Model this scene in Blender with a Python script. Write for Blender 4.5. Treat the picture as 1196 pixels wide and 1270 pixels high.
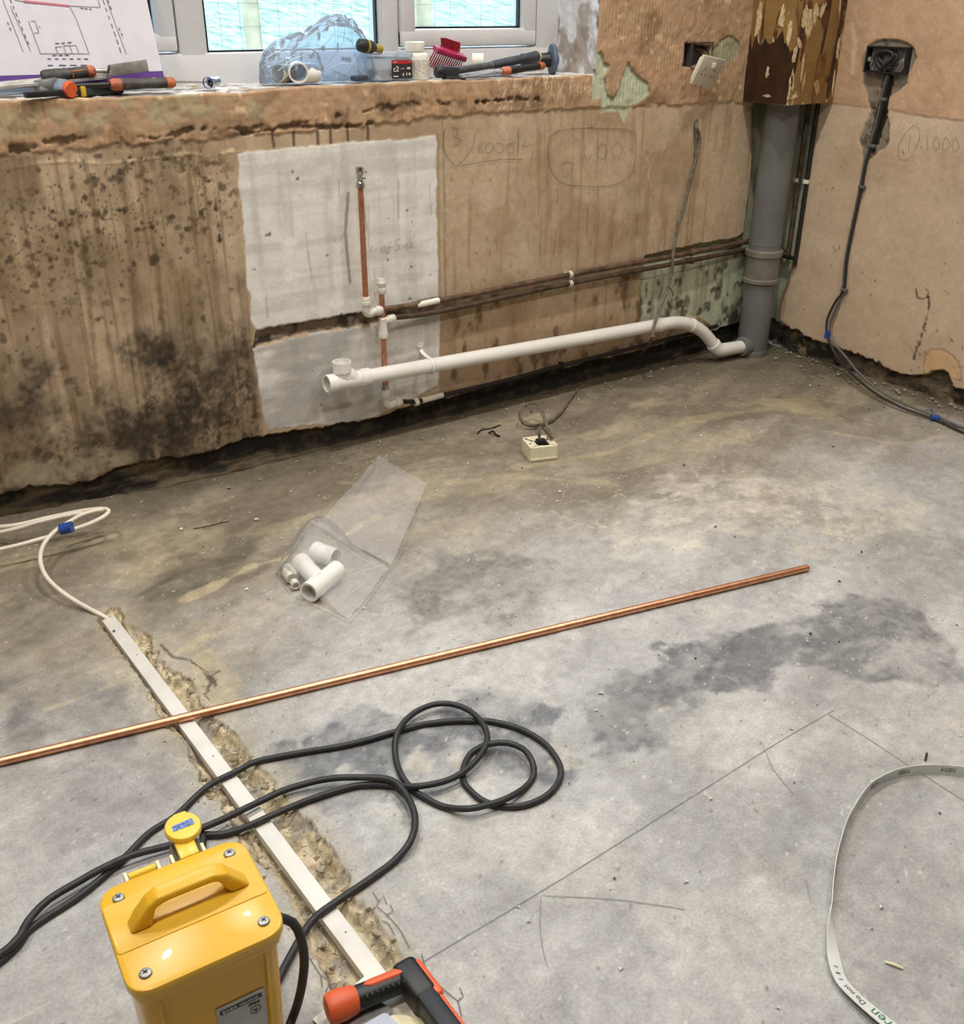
import bpy, bmesh, math, random
import numpy as np
from mathutils import Matrix, Vector

# ------------------------------------------------------------------ camera, world, lights, exposure
scene = bpy.context.scene
COL = scene.collection
for o in list(bpy.data.objects):
    bpy.data.objects.remove(o)

cam_data = bpy.data.cameras.new('camera')
cam = bpy.data.objects.new('camera', cam_data)
COL.objects.link(cam)
scene.camera = cam
cam.matrix_world = Matrix(((0.812342, 0.257110, -0.523446, -2.918377), (-0.583132, 0.369909, -0.723274, -2.345729), (0.007667, 0.892783, 0.450421, 1.120000), (0, 0, 0, 1)))
cam_data.sensor_fit = 'HORIZONTAL'
cam_data.sensor_width = 36.0
cam_data.lens = 37.53338
cam_data.shift_x = -0.006271
cam_data.shift_y = -0.002747
cam_data.clip_start = 0.02

world = bpy.data.worlds.new('overcast_sky')
scene.world = world
world.use_nodes = True
bg = world.node_tree.nodes['Background']
bg.inputs['Color'].default_value = (0.60, 0.79, 1.0, 1)
bg.inputs['Strength'].default_value = 4.2

LAMP_POWER = 10.4
LAMP_COLOR = (1.0, 0.95, 0.885)
LAMPS = [(-0.9, -0.66, 1.3), (-2.0, -0.66, 1.2), (-3.1, -0.66, 1.2), (-0.9, -1.85, 1.0), (-2.0, -1.85, .95), (-3.1, -1.85, .95)]
for i, (lx, ly, lk) in enumerate(LAMPS):
    ld = bpy.data.lights.new('ceiling_downlight', 'AREA')
    ld.shape = 'DISK'
    ld.size = 0.085
    ld.energy = LAMP_POWER * lk
    ld.color = LAMP_COLOR
    ld.spread = math.radians(150)
    lo = bpy.data.objects.new('ceiling_downlight', ld)
    lo.location = (lx, ly, 2.385)
    COL.objects.link(lo)
# portal in the window opening: guides the sky light, gives none of its own
pd = bpy.data.lights.new('window_portal', 'AREA')
pd.shape = 'RECTANGLE'; pd.size = 1.85; pd.size_y = 1.2
pd.cycles.is_portal = True
po = bpy.data.objects.new('window_portal', pd)
po.location = (-1.82, 0.30, 1.55)
po.rotation_euler = (math.radians(-90), 0, 0)
COL.objects.link(po)

vs = scene.view_settings
scene.display_settings.display_device = 'sRGB'
vs.view_transform = 'Standard'
vs.look = 'None'
vs.gamma = 1.0
vs.use_curve_mapping = False
vs.exposure = 0.0

# ------------------------------------------------------------------ helpers
rng = np.random.RandomState(7)
random.seed(7)
Z3 = Vector((0, 0, 1))

def lin(r, g, b):
    f = lambda v: (v / 255) / 12.92 if v / 255 <= 0.04045 else ((v / 255 + 0.055) / 1.055) ** 2.4
    return (f(r), f(g), f(b))

def mat(name, rgb, rough=0.5, metal=0.0, var=0.12, scale=30.0, bump=0.0, bscale=120.0, rgb2=None, spec=0.5, coat=0.0, trans=0.0):
    m = bpy.data.materials.new(name)
    m.use_nodes = True
    nt = m.node_tree
    b = nt.nodes['Principled BSDF']
    tc = nt.nodes.new('ShaderNodeTexCoord')
    n = nt.nodes.new('ShaderNodeTexNoise')
    n.inputs['Scale'].default_value = scale
    n.inputs['Detail'].default_value = 5
    nt.links.new(tc.outputs['Object'], n.inputs['Vector'])
    mx = nt.nodes.new('ShaderNodeMix'); mx.data_type = 'RGBA'
    c = lin(*rgb)
    c2 = lin(*rgb2) if rgb2 else tuple(v * (1 - var * 2.2) for v in c)
    c1 = c if rgb2 else tuple(min(1, v * (1 + var)) for v in c)
    mx.inputs[6].default_value = (*c1, 1); mx.inputs[7].default_value = (*c2, 1)
    rp = nt.nodes.new('ShaderNodeMapRange')
    rp.inputs[1].default_value = 0.35; rp.inputs[2].default_value = 0.68
    nt.links.new(n.outputs['Fac'], rp.inputs[0])
    nt.links.new(rp.outputs[0], mx.inputs[0])
    nt.links.new(mx.outputs[2], b.inputs['Base Color'])
    b.inputs['Roughness'].default_value = rough
    b.inputs['Metallic'].default_value = metal
    b.inputs['Specular IOR Level'].default_value = spec
    b.inputs['Coat Weight'].default_value = coat
    if trans:
        b.inputs['Transmission Weight'].default_value = trans
    if bump:
        bp = nt.nodes.new('ShaderNodeBump'); bp.inputs['Strength'].default_value = bump
        bp.inputs['Distance'].default_value = 0.002
        n2 = nt.nodes.new('ShaderNodeTexNoise'); n2.inputs['Scale'].default_value = bscale; n2.inputs['Detail'].default_value = 4
        nt.links.new(tc.outputs['Object'], n2.inputs['Vector'])
        nt.links.new(n2.outputs['Fac'], bp.inputs['Height'])
        nt.links.new(bp.outputs['Normal'], b.inputs['Normal'])
    return m

def film(name, tint, milky, gloss_rough=0.12, fres=0.35, skin=1.0, bump=0.0, back=0.5):
    """thin clear plastic or glass: see-through, with a reflective skin and a little milkiness"""
    m = bpy.data.materials.new(name); m.use_nodes = True
    nt = m.node_tree; nt.nodes.clear()
    out = nt.nodes.new('ShaderNodeOutputMaterial')
    tr = nt.nodes.new('ShaderNodeBsdfTransparent'); tr.inputs['Color'].default_value = (*tint, 1)
    gl = nt.nodes.new('ShaderNodeBsdfGlossy'); gl.inputs['Roughness'].default_value = gloss_rough
    df = nt.nodes.new('ShaderNodeBsdfDiffuse'); df.inputs['Color'].default_value = (0.93, 0.94, 0.96, 1)
    tl = nt.nodes.new('ShaderNodeBsdfTranslucent'); tl.inputs['Color'].default_value = (0.85, 0.9, 0.95, 1)
    md = nt.nodes.new('ShaderNodeMixShader'); md.inputs[0].default_value = back
    nt.links.new(df.outputs[0], md.inputs[1]); nt.links.new(tl.outputs[0], md.inputs[2])
    m1 = nt.nodes.new('ShaderNodeMixShader'); m1.inputs[0].default_value = milky
    nt.links.new(tr.outputs[0], m1.inputs[1]); nt.links.new(md.outputs[0], m1.inputs[2])
    lw = nt.nodes.new('ShaderNodeLayerWeight'); lw.inputs['Blend'].default_value = fres
    sc = nt.nodes.new('ShaderNodeMath'); sc.operation = 'MULTIPLY'; sc.inputs[1].default_value = skin
    nt.links.new(lw.outputs['Fresnel'], sc.inputs[0])
    m2 = nt.nodes.new('ShaderNodeMixShader')
    nt.links.new(sc.outputs[0], m2.inputs[0])
    if bump:
        tc = nt.nodes.new('ShaderNodeTexCoord'); nz = nt.nodes.new('ShaderNodeTexNoise'); nz.inputs['Scale'].default_value = 45; nz.inputs['Detail'].default_value = 3
        nz.inputs['Distortion'].default_value = 1.2
        bp = nt.nodes.new('ShaderNodeBump'); bp.inputs['Strength'].default_value = bump; bp.inputs['Distance'].default_value = .01
        nt.links.new(tc.outputs['Object'], nz.inputs['Vector']); nt.links.new(nz.outputs['Fac'], bp.inputs['Height']); nt.links.new(bp.outputs['Normal'], gl.inputs['Normal'])
    nt.links.new(m1.outputs[0], m2.inputs[1]); nt.links.new(gl.outputs[0], m2.inputs[2])
    nt.links.new(m2.outputs[0], out.inputs['Surface'])
    return m

class MB:
    """collects shapes (world coordinates) and links them as ONE mesh object"""
    def __init__(s): s.v = []; s.f = []; s.mi = []; s.cur = 0; s.smooth = []
    def add(s, v, f, smooth=True):
        k = len(s.v); s.v += [tuple(p) for p in v]
        s.f += [tuple(i + k for i in q) for q in f]; s.mi += [s.cur] * len(f); s.smooth += [smooth] * len(f); return s
    def box(s, c, size, rot=None, bevel=0.0, seg=2):
        bm = bmesh.new(); bmesh.ops.create_cube(bm, size=1)
        bmesh.ops.scale(bm, vec=size, verts=bm.verts)
        if bevel: bmesh.ops.bevel(bm, geom=bm.edges[:], offset=bevel, segments=seg, affect='EDGES', profile=0.5)
        if rot is not None: bmesh.ops.transform(bm, matrix=rot.to_4x4(), verts=bm.verts)
        bmesh.ops.translate(bm, vec=c, verts=bm.verts)
        bm.verts.index_update()
        s.add([v.co for v in bm.verts], [[v.index for v in f.verts] for f in bm.faces], bevel > 0); bm.free(); return s
    def tube(s, pts, r, n=10, cap=True, flat=1.0, up=None):
        pts = [Vector(p) for p in pts]; rr = r if isinstance(r, (list, tuple)) else [r] * len(pts)
        v = []; f = []
        prev = None
        for i, p in enumerate(pts):
            t = (pts[min(i + 1, len(pts) - 1)] - pts[max(i - 1, 0)]).normalized()
            if up is not None:
                a = Vector(up) - t * t.dot(Vector(up))
            elif prev is None:
                a = t.cross(Z3)
                if a.length < 1e-3: a = t.cross(Vector((1, 0, 0)))
            else:
                a = prev - t * prev.dot(t)
            a.normalize(); prev = a; b = t.cross(a)
            for k in range(n):
                q = 2 * math.pi * k / n
                v.append(p + a * (math.cos(q) * rr[i]) + b * (math.sin(q) * rr[i] * flat))
        for i in range(len(pts) - 1):
            for k in range(n):
                f.append((i * n + k, i * n + (k + 1) % n, (i + 1) * n + (k + 1) % n, (i + 1) * n + k))
        if cap:
            f.append(tuple(range(n))[::-1]); f.append(tuple(range((len(pts) - 1) * n, len(pts) * n)))
        return s.add(v, f)
    def lathe(s, prof, origin, axis, n=20, closed=False):
        """prof = [(distance along axis, radius)]"""
        ax = Vector(axis).normalized(); o = Vector(origin)
        a = ax.cross(Z3)
        if a.length < 1e-3: a = Vector((1, 0, 0))
        a.normalize(); b = ax.cross(a)
        v = []; f = []
        for (d, r) in prof:
            for k in range(n):
                q = 2 * math.pi * k / n
                v.append(o + ax * d + (a * math.cos(q) + b * math.sin(q)) * r)
        m = len(prof)
        for i in range(m if closed else m - 1):
            j = (i + 1) % m
            for k in range(n):
                f.append((i * n + k, i * n + (k + 1) % n, j * n + (k + 1) % n, j * n + k))
        if not closed:
            f.append(tuple(range(n))[::-1]); f.append(tuple(range((m - 1) * n, m * n)))
        return s.add(v, f)
    def prism(s, poly, o, ux, uy, depth, smooth=False):
        """outline (list of 2d points) in the plane o + ux*a + uy*b, thickness along ux x uy"""
        o, ux, uy = Vector(o), Vector(ux), Vector(uy); n = ux.cross(uy).normalized() * depth
        k = len(poly)
        v = [o + ux * a + uy * b for a, b in poly]; v += [p + n for p in v]
        f = [tuple(range(k))[::-1], tuple(range(k, 2 * k))] + [(i, (i + 1) % k, k + (i + 1) % k, k + i) for i in range(k)]
        return s.add(v, f, smooth)
    def build(s, name, material, parent=None):
        me = bpy.data.meshes.new(name)
        P = np.array(s.v, dtype=float)
        if parent is None:
            org = Vector(((P[:, 0].min() + P[:, 0].max()) / 2, (P[:, 1].min() + P[:, 1].max()) / 2, P[:, 2].min()))
        else:
            org = world_loc(parent)
        P = P - np.array(org)
        me.from_pydata([tuple(p) for p in P], [], s.f)
        for m in (material if isinstance(material, (list, tuple)) else [material]): me.materials.append(m)
        me.polygons.foreach_set('material_index', s.mi)
        me.polygons.foreach_set('use_smooth', s.smooth)
        bm = bmesh.new(); bm.from_mesh(me); bmesh.ops.recalc_face_normals(bm, faces=bm.faces[:]); bm.to_mesh(me); bm.free()
        me.set_sharp_from_angle(angle=math.radians(38))
        ob = bpy.data.objects.new(name, me); COL.objects.link(ob)
        if parent is None: ob.location = org
        else: ob.parent = parent
        return ob

def world_loc(o):
    p = Vector(o.location)
    while o.parent: o = o.parent; p += Vector(o.location)
    return p

def tag(o, label, cat, group=None, kind=None):
    if label: o['label'] = label
    if cat: o['category'] = cat
    if group: o['group'] = group
    if kind: o['kind'] = kind
    return o

def thing(name, label, cat, loc, group=None):
    o = bpy.data.objects.new(name, None); COL.objects.link(o)
    o.location = loc; o.empty_display_size = 0.05
    return tag(o, label, cat, group)

def struct(o): o['kind'] = 'structure'; return o

def spline(pts, step=0.01, closed=False):
    """Catmull-Rom through the points, resampled"""
    P = [Vector(p) for p in pts]; n = len(P); out = []
    for i in range(n if closed else n - 1):
        p1, p2 = P[i], P[(i + 1) % n]
        p0 = P[i - 1] if (i > 0 or closed) else p1 * 2 - p2
        p3 = P[(i + 2) % n] if (i + 2 < n or closed) else p2 * 2 - p1
        k = max(2, int((p2 - p1).length / step))
        for j in range(k):
            t = j / k
            out.append(0.5 * ((2 * p1) + (p2 - p0) * t + (2 * p0 - 5 * p1 + 4 * p2 - p3) * t * t + (3 * p1 - p0 - 3 * p2 + p3) * t ** 3))
    if not closed: out.append(P[-1].copy())
    return out

def rotm(ax, deg): return Matrix.Rotation(math.radians(deg), 3, ax)

def frame_x(d, up=(0, 0, 1)):
    """3x3 whose x axis is d"""
    x = Vector(d).normalized(); z = Vector(up) - x * x.dot(Vector(up)); z.normalize(); y = z.cross(x)
    return Matrix((x, y, z)).transposed()

def ring_poly(pts2, r, seg=5):
    """round the corners of a convex outline"""
    out = []; n = len(pts2)
    for i in range(n):
        p = Vector(pts2[i]); a = (Vector(pts2[i - 1]) - p); b = (Vector(pts2[(i + 1) % n]) - p)
        rr = min(r, a.length * .49, b.length * .49)
        a = p + a.normalized() * rr; b = p + b.normalized() * rr
        for k in range(seg + 1):
            t = k / seg
            out.append(tuple(a * (1 - t) ** 2 + p * 2 * t * (1 - t) + b * t * t))
    return out

# lattice noise for the height fields and stain maps
def vnoise(u, v, seed):
    R = np.random.RandomState(seed).rand(256, 256)
    iu = np.floor(u).astype(int); iv = np.floor(v).astype(int)
    fu = u - iu; fv = v - iv
    fu = fu * fu * (3 - 2 * fu); fv = fv * fv * (3 - 2 * fv)
    a = R[iu % 256, iv % 256]; b = R[(iu + 1) % 256, iv % 256]; c = R[iu % 256, (iv + 1) % 256]; d = R[(iu + 1) % 256, (iv + 1) % 256]
    return (a * (1 - fu) + b * fu) * (1 - fv) + (c * (1 - fu) + d * fu) * fv

def fbm(u, v, octaves=4, seed=1, gain=0.5):
    s = 0; a = 1; t = 0
    for k in range(octaves):
        s = s + a * vnoise(u * 2 ** k + 17.3 * k, v * 2 ** k + 9.1 * k, seed + k); t += a; a *= gain
    return s / t

def sstep(a, b, x):
    t = np.clip((x - a) / (b - a), 0, 1); return t * t * (3 - 2 * t)

def pdist(X, Y, pts, closed=False):
    d = np.full(X.shape, 1e9); n = len(pts)
    for i in range(n if closed else n - 1):
        ax, ay = pts[i]; bx, by = pts[(i + 1) % n]
        dx, dy = bx - ax, by - ay; L = dx * dx + dy * dy + 1e-12
        t = np.clip(((X - ax) * dx + (Y - ay) * dy) / L, 0, 1)
        d = np.minimum(d, np.hypot(X - ax - t * dx, Y - ay - t * dy))
    return d

def sdist(X, Y, pts):
    """signed distance to a closed outline, negative inside"""
    ins = np.zeros(X.shape, bool); n = len(pts)
    for i in range(n):
        ax, ay = pts[i]; bx, by = pts[(i + 1) % n]
        if ay == by: continue
        c = ((ay > Y) != (by > Y)) & (X < (bx - ax) * (Y - ay) / (by - ay) + ax)
        ins ^= c
    d = pdist(X, Y, pts, True)
    return np.where(ins, -d, d)

def blend(C, rgb, m, raw=False):
    c = np.array(rgb if raw else lin(*rgb)); return C * (1 - m[:, None]) + c * m[:, None]

def grid_object(name, us, vs_, to_xyz, keep, C, material, parent=None, extra=None):
    nu, nv = len(us), len(vs_)
    me = bpy.data.meshes.new(name)
    idx = np.arange(nu * nv).reshape(nu, nv)
    q = np.stack([idx[:-1, :-1], idx[1:, :-1], idx[1:, 1:], idx[:-1, 1:]], -1).reshape(-1, 4)
    if keep is not None: q = q[keep.reshape(-1)]
    me.vertices.add(nu * nv); me.vertices.foreach_set('co', to_xyz.astype(np.float32).reshape(-1))
    me.loops.add(len(q) * 4); me.polygons.add(len(q))
    me.loops.foreach_set('vertex_index', q.astype(np.int32).reshape(-1))
    me.polygons.foreach_set('loop_start', np.arange(0, len(q) * 4, 4, dtype=np.int32))
    me.polygons.foreach_set('use_smooth', np.ones(len(q), bool))
    me.update(calc_edges=True)
    at = me.color_attributes.new('stain', 'FLOAT_COLOR', 'POINT')
    at.data.foreach_set('color', np.concatenate([C, np.ones((len(C), 1)) if extra is None else extra[:, None]], 1).astype(np.float32).reshape(-1))
    me.materials.append(material)
    ob = bpy.data.objects.new(name, me); COL.objects.link(ob)
    if parent: ob.parent = parent
    return ob

def surface_mat(name, rough, fine, fscale, bump, bscale, rough_from_alpha=False):
    """procedural plaster / concrete: the stain map carries broad colour, noise nodes the grain"""
    m = bpy.data.materials.new(name); m.use_nodes = True
    nt = m.node_tree; b = nt.nodes['Principled BSDF']
    at = nt.nodes.new('ShaderNodeAttribute'); at.attribute_name = 'stain'
    tc = nt.nodes.new('ShaderNodeTexCoord')
    def noise(sc, det, rgh=0.6):
        n = nt.nodes.new('ShaderNodeTexNoise'); n.inputs['Scale'].default_value = sc; n.inputs['Detail'].default_value = det
        n.inputs['Roughness'].default_value = rgh
        nt.links.new(tc.outputs['Object'], n.inputs['Vector']); return n
    n1 = noise(fscale, 6, 0.7); n2 = noise(fscale * 6, 3)
    ad = nt.nodes.new('ShaderNodeMath'); ad.operation = 'ADD'
    nt.links.new(n1.outputs['Fac'], ad.inputs[0]); nt.links.new(n2.outputs['Fac'], ad.inputs[1])
    mr = nt.nodes.new('ShaderNodeMapRange'); mr.inputs[1].default_value = 0.6; mr.inputs[2].default_value = 1.4
    mr.inputs[3].default_value = 1 - fine; mr.inputs[4].default_value = 1 + fine
    nt.links.new(ad.outputs[0], mr.inputs[0])
    mu = nt.nodes.new('ShaderNodeVectorMath'); mu.operation = 'SCALE'
    nt.links.new(at.outputs['Color'], mu.inputs[0]); nt.links.new(mr.outputs[0], mu.inputs['Scale'])
    nt.links.new(mu.outputs[0], b.inputs['Base Color'])
    b.inputs['Roughness'].default_value = rough
    b.inputs['Specular IOR Level'].default_value = 0.35
    if rough_from_alpha:
        nt.links.new(at.outputs['Alpha'], b.inputs['Roughness'])
    bp = nt.nodes.new('ShaderNodeBump'); bp.inputs['Strength'].default_value = bump; bp.inputs['Distance'].default_value = 0.002
    n3 = noise(bscale, 5)
    nt.links.new(n3.outputs['Fac'], bp.inputs['Height']); nt.links.new(bp.outputs['Normal'], b.inputs['Normal'])
    return m

# ------------------------------------------------------------------ materials
M_plaster = surface_mat('bare_plaster', 0.88, 0.12, 28, 0.35, 220)
M_floor = surface_mat('bare_concrete', 0.62, 0.30, 34, 0.30, 260, True)
M_upvc = mat('white_upvc', (206, 206, 207), 0.32, var=0.03, scale=6)
M_gasket = mat('black_gasket', (18, 20, 26), 0.5)
M_pvc = mat('white_pvc_pipe', (232, 231, 226), 0.28, var=0.03, scale=8)
M_pushfit = mat('white_pushfit_plastic', (214, 210, 198), 0.35, var=0.06, scale=25)
M_copper = mat('bright_copper', (230, 176, 142), 0.40, 1.0, var=0.10, scale=60, rgb2=(214, 150, 116))
M_copper2 = mat('dull_copper', (206, 150, 120), 0.40, 0.85, var=0.15, scale=60, rgb2=(176, 120, 92))
M_oldpipe = mat('dirty_painted_pipe', (112, 88, 66), 0.6, 0.2, scale=40, rgb2=(62, 50, 40), bump=0.3)
M_blackpipe = mat('tarnished_dark_pipe', (44, 38, 34), 0.55, 0.2, scale=40, rgb2=(26, 23, 21))
M_chrome = mat('chrome', (190, 190, 190), 0.18, 1.0, var=0.05)
M_steel = mat('worn_steel', (168, 166, 162), 0.42, 0.6, var=0.15, scale=50)
M_rubber = mat('black_rubber_sheath', (38, 38, 40), 0.55, var=0.15, scale=80)
M_greycable = mat('grey_cable_sheath', (98, 98, 98), 0.5, var=0.12, scale=60)
M_dirtycable = mat('dusty_grey_cable_sheath', (106, 97, 84), 0.6, var=0.2, scale=60)
M_whitecable = mat('white_cable_sheath', (226, 218, 204), 0.4, var=0.04, scale=20)
M_bluetape = mat('blue_tape', (28, 70, 150), 0.45, var=0.08)
M_white = mat('white_plastic', (228, 224, 210), 0.35, var=0.03, scale=10)
M_socketgrey = mat('aged_white_plastic', (205, 198, 182), 0.4, var=0.05, scale=20)
M_black = mat('black_plastic', (24, 24, 25), 0.45, var=0.2)
M_yellow = mat('glossy_yellow_paint', (224, 176, 42), 0.32, var=0.03, scale=9, coat=0.15)
M_lemon = mat('pale_yellow_plastic', (238, 200, 62), 0.32, var=0.03, scale=15)
M_cream = mat('cream_plastic', (228, 218, 180), 0.38, var=0.03)
M_orange = mat('orange_rubber', (214, 92, 48), 0.45, var=0.08, scale=30)
M_tan = mat('worn_orange_plastic', (176, 98, 62), 0.5, var=0.2, scale=60)
M_slate = mat('slate_grey_rubber', (66, 68, 72), 0.6, var=0.2, scale=50)
M_greysoil = mat('grey_soil_pipe', (112, 114, 114), 0.5, var=0.08, scale=7, rgb2=(98, 98, 96))
M_red = mat('red_plastic_bristle', (150, 24, 44), 0.4, var=0.15, scale=60)
M_bluegrey = mat('blue_grey_rubber', (78, 92, 112), 0.5, var=0.1)
M_timber = mat('pale_fence_timber', (190, 176, 148), 0.8, var=0.1, scale=8)
M_wire = mat('galvanised_wire', (110, 120, 118), 0.5, 0.5)
M_glass = film('window_glass', (0.97, 0.985, 0.98), 0.0, 0.02, 0.12)
M_bag = film('clear_polythene', (0.995, 0.995, 0.995), 0.20, 0.07, 0.15, 0.8, 0.45, 0.1)
M_daylitbag = film('daylight_tinted_polythene', (0.76, 0.87, 1.0), 0.24, 0.06, 0.34, 0.95, 0.9)  # clear film, blue daylight from the window put into its tint
M_tub = film('frosted_tub_plastic', (0.90, 0.94, 0.98), 0.45, 0.2, 0.3)
M_pencil = mat('pencil_line', (96, 80, 62), 0.9, var=0.05)
M_pencilgrey = mat('grey_pencil_line', (118, 116, 112), 0.9, var=0.05)
M_chalk = mat('white_chalk_line', (190, 172, 146), 0.9, var=0.05)

# ------------------------------------------------------------------ wall with the window
def axis(parts):
    out = []
    for a, b, s in parts: out += list(np.arange(a, b - s * 0.3, s))
    out.append(parts[-1][1]); return np.array(out)

OPEN = (-2.86, -0.857, 0.937, 2.15)      # window opening: x0, x1, sill, head
SILL_LINE = [(-2.4215, 0.9368), (-2.2532, 0.9332), (-2.0783, 0.9304), (-1.9265, 0.9322), (-1.8052, 0.9374), (-1.6334, 0.9369), (-1.4479, 0.9392), (-1.2472, 0.9387), (-1.0293, 0.9382), (-0.8713, 0.9389)]
sill_x = [p[0] for p in SILL_LINE]; sill_zz = [p[1] for p in SILL_LINE]
def sill_z(x): return np.interp(x, sill_x, sill_zz)

def snap(arr, *vals):
    for v in vals: arr[np.argmin(np.abs(arr - v))] = v
    return arr

def chips(X, Z, n, box, smin, smax, seed):
    """small irregular flakes scattered in a box"""
    R = np.random.RandomState(seed); m = np.zeros(X.shape)
    w = (fbm(X * 160, Z * 160, 2, seed) - 0.5) * 0.010
    for _ in range(n):
        cx = R.uniform(box[0], box[1]); cz = R.uniform(box[2], box[3]); s = R.uniform(smin, smax); a = R.uniform(0.4, 1.6)
        sel = (np.abs(X - cx) < 4 * s) & (np.abs(Z - cz) < 4 * s)
        d = np.hypot((X[sel] - cx) * a, Z[sel] - cz) + w[sel]
        m[sel] = np.maximum(m[sel], 1 - sstep(s * 0.7, s * 1.1, d))
    return m

def strokes(X, Z, n, box, lmin, lmax, w, ang, jit, seed):
    R = np.random.RandomState(seed); m = np.zeros(X.shape)
    for _ in range(n):
        cx = R.uniform(box[0], box[1]); cz = R.uniform(box[2], box[3]); L = R.uniform(lmin, lmax) / 2
        a = math.radians(ang + R.uniform(-jit, jit)); dx, dz = math.cos(a) * L, math.sin(a) * L
        sel = (np.abs(X - cx) < L + 3 * w) & (np.abs(Z - cz) < L + 3 * w)
        if not sel.any(): continue
        d = pdist(X[sel], Z[sel], [(cx - dx, cz - dz), (cx + dx * .2, cz + dz * .2 + R.uniform(-w, w) * 2), (cx + dx, cz + dz)])
        m[sel] = np.maximum(m[sel], (1 - sstep(w * 0.4, w, d)) * R.uniform(0.4, 1))
    return m

def make_wall_back():
    xs = snap(axis([(-4.2, -2.72, 0.08), (-2.72, 0.032, 0.0032)]), OPEN[0], OPEN[1])
    zs = snap(axis([(-0.07, 1.15, 0.0032), (1.15, 2.4, 0.08)]), OPEN[2], OPEN[3])
    X, Z = [a.reshape(-1) for a in np.meshgrid(xs, zs, indexing='ij')]
    n1 = fbm(X * 6, Z * 6, 5, 3); n2 = fbm(X * 30, Z * 30, 4, 11); n3 = fbm(X * 90, Z * 90, 3, 23)
    streak = fbm(X * 55, Z * 4, 4, 31)
    w1 = (fbm(X * 22, Z * 22, 4, 41) - 0.5); w2 = (fbm(X * 70, Z * 70, 3, 43) - 0.5)
    h = np.zeros(X.shape)
    # skim of old brown plaster below, redder scraped plaster above
    C = np.tile(np.array(lin(184, 163, 136)), (len(X), 1))
    C = blend(C, (166, 144, 116), sstep(0.45, 0.72, n1))
    C = blend(C, (194, 174, 148), sstep(0.5, 0.75, fbm(X * 9, Z * 9, 4, 77)) * 0.6)
    TOPL = [(-2.5267, 0.8306), (-2.4409, 0.8372), (-2.3693, 0.8356), (-2.2693, 0.8355), (-2.1278, 0.8366), (-1.9363, 0.8424), (-1.8137, 0.8407), (-1.6389, 0.8439), (-1.4009, 0.8508), (-1.1384, 0.8542), (-0.9076, 0.8521), (-0.7204, 0.8481), (-0.4500, 0.8455), (-0.2093, 0.8377)]
    tx = [p[0] for p in TOPL] + [0.0]; tz = [p[1] for p in TOPL] + [0.835]
    top = np.interp(X, tx, tz)
    up = sstep(-0.004, 0.004, Z - top + w1 * 0.022 + w2 * 0.01)
    C = blend(C, (168, 140, 110), up)
    C = blend(C, (176, 144, 114), up * sstep(0.45, 0.7, fbm(X * 8, Z * 12, 4, 51)))
    C = blend(C, (136, 106, 78), up * sstep(0.55, 0.75, fbm(X * 14, Z * 14, 4, 53)) * 0.8)
    h = h + up * (0.004 + (n2 - 0.5) * 0.004 + w2 * 0.003)
    # comb ridges left by tile adhesive
    combA = up * sstep(0.42, 0.6, fbm(X * 7, Z * 18, 3, 61))
    comb = (0.5 + 0.5 * np.sin(X * 2 * np.pi / 0.0125 + w1 * 5)) ** 3
    h = h + combA * comb * 0.0016
    C = blend(C, (196, 158, 116), combA * comb * 0.35)
    # pale plaster scars on the upper band
    C = blend(C, (206, 184, 148), up * chips(X, Z, 150, (-2.6, -0.2, 0.82, 1.14), 0.002, 0.009, 5) * 0.8)
    C = blend(C, (214, 196, 164), up * strokes(X, Z, 90, (-1.2, -0.8, 0.86, 0.95), 0.008, 0.03, 0.0025, 70, 40, 6) * 0.9)
    C = blend(C, (212, 188, 150), up * strokes(X, Z, 40, (-0.86, -0.3, 0.86, 1.12), 0.008, 0.03, 0.0025, 60, 60, 8) * 0.8)
    C = blend(C, (164, 156, 122), up * chips(X, Z, 16, (-2.5, -1.9, 0.875, 0.93), 0.012, 0.032, 15) * 0.7)
    C = blend(C, (126, 100, 72), up * chips(X, Z, 40, (-2.6, -0.9, 0.85, 0.93), 0.006, 0.022, 16) * 0.45)
    # dark broken ledges under the sill
    L1 = [(-2.4403, 0.8403), (-2.3664, 0.8514), (-2.2828, 0.8560), (-2.1964, 0.8575), (-2.1449, 0.8444), (-2.0505, 0.8593), (-1.9352, 0.8529), (-1.8334, 0.8544), (-1.6821, 0.8685), (-1.5681, 0.8817), (-1.3502, 0.8837), (-1.1665, 0.8840), (-1.0609, 0.8797)]
    d = pdist(X, Z, L1) + w1 * 0.018 + w2 * 0.020 + (n2 - .5) * .02
    k = (1 - sstep(0.0003, 0.0042, d)) * sstep(0.40, 0.58, fbm(X * 15, Z * 15, 4, 71) + 0.05)
    C = blend(C, (74, 56, 40), k * (.55 + .35 * sstep(-1.55, -1.3, X))); h = h - k * 0.006
    k = (1 - sstep(0.004, 0.026, d)) * sstep(0.45, 0.6, fbm(X * 16, Z * 16, 3, 72)); C = blend(C, (86, 66, 48), k * 0.6)
    L2 = [(-1.9363, 0.8424), (-1.8547, 0.8484), (-1.8337, 0.8509), (-1.7276, 0.8469), (-1.6389, 0.8439), (-1.5883, 0.8488)]
    d = pdist(X, Z, L2) + w2 * 0.014
    k = (1 - sstep(0.001, 0.006, d)); C = blend(C, (70, 50, 36), k * 0.8); h = h - k * 0.006
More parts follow.
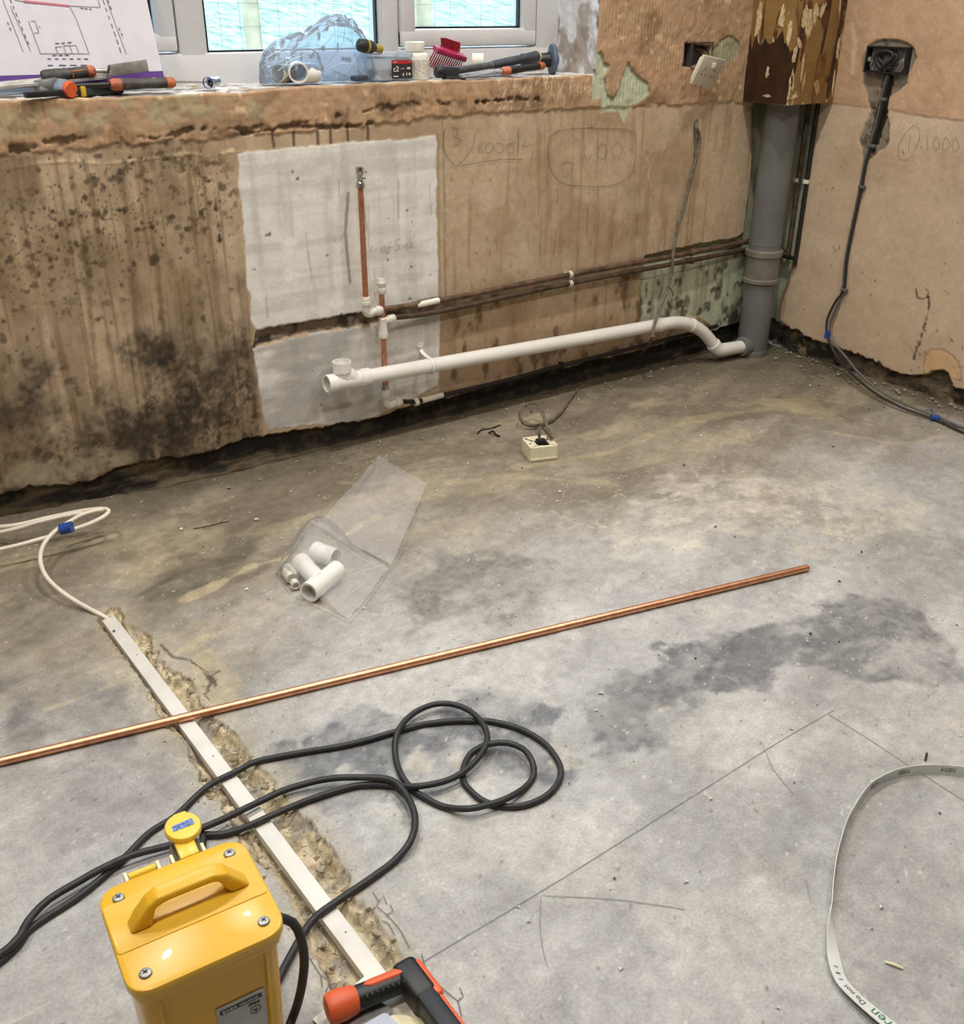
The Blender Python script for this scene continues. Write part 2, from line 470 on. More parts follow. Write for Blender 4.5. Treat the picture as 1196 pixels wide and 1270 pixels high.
    for px0 in ((-1.8601, 0.0000, 0.8344), (-1.8061, 0.0000, 0.8312), (-1.7418, 0.0000, 0.8311), (-1.7069, 0.0000, 0.8291), (-1.6598, 0.0000, 0.8338), (-1.6028, 0.0000, 0.8344)):
        d = np.abs(X - px0[0] + w2 * 0.004) ; k = (1 - sstep(0.002, 0.006, d)) * (1 - sstep(0.014, 0.026, np.abs(Z - px0[2] + 0.008)))
        C = blend(C, (64, 40, 28), k * 0.8)
    # pale broken edge of the skim at the left
    L3 = [(-2.4472, 0.8043), (-2.3900, 0.8113), (-2.3244, 0.8097), (-2.2579, 0.7999), (-2.1509, 0.8023), (-2.0761, 0.8075), (-2.0159, 0.7998), (-1.9602, 0.8066)]
    d = pdist(X, Z, L3) + w2 * 0.010
    below = sstep(-0.002, 0.002, np.interp(X, [p[0] for p in L3] + [-1.96], [p[1] for p in L3] + [0.80]) - Z + w2 * 0.01) * (X < -1.97)
    h = h - below * 0.0008
    C = blend(C, (220, 198, 162), (1 - sstep(0.001, 0.0045, d)) * 0.8); h = h + (1 - sstep(.001, .005, d)) * .0012
    # ---------------- sage green paint showing where plaster is gone
    def green(poly, jag=0.02, depth=0.006, rgb=(184, 190, 164)):
        nonlocal C, h
        s = sdist(X, Z, poly) + w1 * jag + w2 * jag * 0.4
        m = 1 - sstep(-0.0015, 0.0015, s)
        C = blend(C, rgb, m); C = blend(C, (160, 164, 138), m * sstep(0.5, 0.7, n2) * 0.5)
        C = blend(C, (84, 62, 42), (1 - sstep(0.0, 0.004, np.abs(s))) * 0.45); h = h - m * depth
        return m
    green([(-0.8724, 0.9420), (-0.8626, 0.9856), (-0.8438, 0.9998), (-0.8248, 0.9660), (-0.8090, 0.9604), (-0.8251, 0.9310), (-0.8059, 0.8845), (-0.7862, 0.8728), (-0.7666, 0.9003), (-0.7384, 0.9704), (-0.7098, 0.9375), (-0.6857, 0.9216), (-0.6484, 0.9073), (-0.6424, 0.8827), (-0.6667, 0.8636), (-0.7078, 0.8520), (-0.7321, 0.8018), (-0.7643, 0.8390), (-0.8348, 0.8379), (-0.8342, 0.8748), (-0.8708, 0.8719)], 0.008)
    green([(-0.3967, 0.9653), (-0.3841, 0.9988), (-0.3584, 1.0164), (-0.3210, 1.0295), (-0.2801, 1.0245), (-0.2539, 1.0014), (-0.2816, 0.9697), (-0.3263, 0.9523), (-0.3727, 0.9488)], 0.02, 0.003, (156, 152, 124))
    # recess in the corner where the plaster stops short of the boxing
    CORN = [(-0.125, .842)] + [(-0.1787, 0.8388), (-0.1432, 0.6699), (-0.1352, 0.5838), (-0.1380, 0.4671), (-0.1373, 0.4181), (-0.1713, 0.4028), (-0.3872, 0.4010), (-0.6067, 0.3937), (-0.6173, 0.3248), (-0.6097, 0.2522), (-0.6077, 0.1623), (-0.3121, 0.1506), (-0.1481, 0.0261)] + [(-0.02, -0.10), (0.05, -0.1), (0.05, .842)]
    s = sdist(X, Z, CORN) + w2 * 0.006 + w1 * 0.006
    mC = 1 - sstep(-0.002, 0.002, s)
    C = blend(C, (182, 188, 164), mC); C = blend(C, (150, 154, 130), mC * sstep(0.45, 0.7, n1))
    h = h - mC * np.where(Z > 0.36, 0.018, 0.007)
    edge = (1 - sstep(0.0, 0.006, np.abs(s))) * (Z > 0.25)
    C = blend(C, (112, 84, 58), edge * 0.7)
    # vertical joint beside the white patch, thin rust runs
    for a, wd, st in (([(-1.3785, 0.8418), (-1.3741, 0.6156), (-1.3748, 0.3670)], 0.003, 0.5), ([(-1.3942, 0.8069), (-1.3938, 0.3698)], 0.006, 0.35), ([(-0.8391, 0.7920), (-0.8266, 0.6670)], 0.002, 0.4), ([(-1.0349, 0.8029), (-1.0305, 0.6985)], 0.003, 0.4)):
        C = blend(C, (112, 86, 60), (1 - sstep(wd * .3, wd, pdist(X, Z, a) + w2 * 0.003)) * st)
    C = blend(C, (66, 46, 32), strokes(X, Z, 13, (-1.36, -0.55, 0.42, 0.66), 0.01, 0.08, 0.0024, 92, 8, 91) * 0.6)
    C = blend(C, (92, 66, 44), strokes(X, Z, 60, (-1.36, -0.2, 0.24, 0.74), 0.006, 0.02, 0.0028, 92, 40, 92) * 0.6)
    C = blend(C, (140, 108, 76), sstep(0.56, 0.75, streak) * (X > -1.39) * (1 - up) * 0.45)
    C = blend(C, (200, 176, 142), (1 - sstep(0.001, 0.004, pdist(X, Z, [(-0.6323, 0.6967), (-0.6162, 0.6743), (-0.6197, 0.6435), (-0.6021, 0.6083)]) + w2 * .004)) * 0.8)
    # ---------------- black mould left of the white patch
    left = 1 - sstep(-1.985, -1.94, X + w1 * 0.02)
    zone = left * (1 - up)
    R = np.random.RandomState(12)
    spot = np.zeros(X.shape)
    for _ in range(1100):
        cx = -2.62 + abs(R.normal(0, 0.34)) if R.rand() < .5 else R.uniform(-2.58, -1.98)
        cz = 0.66 + R.normal(0, 0.075) - max(0, cx + 2.35) * 0.05 + (0.06 if cx > -2.25 else 0)
        s = R.choice([0.0022, 0.003, 0.0045, 0.006, 0.009], p=[.42, .32, .16, .07, .03])
        sel = (np.abs(X - cx) < 3.5 * s) & (np.abs(Z - cz) < 3.5 * s)
        d = np.hypot(X[sel] - cx, (Z[sel] - cz) * R.uniform(.7, 1.4)) + w2[sel] * s * 1.9 + w1[sel] * s
        spot[sel] = np.maximum(spot[sel], (1 - sstep(s * .5, s * 1.1, d)) * R.uniform(.35, .95))
    C = blend(C, (40, 34, 26), spot * zone)
    fine = sstep(0.60, 0.72, fbm(X * 60, Z * 60, 3, 101)) * sstep(0.42, 0.62, fbm(X * 9, Z * 9, 3, 102))
    C = blend(C, (48, 40, 30), fine * zone * 0.7)
    C = blend(C, (104, 88, 62), zone * sstep(0.42, 0.7, fbm(X * 7, Z * 5, 5, 103, .62)) * 0.55)
    C = blend(C, (112, 84, 58), zone * sstep(0.54, 0.70, fbm(X * 120, Z * 3, 4, 131)) * 0.5)
    C = blend(C, (96, 76, 52), zone * sstep(0.50, 0.70, fbm(X * 26, Z * 2.2, 4, 133)) * 0.35)
    low = sstep(0.46, 0.12, Z + (fbm(X * 5, Z * 5, 4, 104) - .5) * 0.34)
    C = blend(C, (84, 70, 52), zone * low * (.45 + .55 * sstep(.36, .6, fbm(X * 40, Z * 40, 4, 135, .65))) * .85)
    C = blend(C, (50, 43, 33), zone * low * sstep(.50, .66, fbm(X * 75, Z * 60, 4, 137, .65)) * .8)
    C = blend(C, (50, 43, 33), zone * sstep(0.46, 0.72, fbm(X * 9, Z * 7, 6, 105, .65)) * sstep(0.48, 0.22, Z) * 0.85)
    for q, rx, rz, st in (((-2.2030, 0.0000, 0.3739), .09, .05, .85), ((-2.1751, 0.0000, 0.3324), .035, .05, .9), ((-2.1519, 0.0000, 0.2019), .05, .07, .8), ((-2.0274, 0.0000, 0.3045), .07, .07, .55), ((-2.4917, 0.0000, 0.3542), .07, .05, .7), ((-2.5224, 0.0000, 0.2834), .09, .05, .7), ((-2.2953, 0.0000, 0.2127), .06, .04, .6), ((-2.0147, 0.0000, 0.5068), .05, .03, .3)):
        d = np.hypot((X - q[0]) / rx, (Z - q[2]) / rz) + w1 * 1.6 + w2 * 1.1
        C = blend(C, (40, 35, 28), zone * (1 - sstep(0.1, 1.35, d)) * st * (.6 + .4 * sstep(.35, .6, n3)))
    for a, st in (([(-2.3312, 0.8184), (-2.3315, 0.5872), (-2.3592, 0.2678)], .55), ([(-2.1826, 0.8080), (-2.1754, 0.5669), (-2.1860, 0.3547)], .6), ([(-2.2265, 0.7773), (-2.2361, 0.5748), (-2.2459, 0.3856)], .5), ([(-2.0744, 0.7916), (-2.0799, 0.5544)], .35)):
        C = blend(C, (84, 62, 42), zone * (1 - sstep(.001, .010, pdist(X, Z, a) + w2 * .014)) * st * .8)
    for q, rx, rz in (((-2.4347, 0.0000, 0.1203), .10, .04), ((-2.5346, 0.0000, 0.1254), .07, .04), ((-2.3300, 0.0000, 0.1149), .04, .03)):
        d = np.hypot((X - q[0]) / rx, (Z - q[2]) / rz) + w1 * 1.2 + w2 * .8
        C = blend(C, (158, 148, 124), zone * (1 - sstep(0.1, 1.2, d)) * .65)
    # ---------------- white painted patches and the chase between them
    def patch(poly, seed):
        nonlocal C, h
        s = sdist(X, Z, poly) + w1 * 0.010 + w2 * 0.007
        m = 1 - sstep(-0.0015, 0.0015, s)
        base = np.tile(np.array(lin(222, 220, 214)), (len(X), 1))
        br = fbm(X * 3 + Z * 3, Z * 45, 4, seed); bv = fbm(X * 40, Z * 3, 4, seed + 3)
        base = blend(base, (196, 193, 186), sstep(0.45, 0.72, br) * .7)
        base = blend(base, (184, 180, 174), sstep(0.5, 0.74, bv) * .5)
        base = blend(base, (234, 233, 229), sstep(0.55, 0.75, fbm(X * 12, Z * 12, 3, seed + 5)) * .7)
        C = C * (1 - m[:, None]) + base * m[:, None]; h = h + m * 0.0012
        return m
    mp = patch([(-1.9529, 0.8008), (-1.7524, 0.8058), (-1.4614, 0.8030), (-1.4589, 0.8068), (-1.3992, 0.8072), (-1.4005, 0.5969), (-1.4018, 0.3802), (-1.5026, 0.3749), (-1.5924, 0.3708), (-1.6909, 0.3753), (-1.7861, 0.3732), (-1.8997, 0.3770), (-1.9482, 0.3767), (-1.9580, 0.4074), (-1.9569, 0.5384), (-1.9549, 0.6728)], 201)
    mp2 = patch([(-1.9596, 0.3302), (-1.9149, 0.3350), (-1.8119, 0.3408), (-1.6690, 0.3342), (-1.5171, 0.3340), (-1.3971, 0.3333), (-1.3992, 0.2103), (-1.4064, 0.1185), (-1.5258, 0.0890), (-1.6199, 0.0678), (-1.7352, 0.0721), (-1.8324, 0.0896), (-1.9447, 0.0993), (-1.9504, 0.1349), (-1.9592, 0.2700)], 211)
    C = blend(C, (158, 155, 152), mp2 * sstep(0.42, 0.65, fbm(X * 5, Z * 16, 4, 215)) * .7)
    C = blend(C, (112, 108, 104), mp * strokes(X, Z, 11, (-1.93, -1.42, 0.42, 0.72), 0.03, 0.12, 0.0035, 91, 4, 93) * 0.45)
    C = blend(C, (60, 52, 44), (mp + mp2) * chips(X, Z, 34, (-1.95, -1.41, 0.12, 0.78), 0.001, 0.0032, 94) * 0.8)
    C = blend(C, (136, 130, 124), mp * (1 - sstep(.002, .007, pdist(X, Z, [(-1.6668, 0.6842), (-1.6823, 0.5854), (-1.6760, 0.4595)]) + w2 * .004)) * .8)
    CH = [(-1.9484, 0.3746), (-1.8887, 0.3752), (-1.7861, 0.3732), (-1.6910, 0.3731), (-1.5924, 0.3708), (-1.3964, 0.3748), (-1.3971, 0.3380), (-1.5169, 0.3386), (-1.6687, 0.3386), (-1.8116, 0.3451), (-1.9145, 0.3392), (-1.9570, 0.3340)]
    s = sdist(X, Z, CH) + w2 * 0.012; m = 1 - sstep(-.002, .003, s)
    C = blend(C, (92, 76, 60), m * .9); C = blend(C, (50, 42, 34), m * sstep(.45, .65, n2) * .9); C = blend(C, (150, 140, 126), m * sstep(.6, .72, fbm(X * 40, Z * 40, 3, 221)) * .7)
    h = h - m * 0.008
    # darker band behind the old pipe run
    PR = [(-1.3968, 0.3565), (-1.1260, 0.3635), (-0.8442, 0.3735), (-0.6051, 0.3779), (-0.3845, 0.3820), (-0.1334, 0.3736)]
    d = pdist(X, Z, PR) + w2 * .01
    C = blend(C, (104, 82, 60), (1 - sstep(.006, .022, d)) * .55)
    C = blend(C, (132, 104, 74), (X > -1.4) * sstep(.36, .14, Z + w1 * .12) * .55 * (1 - mC))
    C = blend(C, (70, 52, 36), (X > -1.4) * (Z < .36) * sstep(.56, .72, fbm(X * 26, Z * 14, 4, 231)) * .7)
    C = blend(C, (52, 46, 36), mC * (Z < .34) * sstep(.54, .72, fbm(X * 34, Z * 34, 4, 232) + (0.30 - Z) * .45 - .05) * .8)
    # ---------------- tar black damp strip along the bottom, the plaster broken off above it
    BE = [(-2.6790, 0.0991), (-2.5840, 0.0994), (-2.5059, 0.0843), (-2.4134, 0.0784), (-2.2731, 0.0961), (-2.1508, 0.0808), (-1.9499, 0.0936), (-1.7355, 0.0674), (-1.6069, 0.0649), (-1.4715, 0.0773), (-1.3587, 0.0709), (-1.1189, 0.0811), (-0.8580, 0.0784), (-0.6100, 0.0766), (-0.3826, 0.0876), (-0.1585, 0.0877)]
    be = np.interp(X, [p[0] for p in BE] + [0.0], [p[1] for p in BE] + [0.10])
    s = Z - be + w1 * 0.022 + w2 * 0.01
    m = 1 - sstep(-.002, .003, s)
    C = blend(C, (30, 27, 23), m); C = blend(C, (64, 56, 44), m * sstep(.52, .7, n2) * .8)
    ld = sstep(.004, -.004, Z - be * .22 + w1 * .012); C = blend(C, (98, 88, 70), m * ld * .85); h = h + m * ld * .012
    C = blend(C, (24, 21, 18), m * (1 - sstep(.001, .004, np.abs(Z - be * .22 + w1 * .012))) * .8)
    C = blend(C, (96, 84, 64), m * (X < -1.9) * sstep(.48, .66, fbm(X * 8, Z * 40, 4, 241)) * .8)
    C = blend(C, (190, 172, 138), (1 - sstep(.0005, .003, np.abs(s - .001))) * (X < -1.7) * sstep(.5, .6, fbm(X * 9, Z * 9, 2, 242)) * .8)
    h = h - m * (0.012 + (n2 - .5) * 0.012)
    qn = 1 - .6 * np.clip(mp + mp2, 0, 1)
    C = C * (1 + (n3 - .5) * .26 * qn)[:, None] * (1 + (n2 - .5) * .22 * qn)[:, None]
    h = h + (n1 - .5) * 0.004 + (n3 - .5) * 0.0007
    # recess for the socket box
    SB = [(-0.5116, 1.0162), (-0.3958, 1.0057), (-0.3928, 0.9629), (-0.4368, 0.9504), (-0.5127, 0.9477)]
    s = sdist(X, Z, SB); m = 1 - sstep(-.002, .001, s)
    C = blend(C, (58, 54, 48), m); h = np.where(m > .5, -0.032, h)
    h = h * (1 - (1 - sstep(.002, .012, np.abs(X - OPEN[1]))) * (Z > OPEN[2]))
    # uneven sill edge
    near = sstep(0.86, OPEN[2], Z) * (Z <= OPEN[2] + 1e-6)
    Zo = Z + near * (sill_z(X) - OPEN[2] + (fbm(X * 30, Z * 0, 3, 251) - .5) * .006)
    h = np.where((np.abs(Z - OPEN[2]) < 1e-5) & (X > OPEN[0]) & (X < OPEN[1]), -0.004, h)
    xm = (xs[:-1] + xs[1:]) / 2; zm = (zs[:-1] + zs[1:]) / 2
    XM, ZM = np.meshgrid(xm, zm, indexing='ij')
    keep = ~((XM > OPEN[0]) & (XM < OPEN[1]) & (ZM > OPEN[2]) & (ZM < OPEN[3]))
    return struct(grid_object('wall_back', xs, zs, np.stack([X, -h, Zo], 1), keep, C, M_plaster))
wall_back = make_wall_back()

def make_sill():
    xs = axis([(OPEN[0], OPEN[1], 0.006)]); ys = axis([(0.003, 0.24, 0.006)])
    X, Y = [a.reshape(-1) for a in np.meshgrid(xs, ys, indexing='ij')]
    n = fbm(X * 14, Y * 14, 5, 301); n2 = fbm(X * 60, Y * 60, 3, 303)
    C = np.tile(np.array(lin(206, 204, 200)), (len(X), 1))
    C = blend(C, (150, 132, 110), sstep(.5, .66, n)); C = blend(C, (226, 226, 226), sstep(.55, .7, n2) * .8)
    C = blend(C, (110, 92, 72), sstep(.60, .72, fbm(X * 30, Y * 30, 3, 305)) * .6)
    zf = sill_z(X) + (fbm(X * 30, X * 0 + 0.937 * 0, 3, 251) - .5) * .006
    Z = np.where(Y < .01, zf, zf * np.clip(1 - Y / .06, 0, 1) + np.clip(Y / .06, 0, 1) * 0.938) + (n2 - .5) * .003 * (Y > .01)
    Z[Y < .004] = (zf - .001)[Y < .004]
    return struct(grid_object('trim_1', xs, ys, np.stack([X, Y, Z], 1), None, C, M_plaster))
sill = make_sill()

def make_jamb():
    ys = axis([(-.0006, 0.24, 0.004)]); zs = axis([(OPEN[2] - .01, 1.16, 0.004), (1.16, OPEN[3], 0.07)])
    Y, Z = [a.reshape(-1) for a in np.meshgrid(ys, zs, indexing='ij')]
    n = fbm(Y * 20, Z * 20, 4, 311); n2 = fbm(Y * 70, Z * 70, 3, 313)
    C = np.tile(np.array(lin(178, 168, 160)), (len(Y), 1))
    C = blend(C, (226, 228, 232), sstep(.44, .56, fbm(Y * 14, Z * 10, 5, 315) + (Z - 1.0) * .5))
    C = blend(C, (150, 136, 124), sstep(.56, .66, n) * (Z < 1.06) * .8)
    C = blend(C, (96, 80, 68), (1 - sstep(.004, .02, Y)) * sstep(.45, .6, n2))
    h = (n - .5) * .008 + (n2 - .5) * .004
    h = h * sstep(.0, .02, Y)
    return struct(grid_object('trim_2', ys, zs, np.stack([OPEN[1] - h, Y, Z], 1), None, C, M_plaster))
make_jamb()

def make_wall_right():
    ys = axis([(-5.0, -1.30, 0.1), (-1.30, 0.032, 0.0034)])
    zs = axis([(-0.07, 1.16, 0.0034), (1.16, 2.4, 0.08)])
    Y, Z = [a.reshape(-1) for a in np.meshgrid(ys, zs, indexing='ij')]
    n1 = fbm(Y * 6, Z * 6, 5, 403); n2 = fbm(Y * 30, Z * 30, 4, 411); n3 = fbm(Y * 90, Z * 90, 3, 423)
    w1 = fbm(Y * 22, Z * 22, 4, 441) - .5; w2 = fbm(Y * 70, Z * 70, 3, 443) - .5
    h = np.zeros(Y.shape)
    C = np.tile(np.array(lin(196, 174, 148)), (len(Y), 1))
    C = blend(C, (182, 159, 132), sstep(.45, .7, n1) * .8)
    C = blend(C, (204, 184, 160), sstep(.52, .74, fbm(Y * 5, Z * 5, 4, 445)) * .7)
    TL = [(-0.1786, 0.8369), (-0.3199, 0.8378), (-0.4204, 0.8340), (-0.5439, 0.8259), (-0.6360, 0.8270)]
    top = np.interp(-Y, [-p[0] for p in TL], [p[1] for p in TL])
    up = sstep(-.002, .002, Z - top + w1 * .008 + w2 * .006)
    C = blend(C, (186, 152, 122), up); C = blend(C, (198, 164, 134), up * sstep(.45, .7, fbm(Y * 9, Z * 9, 4, 451)) * .8)
    h = h + up * (.003 + (n2 - .5) * .004)
    C = blend(C, (206, 178, 142), up * strokes(Y, Z, 46, (-.7, -.19, .83, 1.12), .006, .025, .0028, 70, 50, 452) * .8)
    C = blend(C, (212, 190, 156), (1 - sstep(.001, .003, pdist(Y, Z, TL) + w2 * .006)) * sstep(.45, .6, fbm(Y * 12, Z * 2, 2, 453)) * .8)
    for a in ([(-0.2053, 1.0678), (-0.2290, 1.0235), (-0.2357, 0.9324)],): C = blend(C, (204, 184, 150), (1 - sstep(.004, .012, pdist(Y, Z, a) + w2 * .012)) * .7)
    # where the plaster stops beside the soil pipe
    CORN = [(0.05, .842), (-.135, .842)] + [(-0.1191, 0.8350), (-0.1207, 0.7061), (-0.1197, 0.5514), (-0.1222, 0.4450), (-0.1119, 0.3500), (-0.1042, 0.2756), (-0.0899, 0.2154), (-0.0783, 0.1575), (-0.0841, 0.1028)] + [(-.13, .09), (-.13, -.1), (.05, -.1)]
    s = sdist(Y, Z, CORN) + w2 * .006 + w1 * .006
    m = 1 - sstep(-.002, .002, s)
    C = blend(C, (182, 190, 168), m); C = blend(C, (152, 160, 138), m * sstep(.45, .7, n1)); h = h - m * .018
    C = blend(C, (128, 88, 54), (1 - sstep(0, .012, np.abs(s - .006))) * (Z < .4) * .8)
    C = blend(C, (116, 86, 58), (1 - sstep(0, .005, np.abs(s))) * .6)
    # chase for the cable, grey mortar exposed round the box
    def hole(poly, rgb, depth, jag=.012):
        nonlocal C, h
        s = sdist(Y, Z, poly) + w1 * jag + w2 * jag * .5
        m = 1 - sstep(-.0015, .0015, s)
        C = blend(C, rgb, m); C = blend(C, tuple(v * .7 for v in rgb), m * sstep(.5, .7, n2)); h = h - m * depth
        C = blend(C, (190, 156, 120), (1 - sstep(.0005, .004, np.abs(s - .003))) * .4)
    hole([(-0.2755, 1.0092), (-0.3007, 1.0256), (-0.3250, 1.0307), (-0.3576, 1.0338), (-0.4087, 1.0244), (-0.4338, 1.0080), (-0.4448, 0.9824), (-0.4305, 0.9379), (-0.4337, 0.9115), (-0.4092, 0.8854), (-0.3813, 0.8722), (-0.3743, 0.8258), (-0.3956, 0.7928), (-0.4027, 0.7467), (-0.3879, 0.7216), (-0.3705, 0.7078), (-0.3447, 0.6905), (-0.3288, 0.6668), (-0.3155, 0.7019), (-0.2994, 0.7365), (-0.3103, 0.7853), (-0.3233, 0.8218), (-0.2917, 0.8893), (-0.2760, 0.9230), (-0.2637, 0.9681)], (132, 122, 106), .006)
    hole([(-0.3457, 0.9335), (-0.3771, 0.9307), (-0.3789, 0.8834), (-0.3771, 0.8260), (-0.3724, 0.7673), (-0.3713, 0.7317), (-0.3514, 0.7009), (-0.3292, 0.7082), (-0.3300, 0.7752), (-0.3413, 0.8464), (-0.3430, 0.8925)], (62, 58, 52), .010, .02)
    # knocked out ring and crack
    RG = [(-0.5913, 0.3279), (-0.6027, 0.3023), (-0.6199, 0.3010), (-0.6349, 0.3094), (-0.6363, 0.3274), (-0.6235, 0.3348)]
    C = blend(C, (56, 42, 30), (1 - sstep(.001, .0045, pdist(Y, Z, RG) + w2 * .006)) * .85)
    CR = [(-0.6375, 0.3099), (-0.6462, 0.2839), (-0.6466, 0.2454), (-0.6441, 0.2189), (-0.6419, 0.1659), (-0.6345, 0.1347), (-0.6319, 0.1072)]
    d = pdist(Y, Z, CR) + w2 * .012; k = 1 - sstep(.001, .005, d); C = blend(C, (58, 40, 28), k * .85); h = h - k * .005
    RG = [(-0.2670, 0.4000), (-0.2758, 0.3883), (-0.2903, 0.3962), (-0.2914, 0.4070)]; C = blend(C, (90, 70, 50), (1 - sstep(.001, .003, pdist(Y, Z, RG) + w2 * .005)) * .7)
    C = blend(C, (84, 62, 44), chips(Y, Z, 40, (-.8, -.6, .06, .22), .001, .0035, 461) * .7)
    C = blend(C, (84, 62, 44), chips(Y, Z, 50, (-.8, -.17, .1, .8), .0008, .0025, 462) * .6)
    # half round scar above the floor
    AR = [(-0.6737, 0.0757), (-0.6692, 0.1333), (-0.6839, 0.1557), (-0.7233, 0.1661), (-0.7645, 0.1538), (-0.7897, 0.1270), (-0.8046, 0.0869)]
    s2 = sdist(Y, Z, AR); C = blend(C, (214, 172, 122), (1 - sstep(-.002, .002, s2 + w2 * .004)) * .6); C = blend(C, (110, 84, 58), (1 - sstep(.0005, .0025, np.abs(s2))) * .7)
    # broken bottom edge over dark rubble
    BE = [(-0.0593, 0.0968), (-0.0901, 0.0894), (-0.1585, 0.0913), (-0.2330, 0.0690), (-0.3111, 0.0718), (-0.3659, 0.0632), (-0.4483, 0.0711), (-0.5085, 0.0679), (-0.5455, 0.0531), (-0.6268, 0.0514), (-0.6765, 0.0630), (-0.7084, 0.0856), (-0.7356, 0.1013), (-0.7566, 0.0940), (-0.7776, 0.0631), (-0.8204, 0.0547)]
    be = np.interp(-Y, [-p[0] for p in BE], [p[1] for p in BE])
    s = Z - be + w1 * .026 + w2 * .016; m = 1 - sstep(-.001, .002, s)
    C = blend(C, (92, 82, 66), m); C = blend(C, (44, 39, 33), m * sstep(.46, .64, fbm(Y * 20, Z * 34, 4, 471))); C = blend(C, (120, 104, 80), m * sstep(.6, .72, fbm(Y * 40, Z * 40, 3, 472)) * .8)
    h = h - m * (.022 + (n2 - .5) * .03)
    C = blend(C, (190, 160, 120), (1 - sstep(.001, .004, np.abs(s - .003))) * sstep(.45, .6, n2) * .7)
    C = C * (.90 + .20 * n3)[:, None] * (.92 + .16 * n2)[:, None]
    h = h + (n1 - .5) * .003 + (n3 - .5) * .0007
    xyz = np.stack([-h, Y, Z], 1)
    return struct(grid_object('wall_right', ys, zs, xyz, None, C, M_plaster))
wall_right = make_wall_right()

# ------------------------------------------------------------------ floor
TR_LEFT = [(-2.5517, -0.4980), (-2.5467, -0.6495), (-2.5497, -0.7687), (-2.5551, -0.8971), (-2.5435, -0.9877), (-2.5572, -1.0895), (-2.5505, -1.1641), (-2.5541, -1.2331), (-2.5476, -1.3065), (-2.5426, -1.3797), (-2.5576, -1.4467), (-2.5599, -1.5064), (-2.5582, -1.5468), (-2.5628, -1.6025)]
TR_RIGHT = [(-2.5188, -0.4805), (-2.5198, -0.5456), (-2.4892, -0.6092), (-2.4999, -0.7082), (-2.4812, -0.7928), (-2.4822, -0.8742), (-2.4866, -0.9265), (-2.4742, -0.9960), (-2.4742, -1.0757), (-2.4671, -1.1439), (-2.4734, -1.1928), (-2.4684, -1.2389), (-2.4610, -1.3068), (-2.4664, -1.3768), (-2.4785, -1.4181), (-2.4667, -1.4672), (-2.4775, -1.5529), (-2.4878, -1.6219)]
TRENCH = TR_LEFT + TR_RIGHT[::-1]
TRUNK_A, TRUNK_B = (-2.5338, -0.5052, 0.0000), (-2.5106, -1.6112, 0.0000)

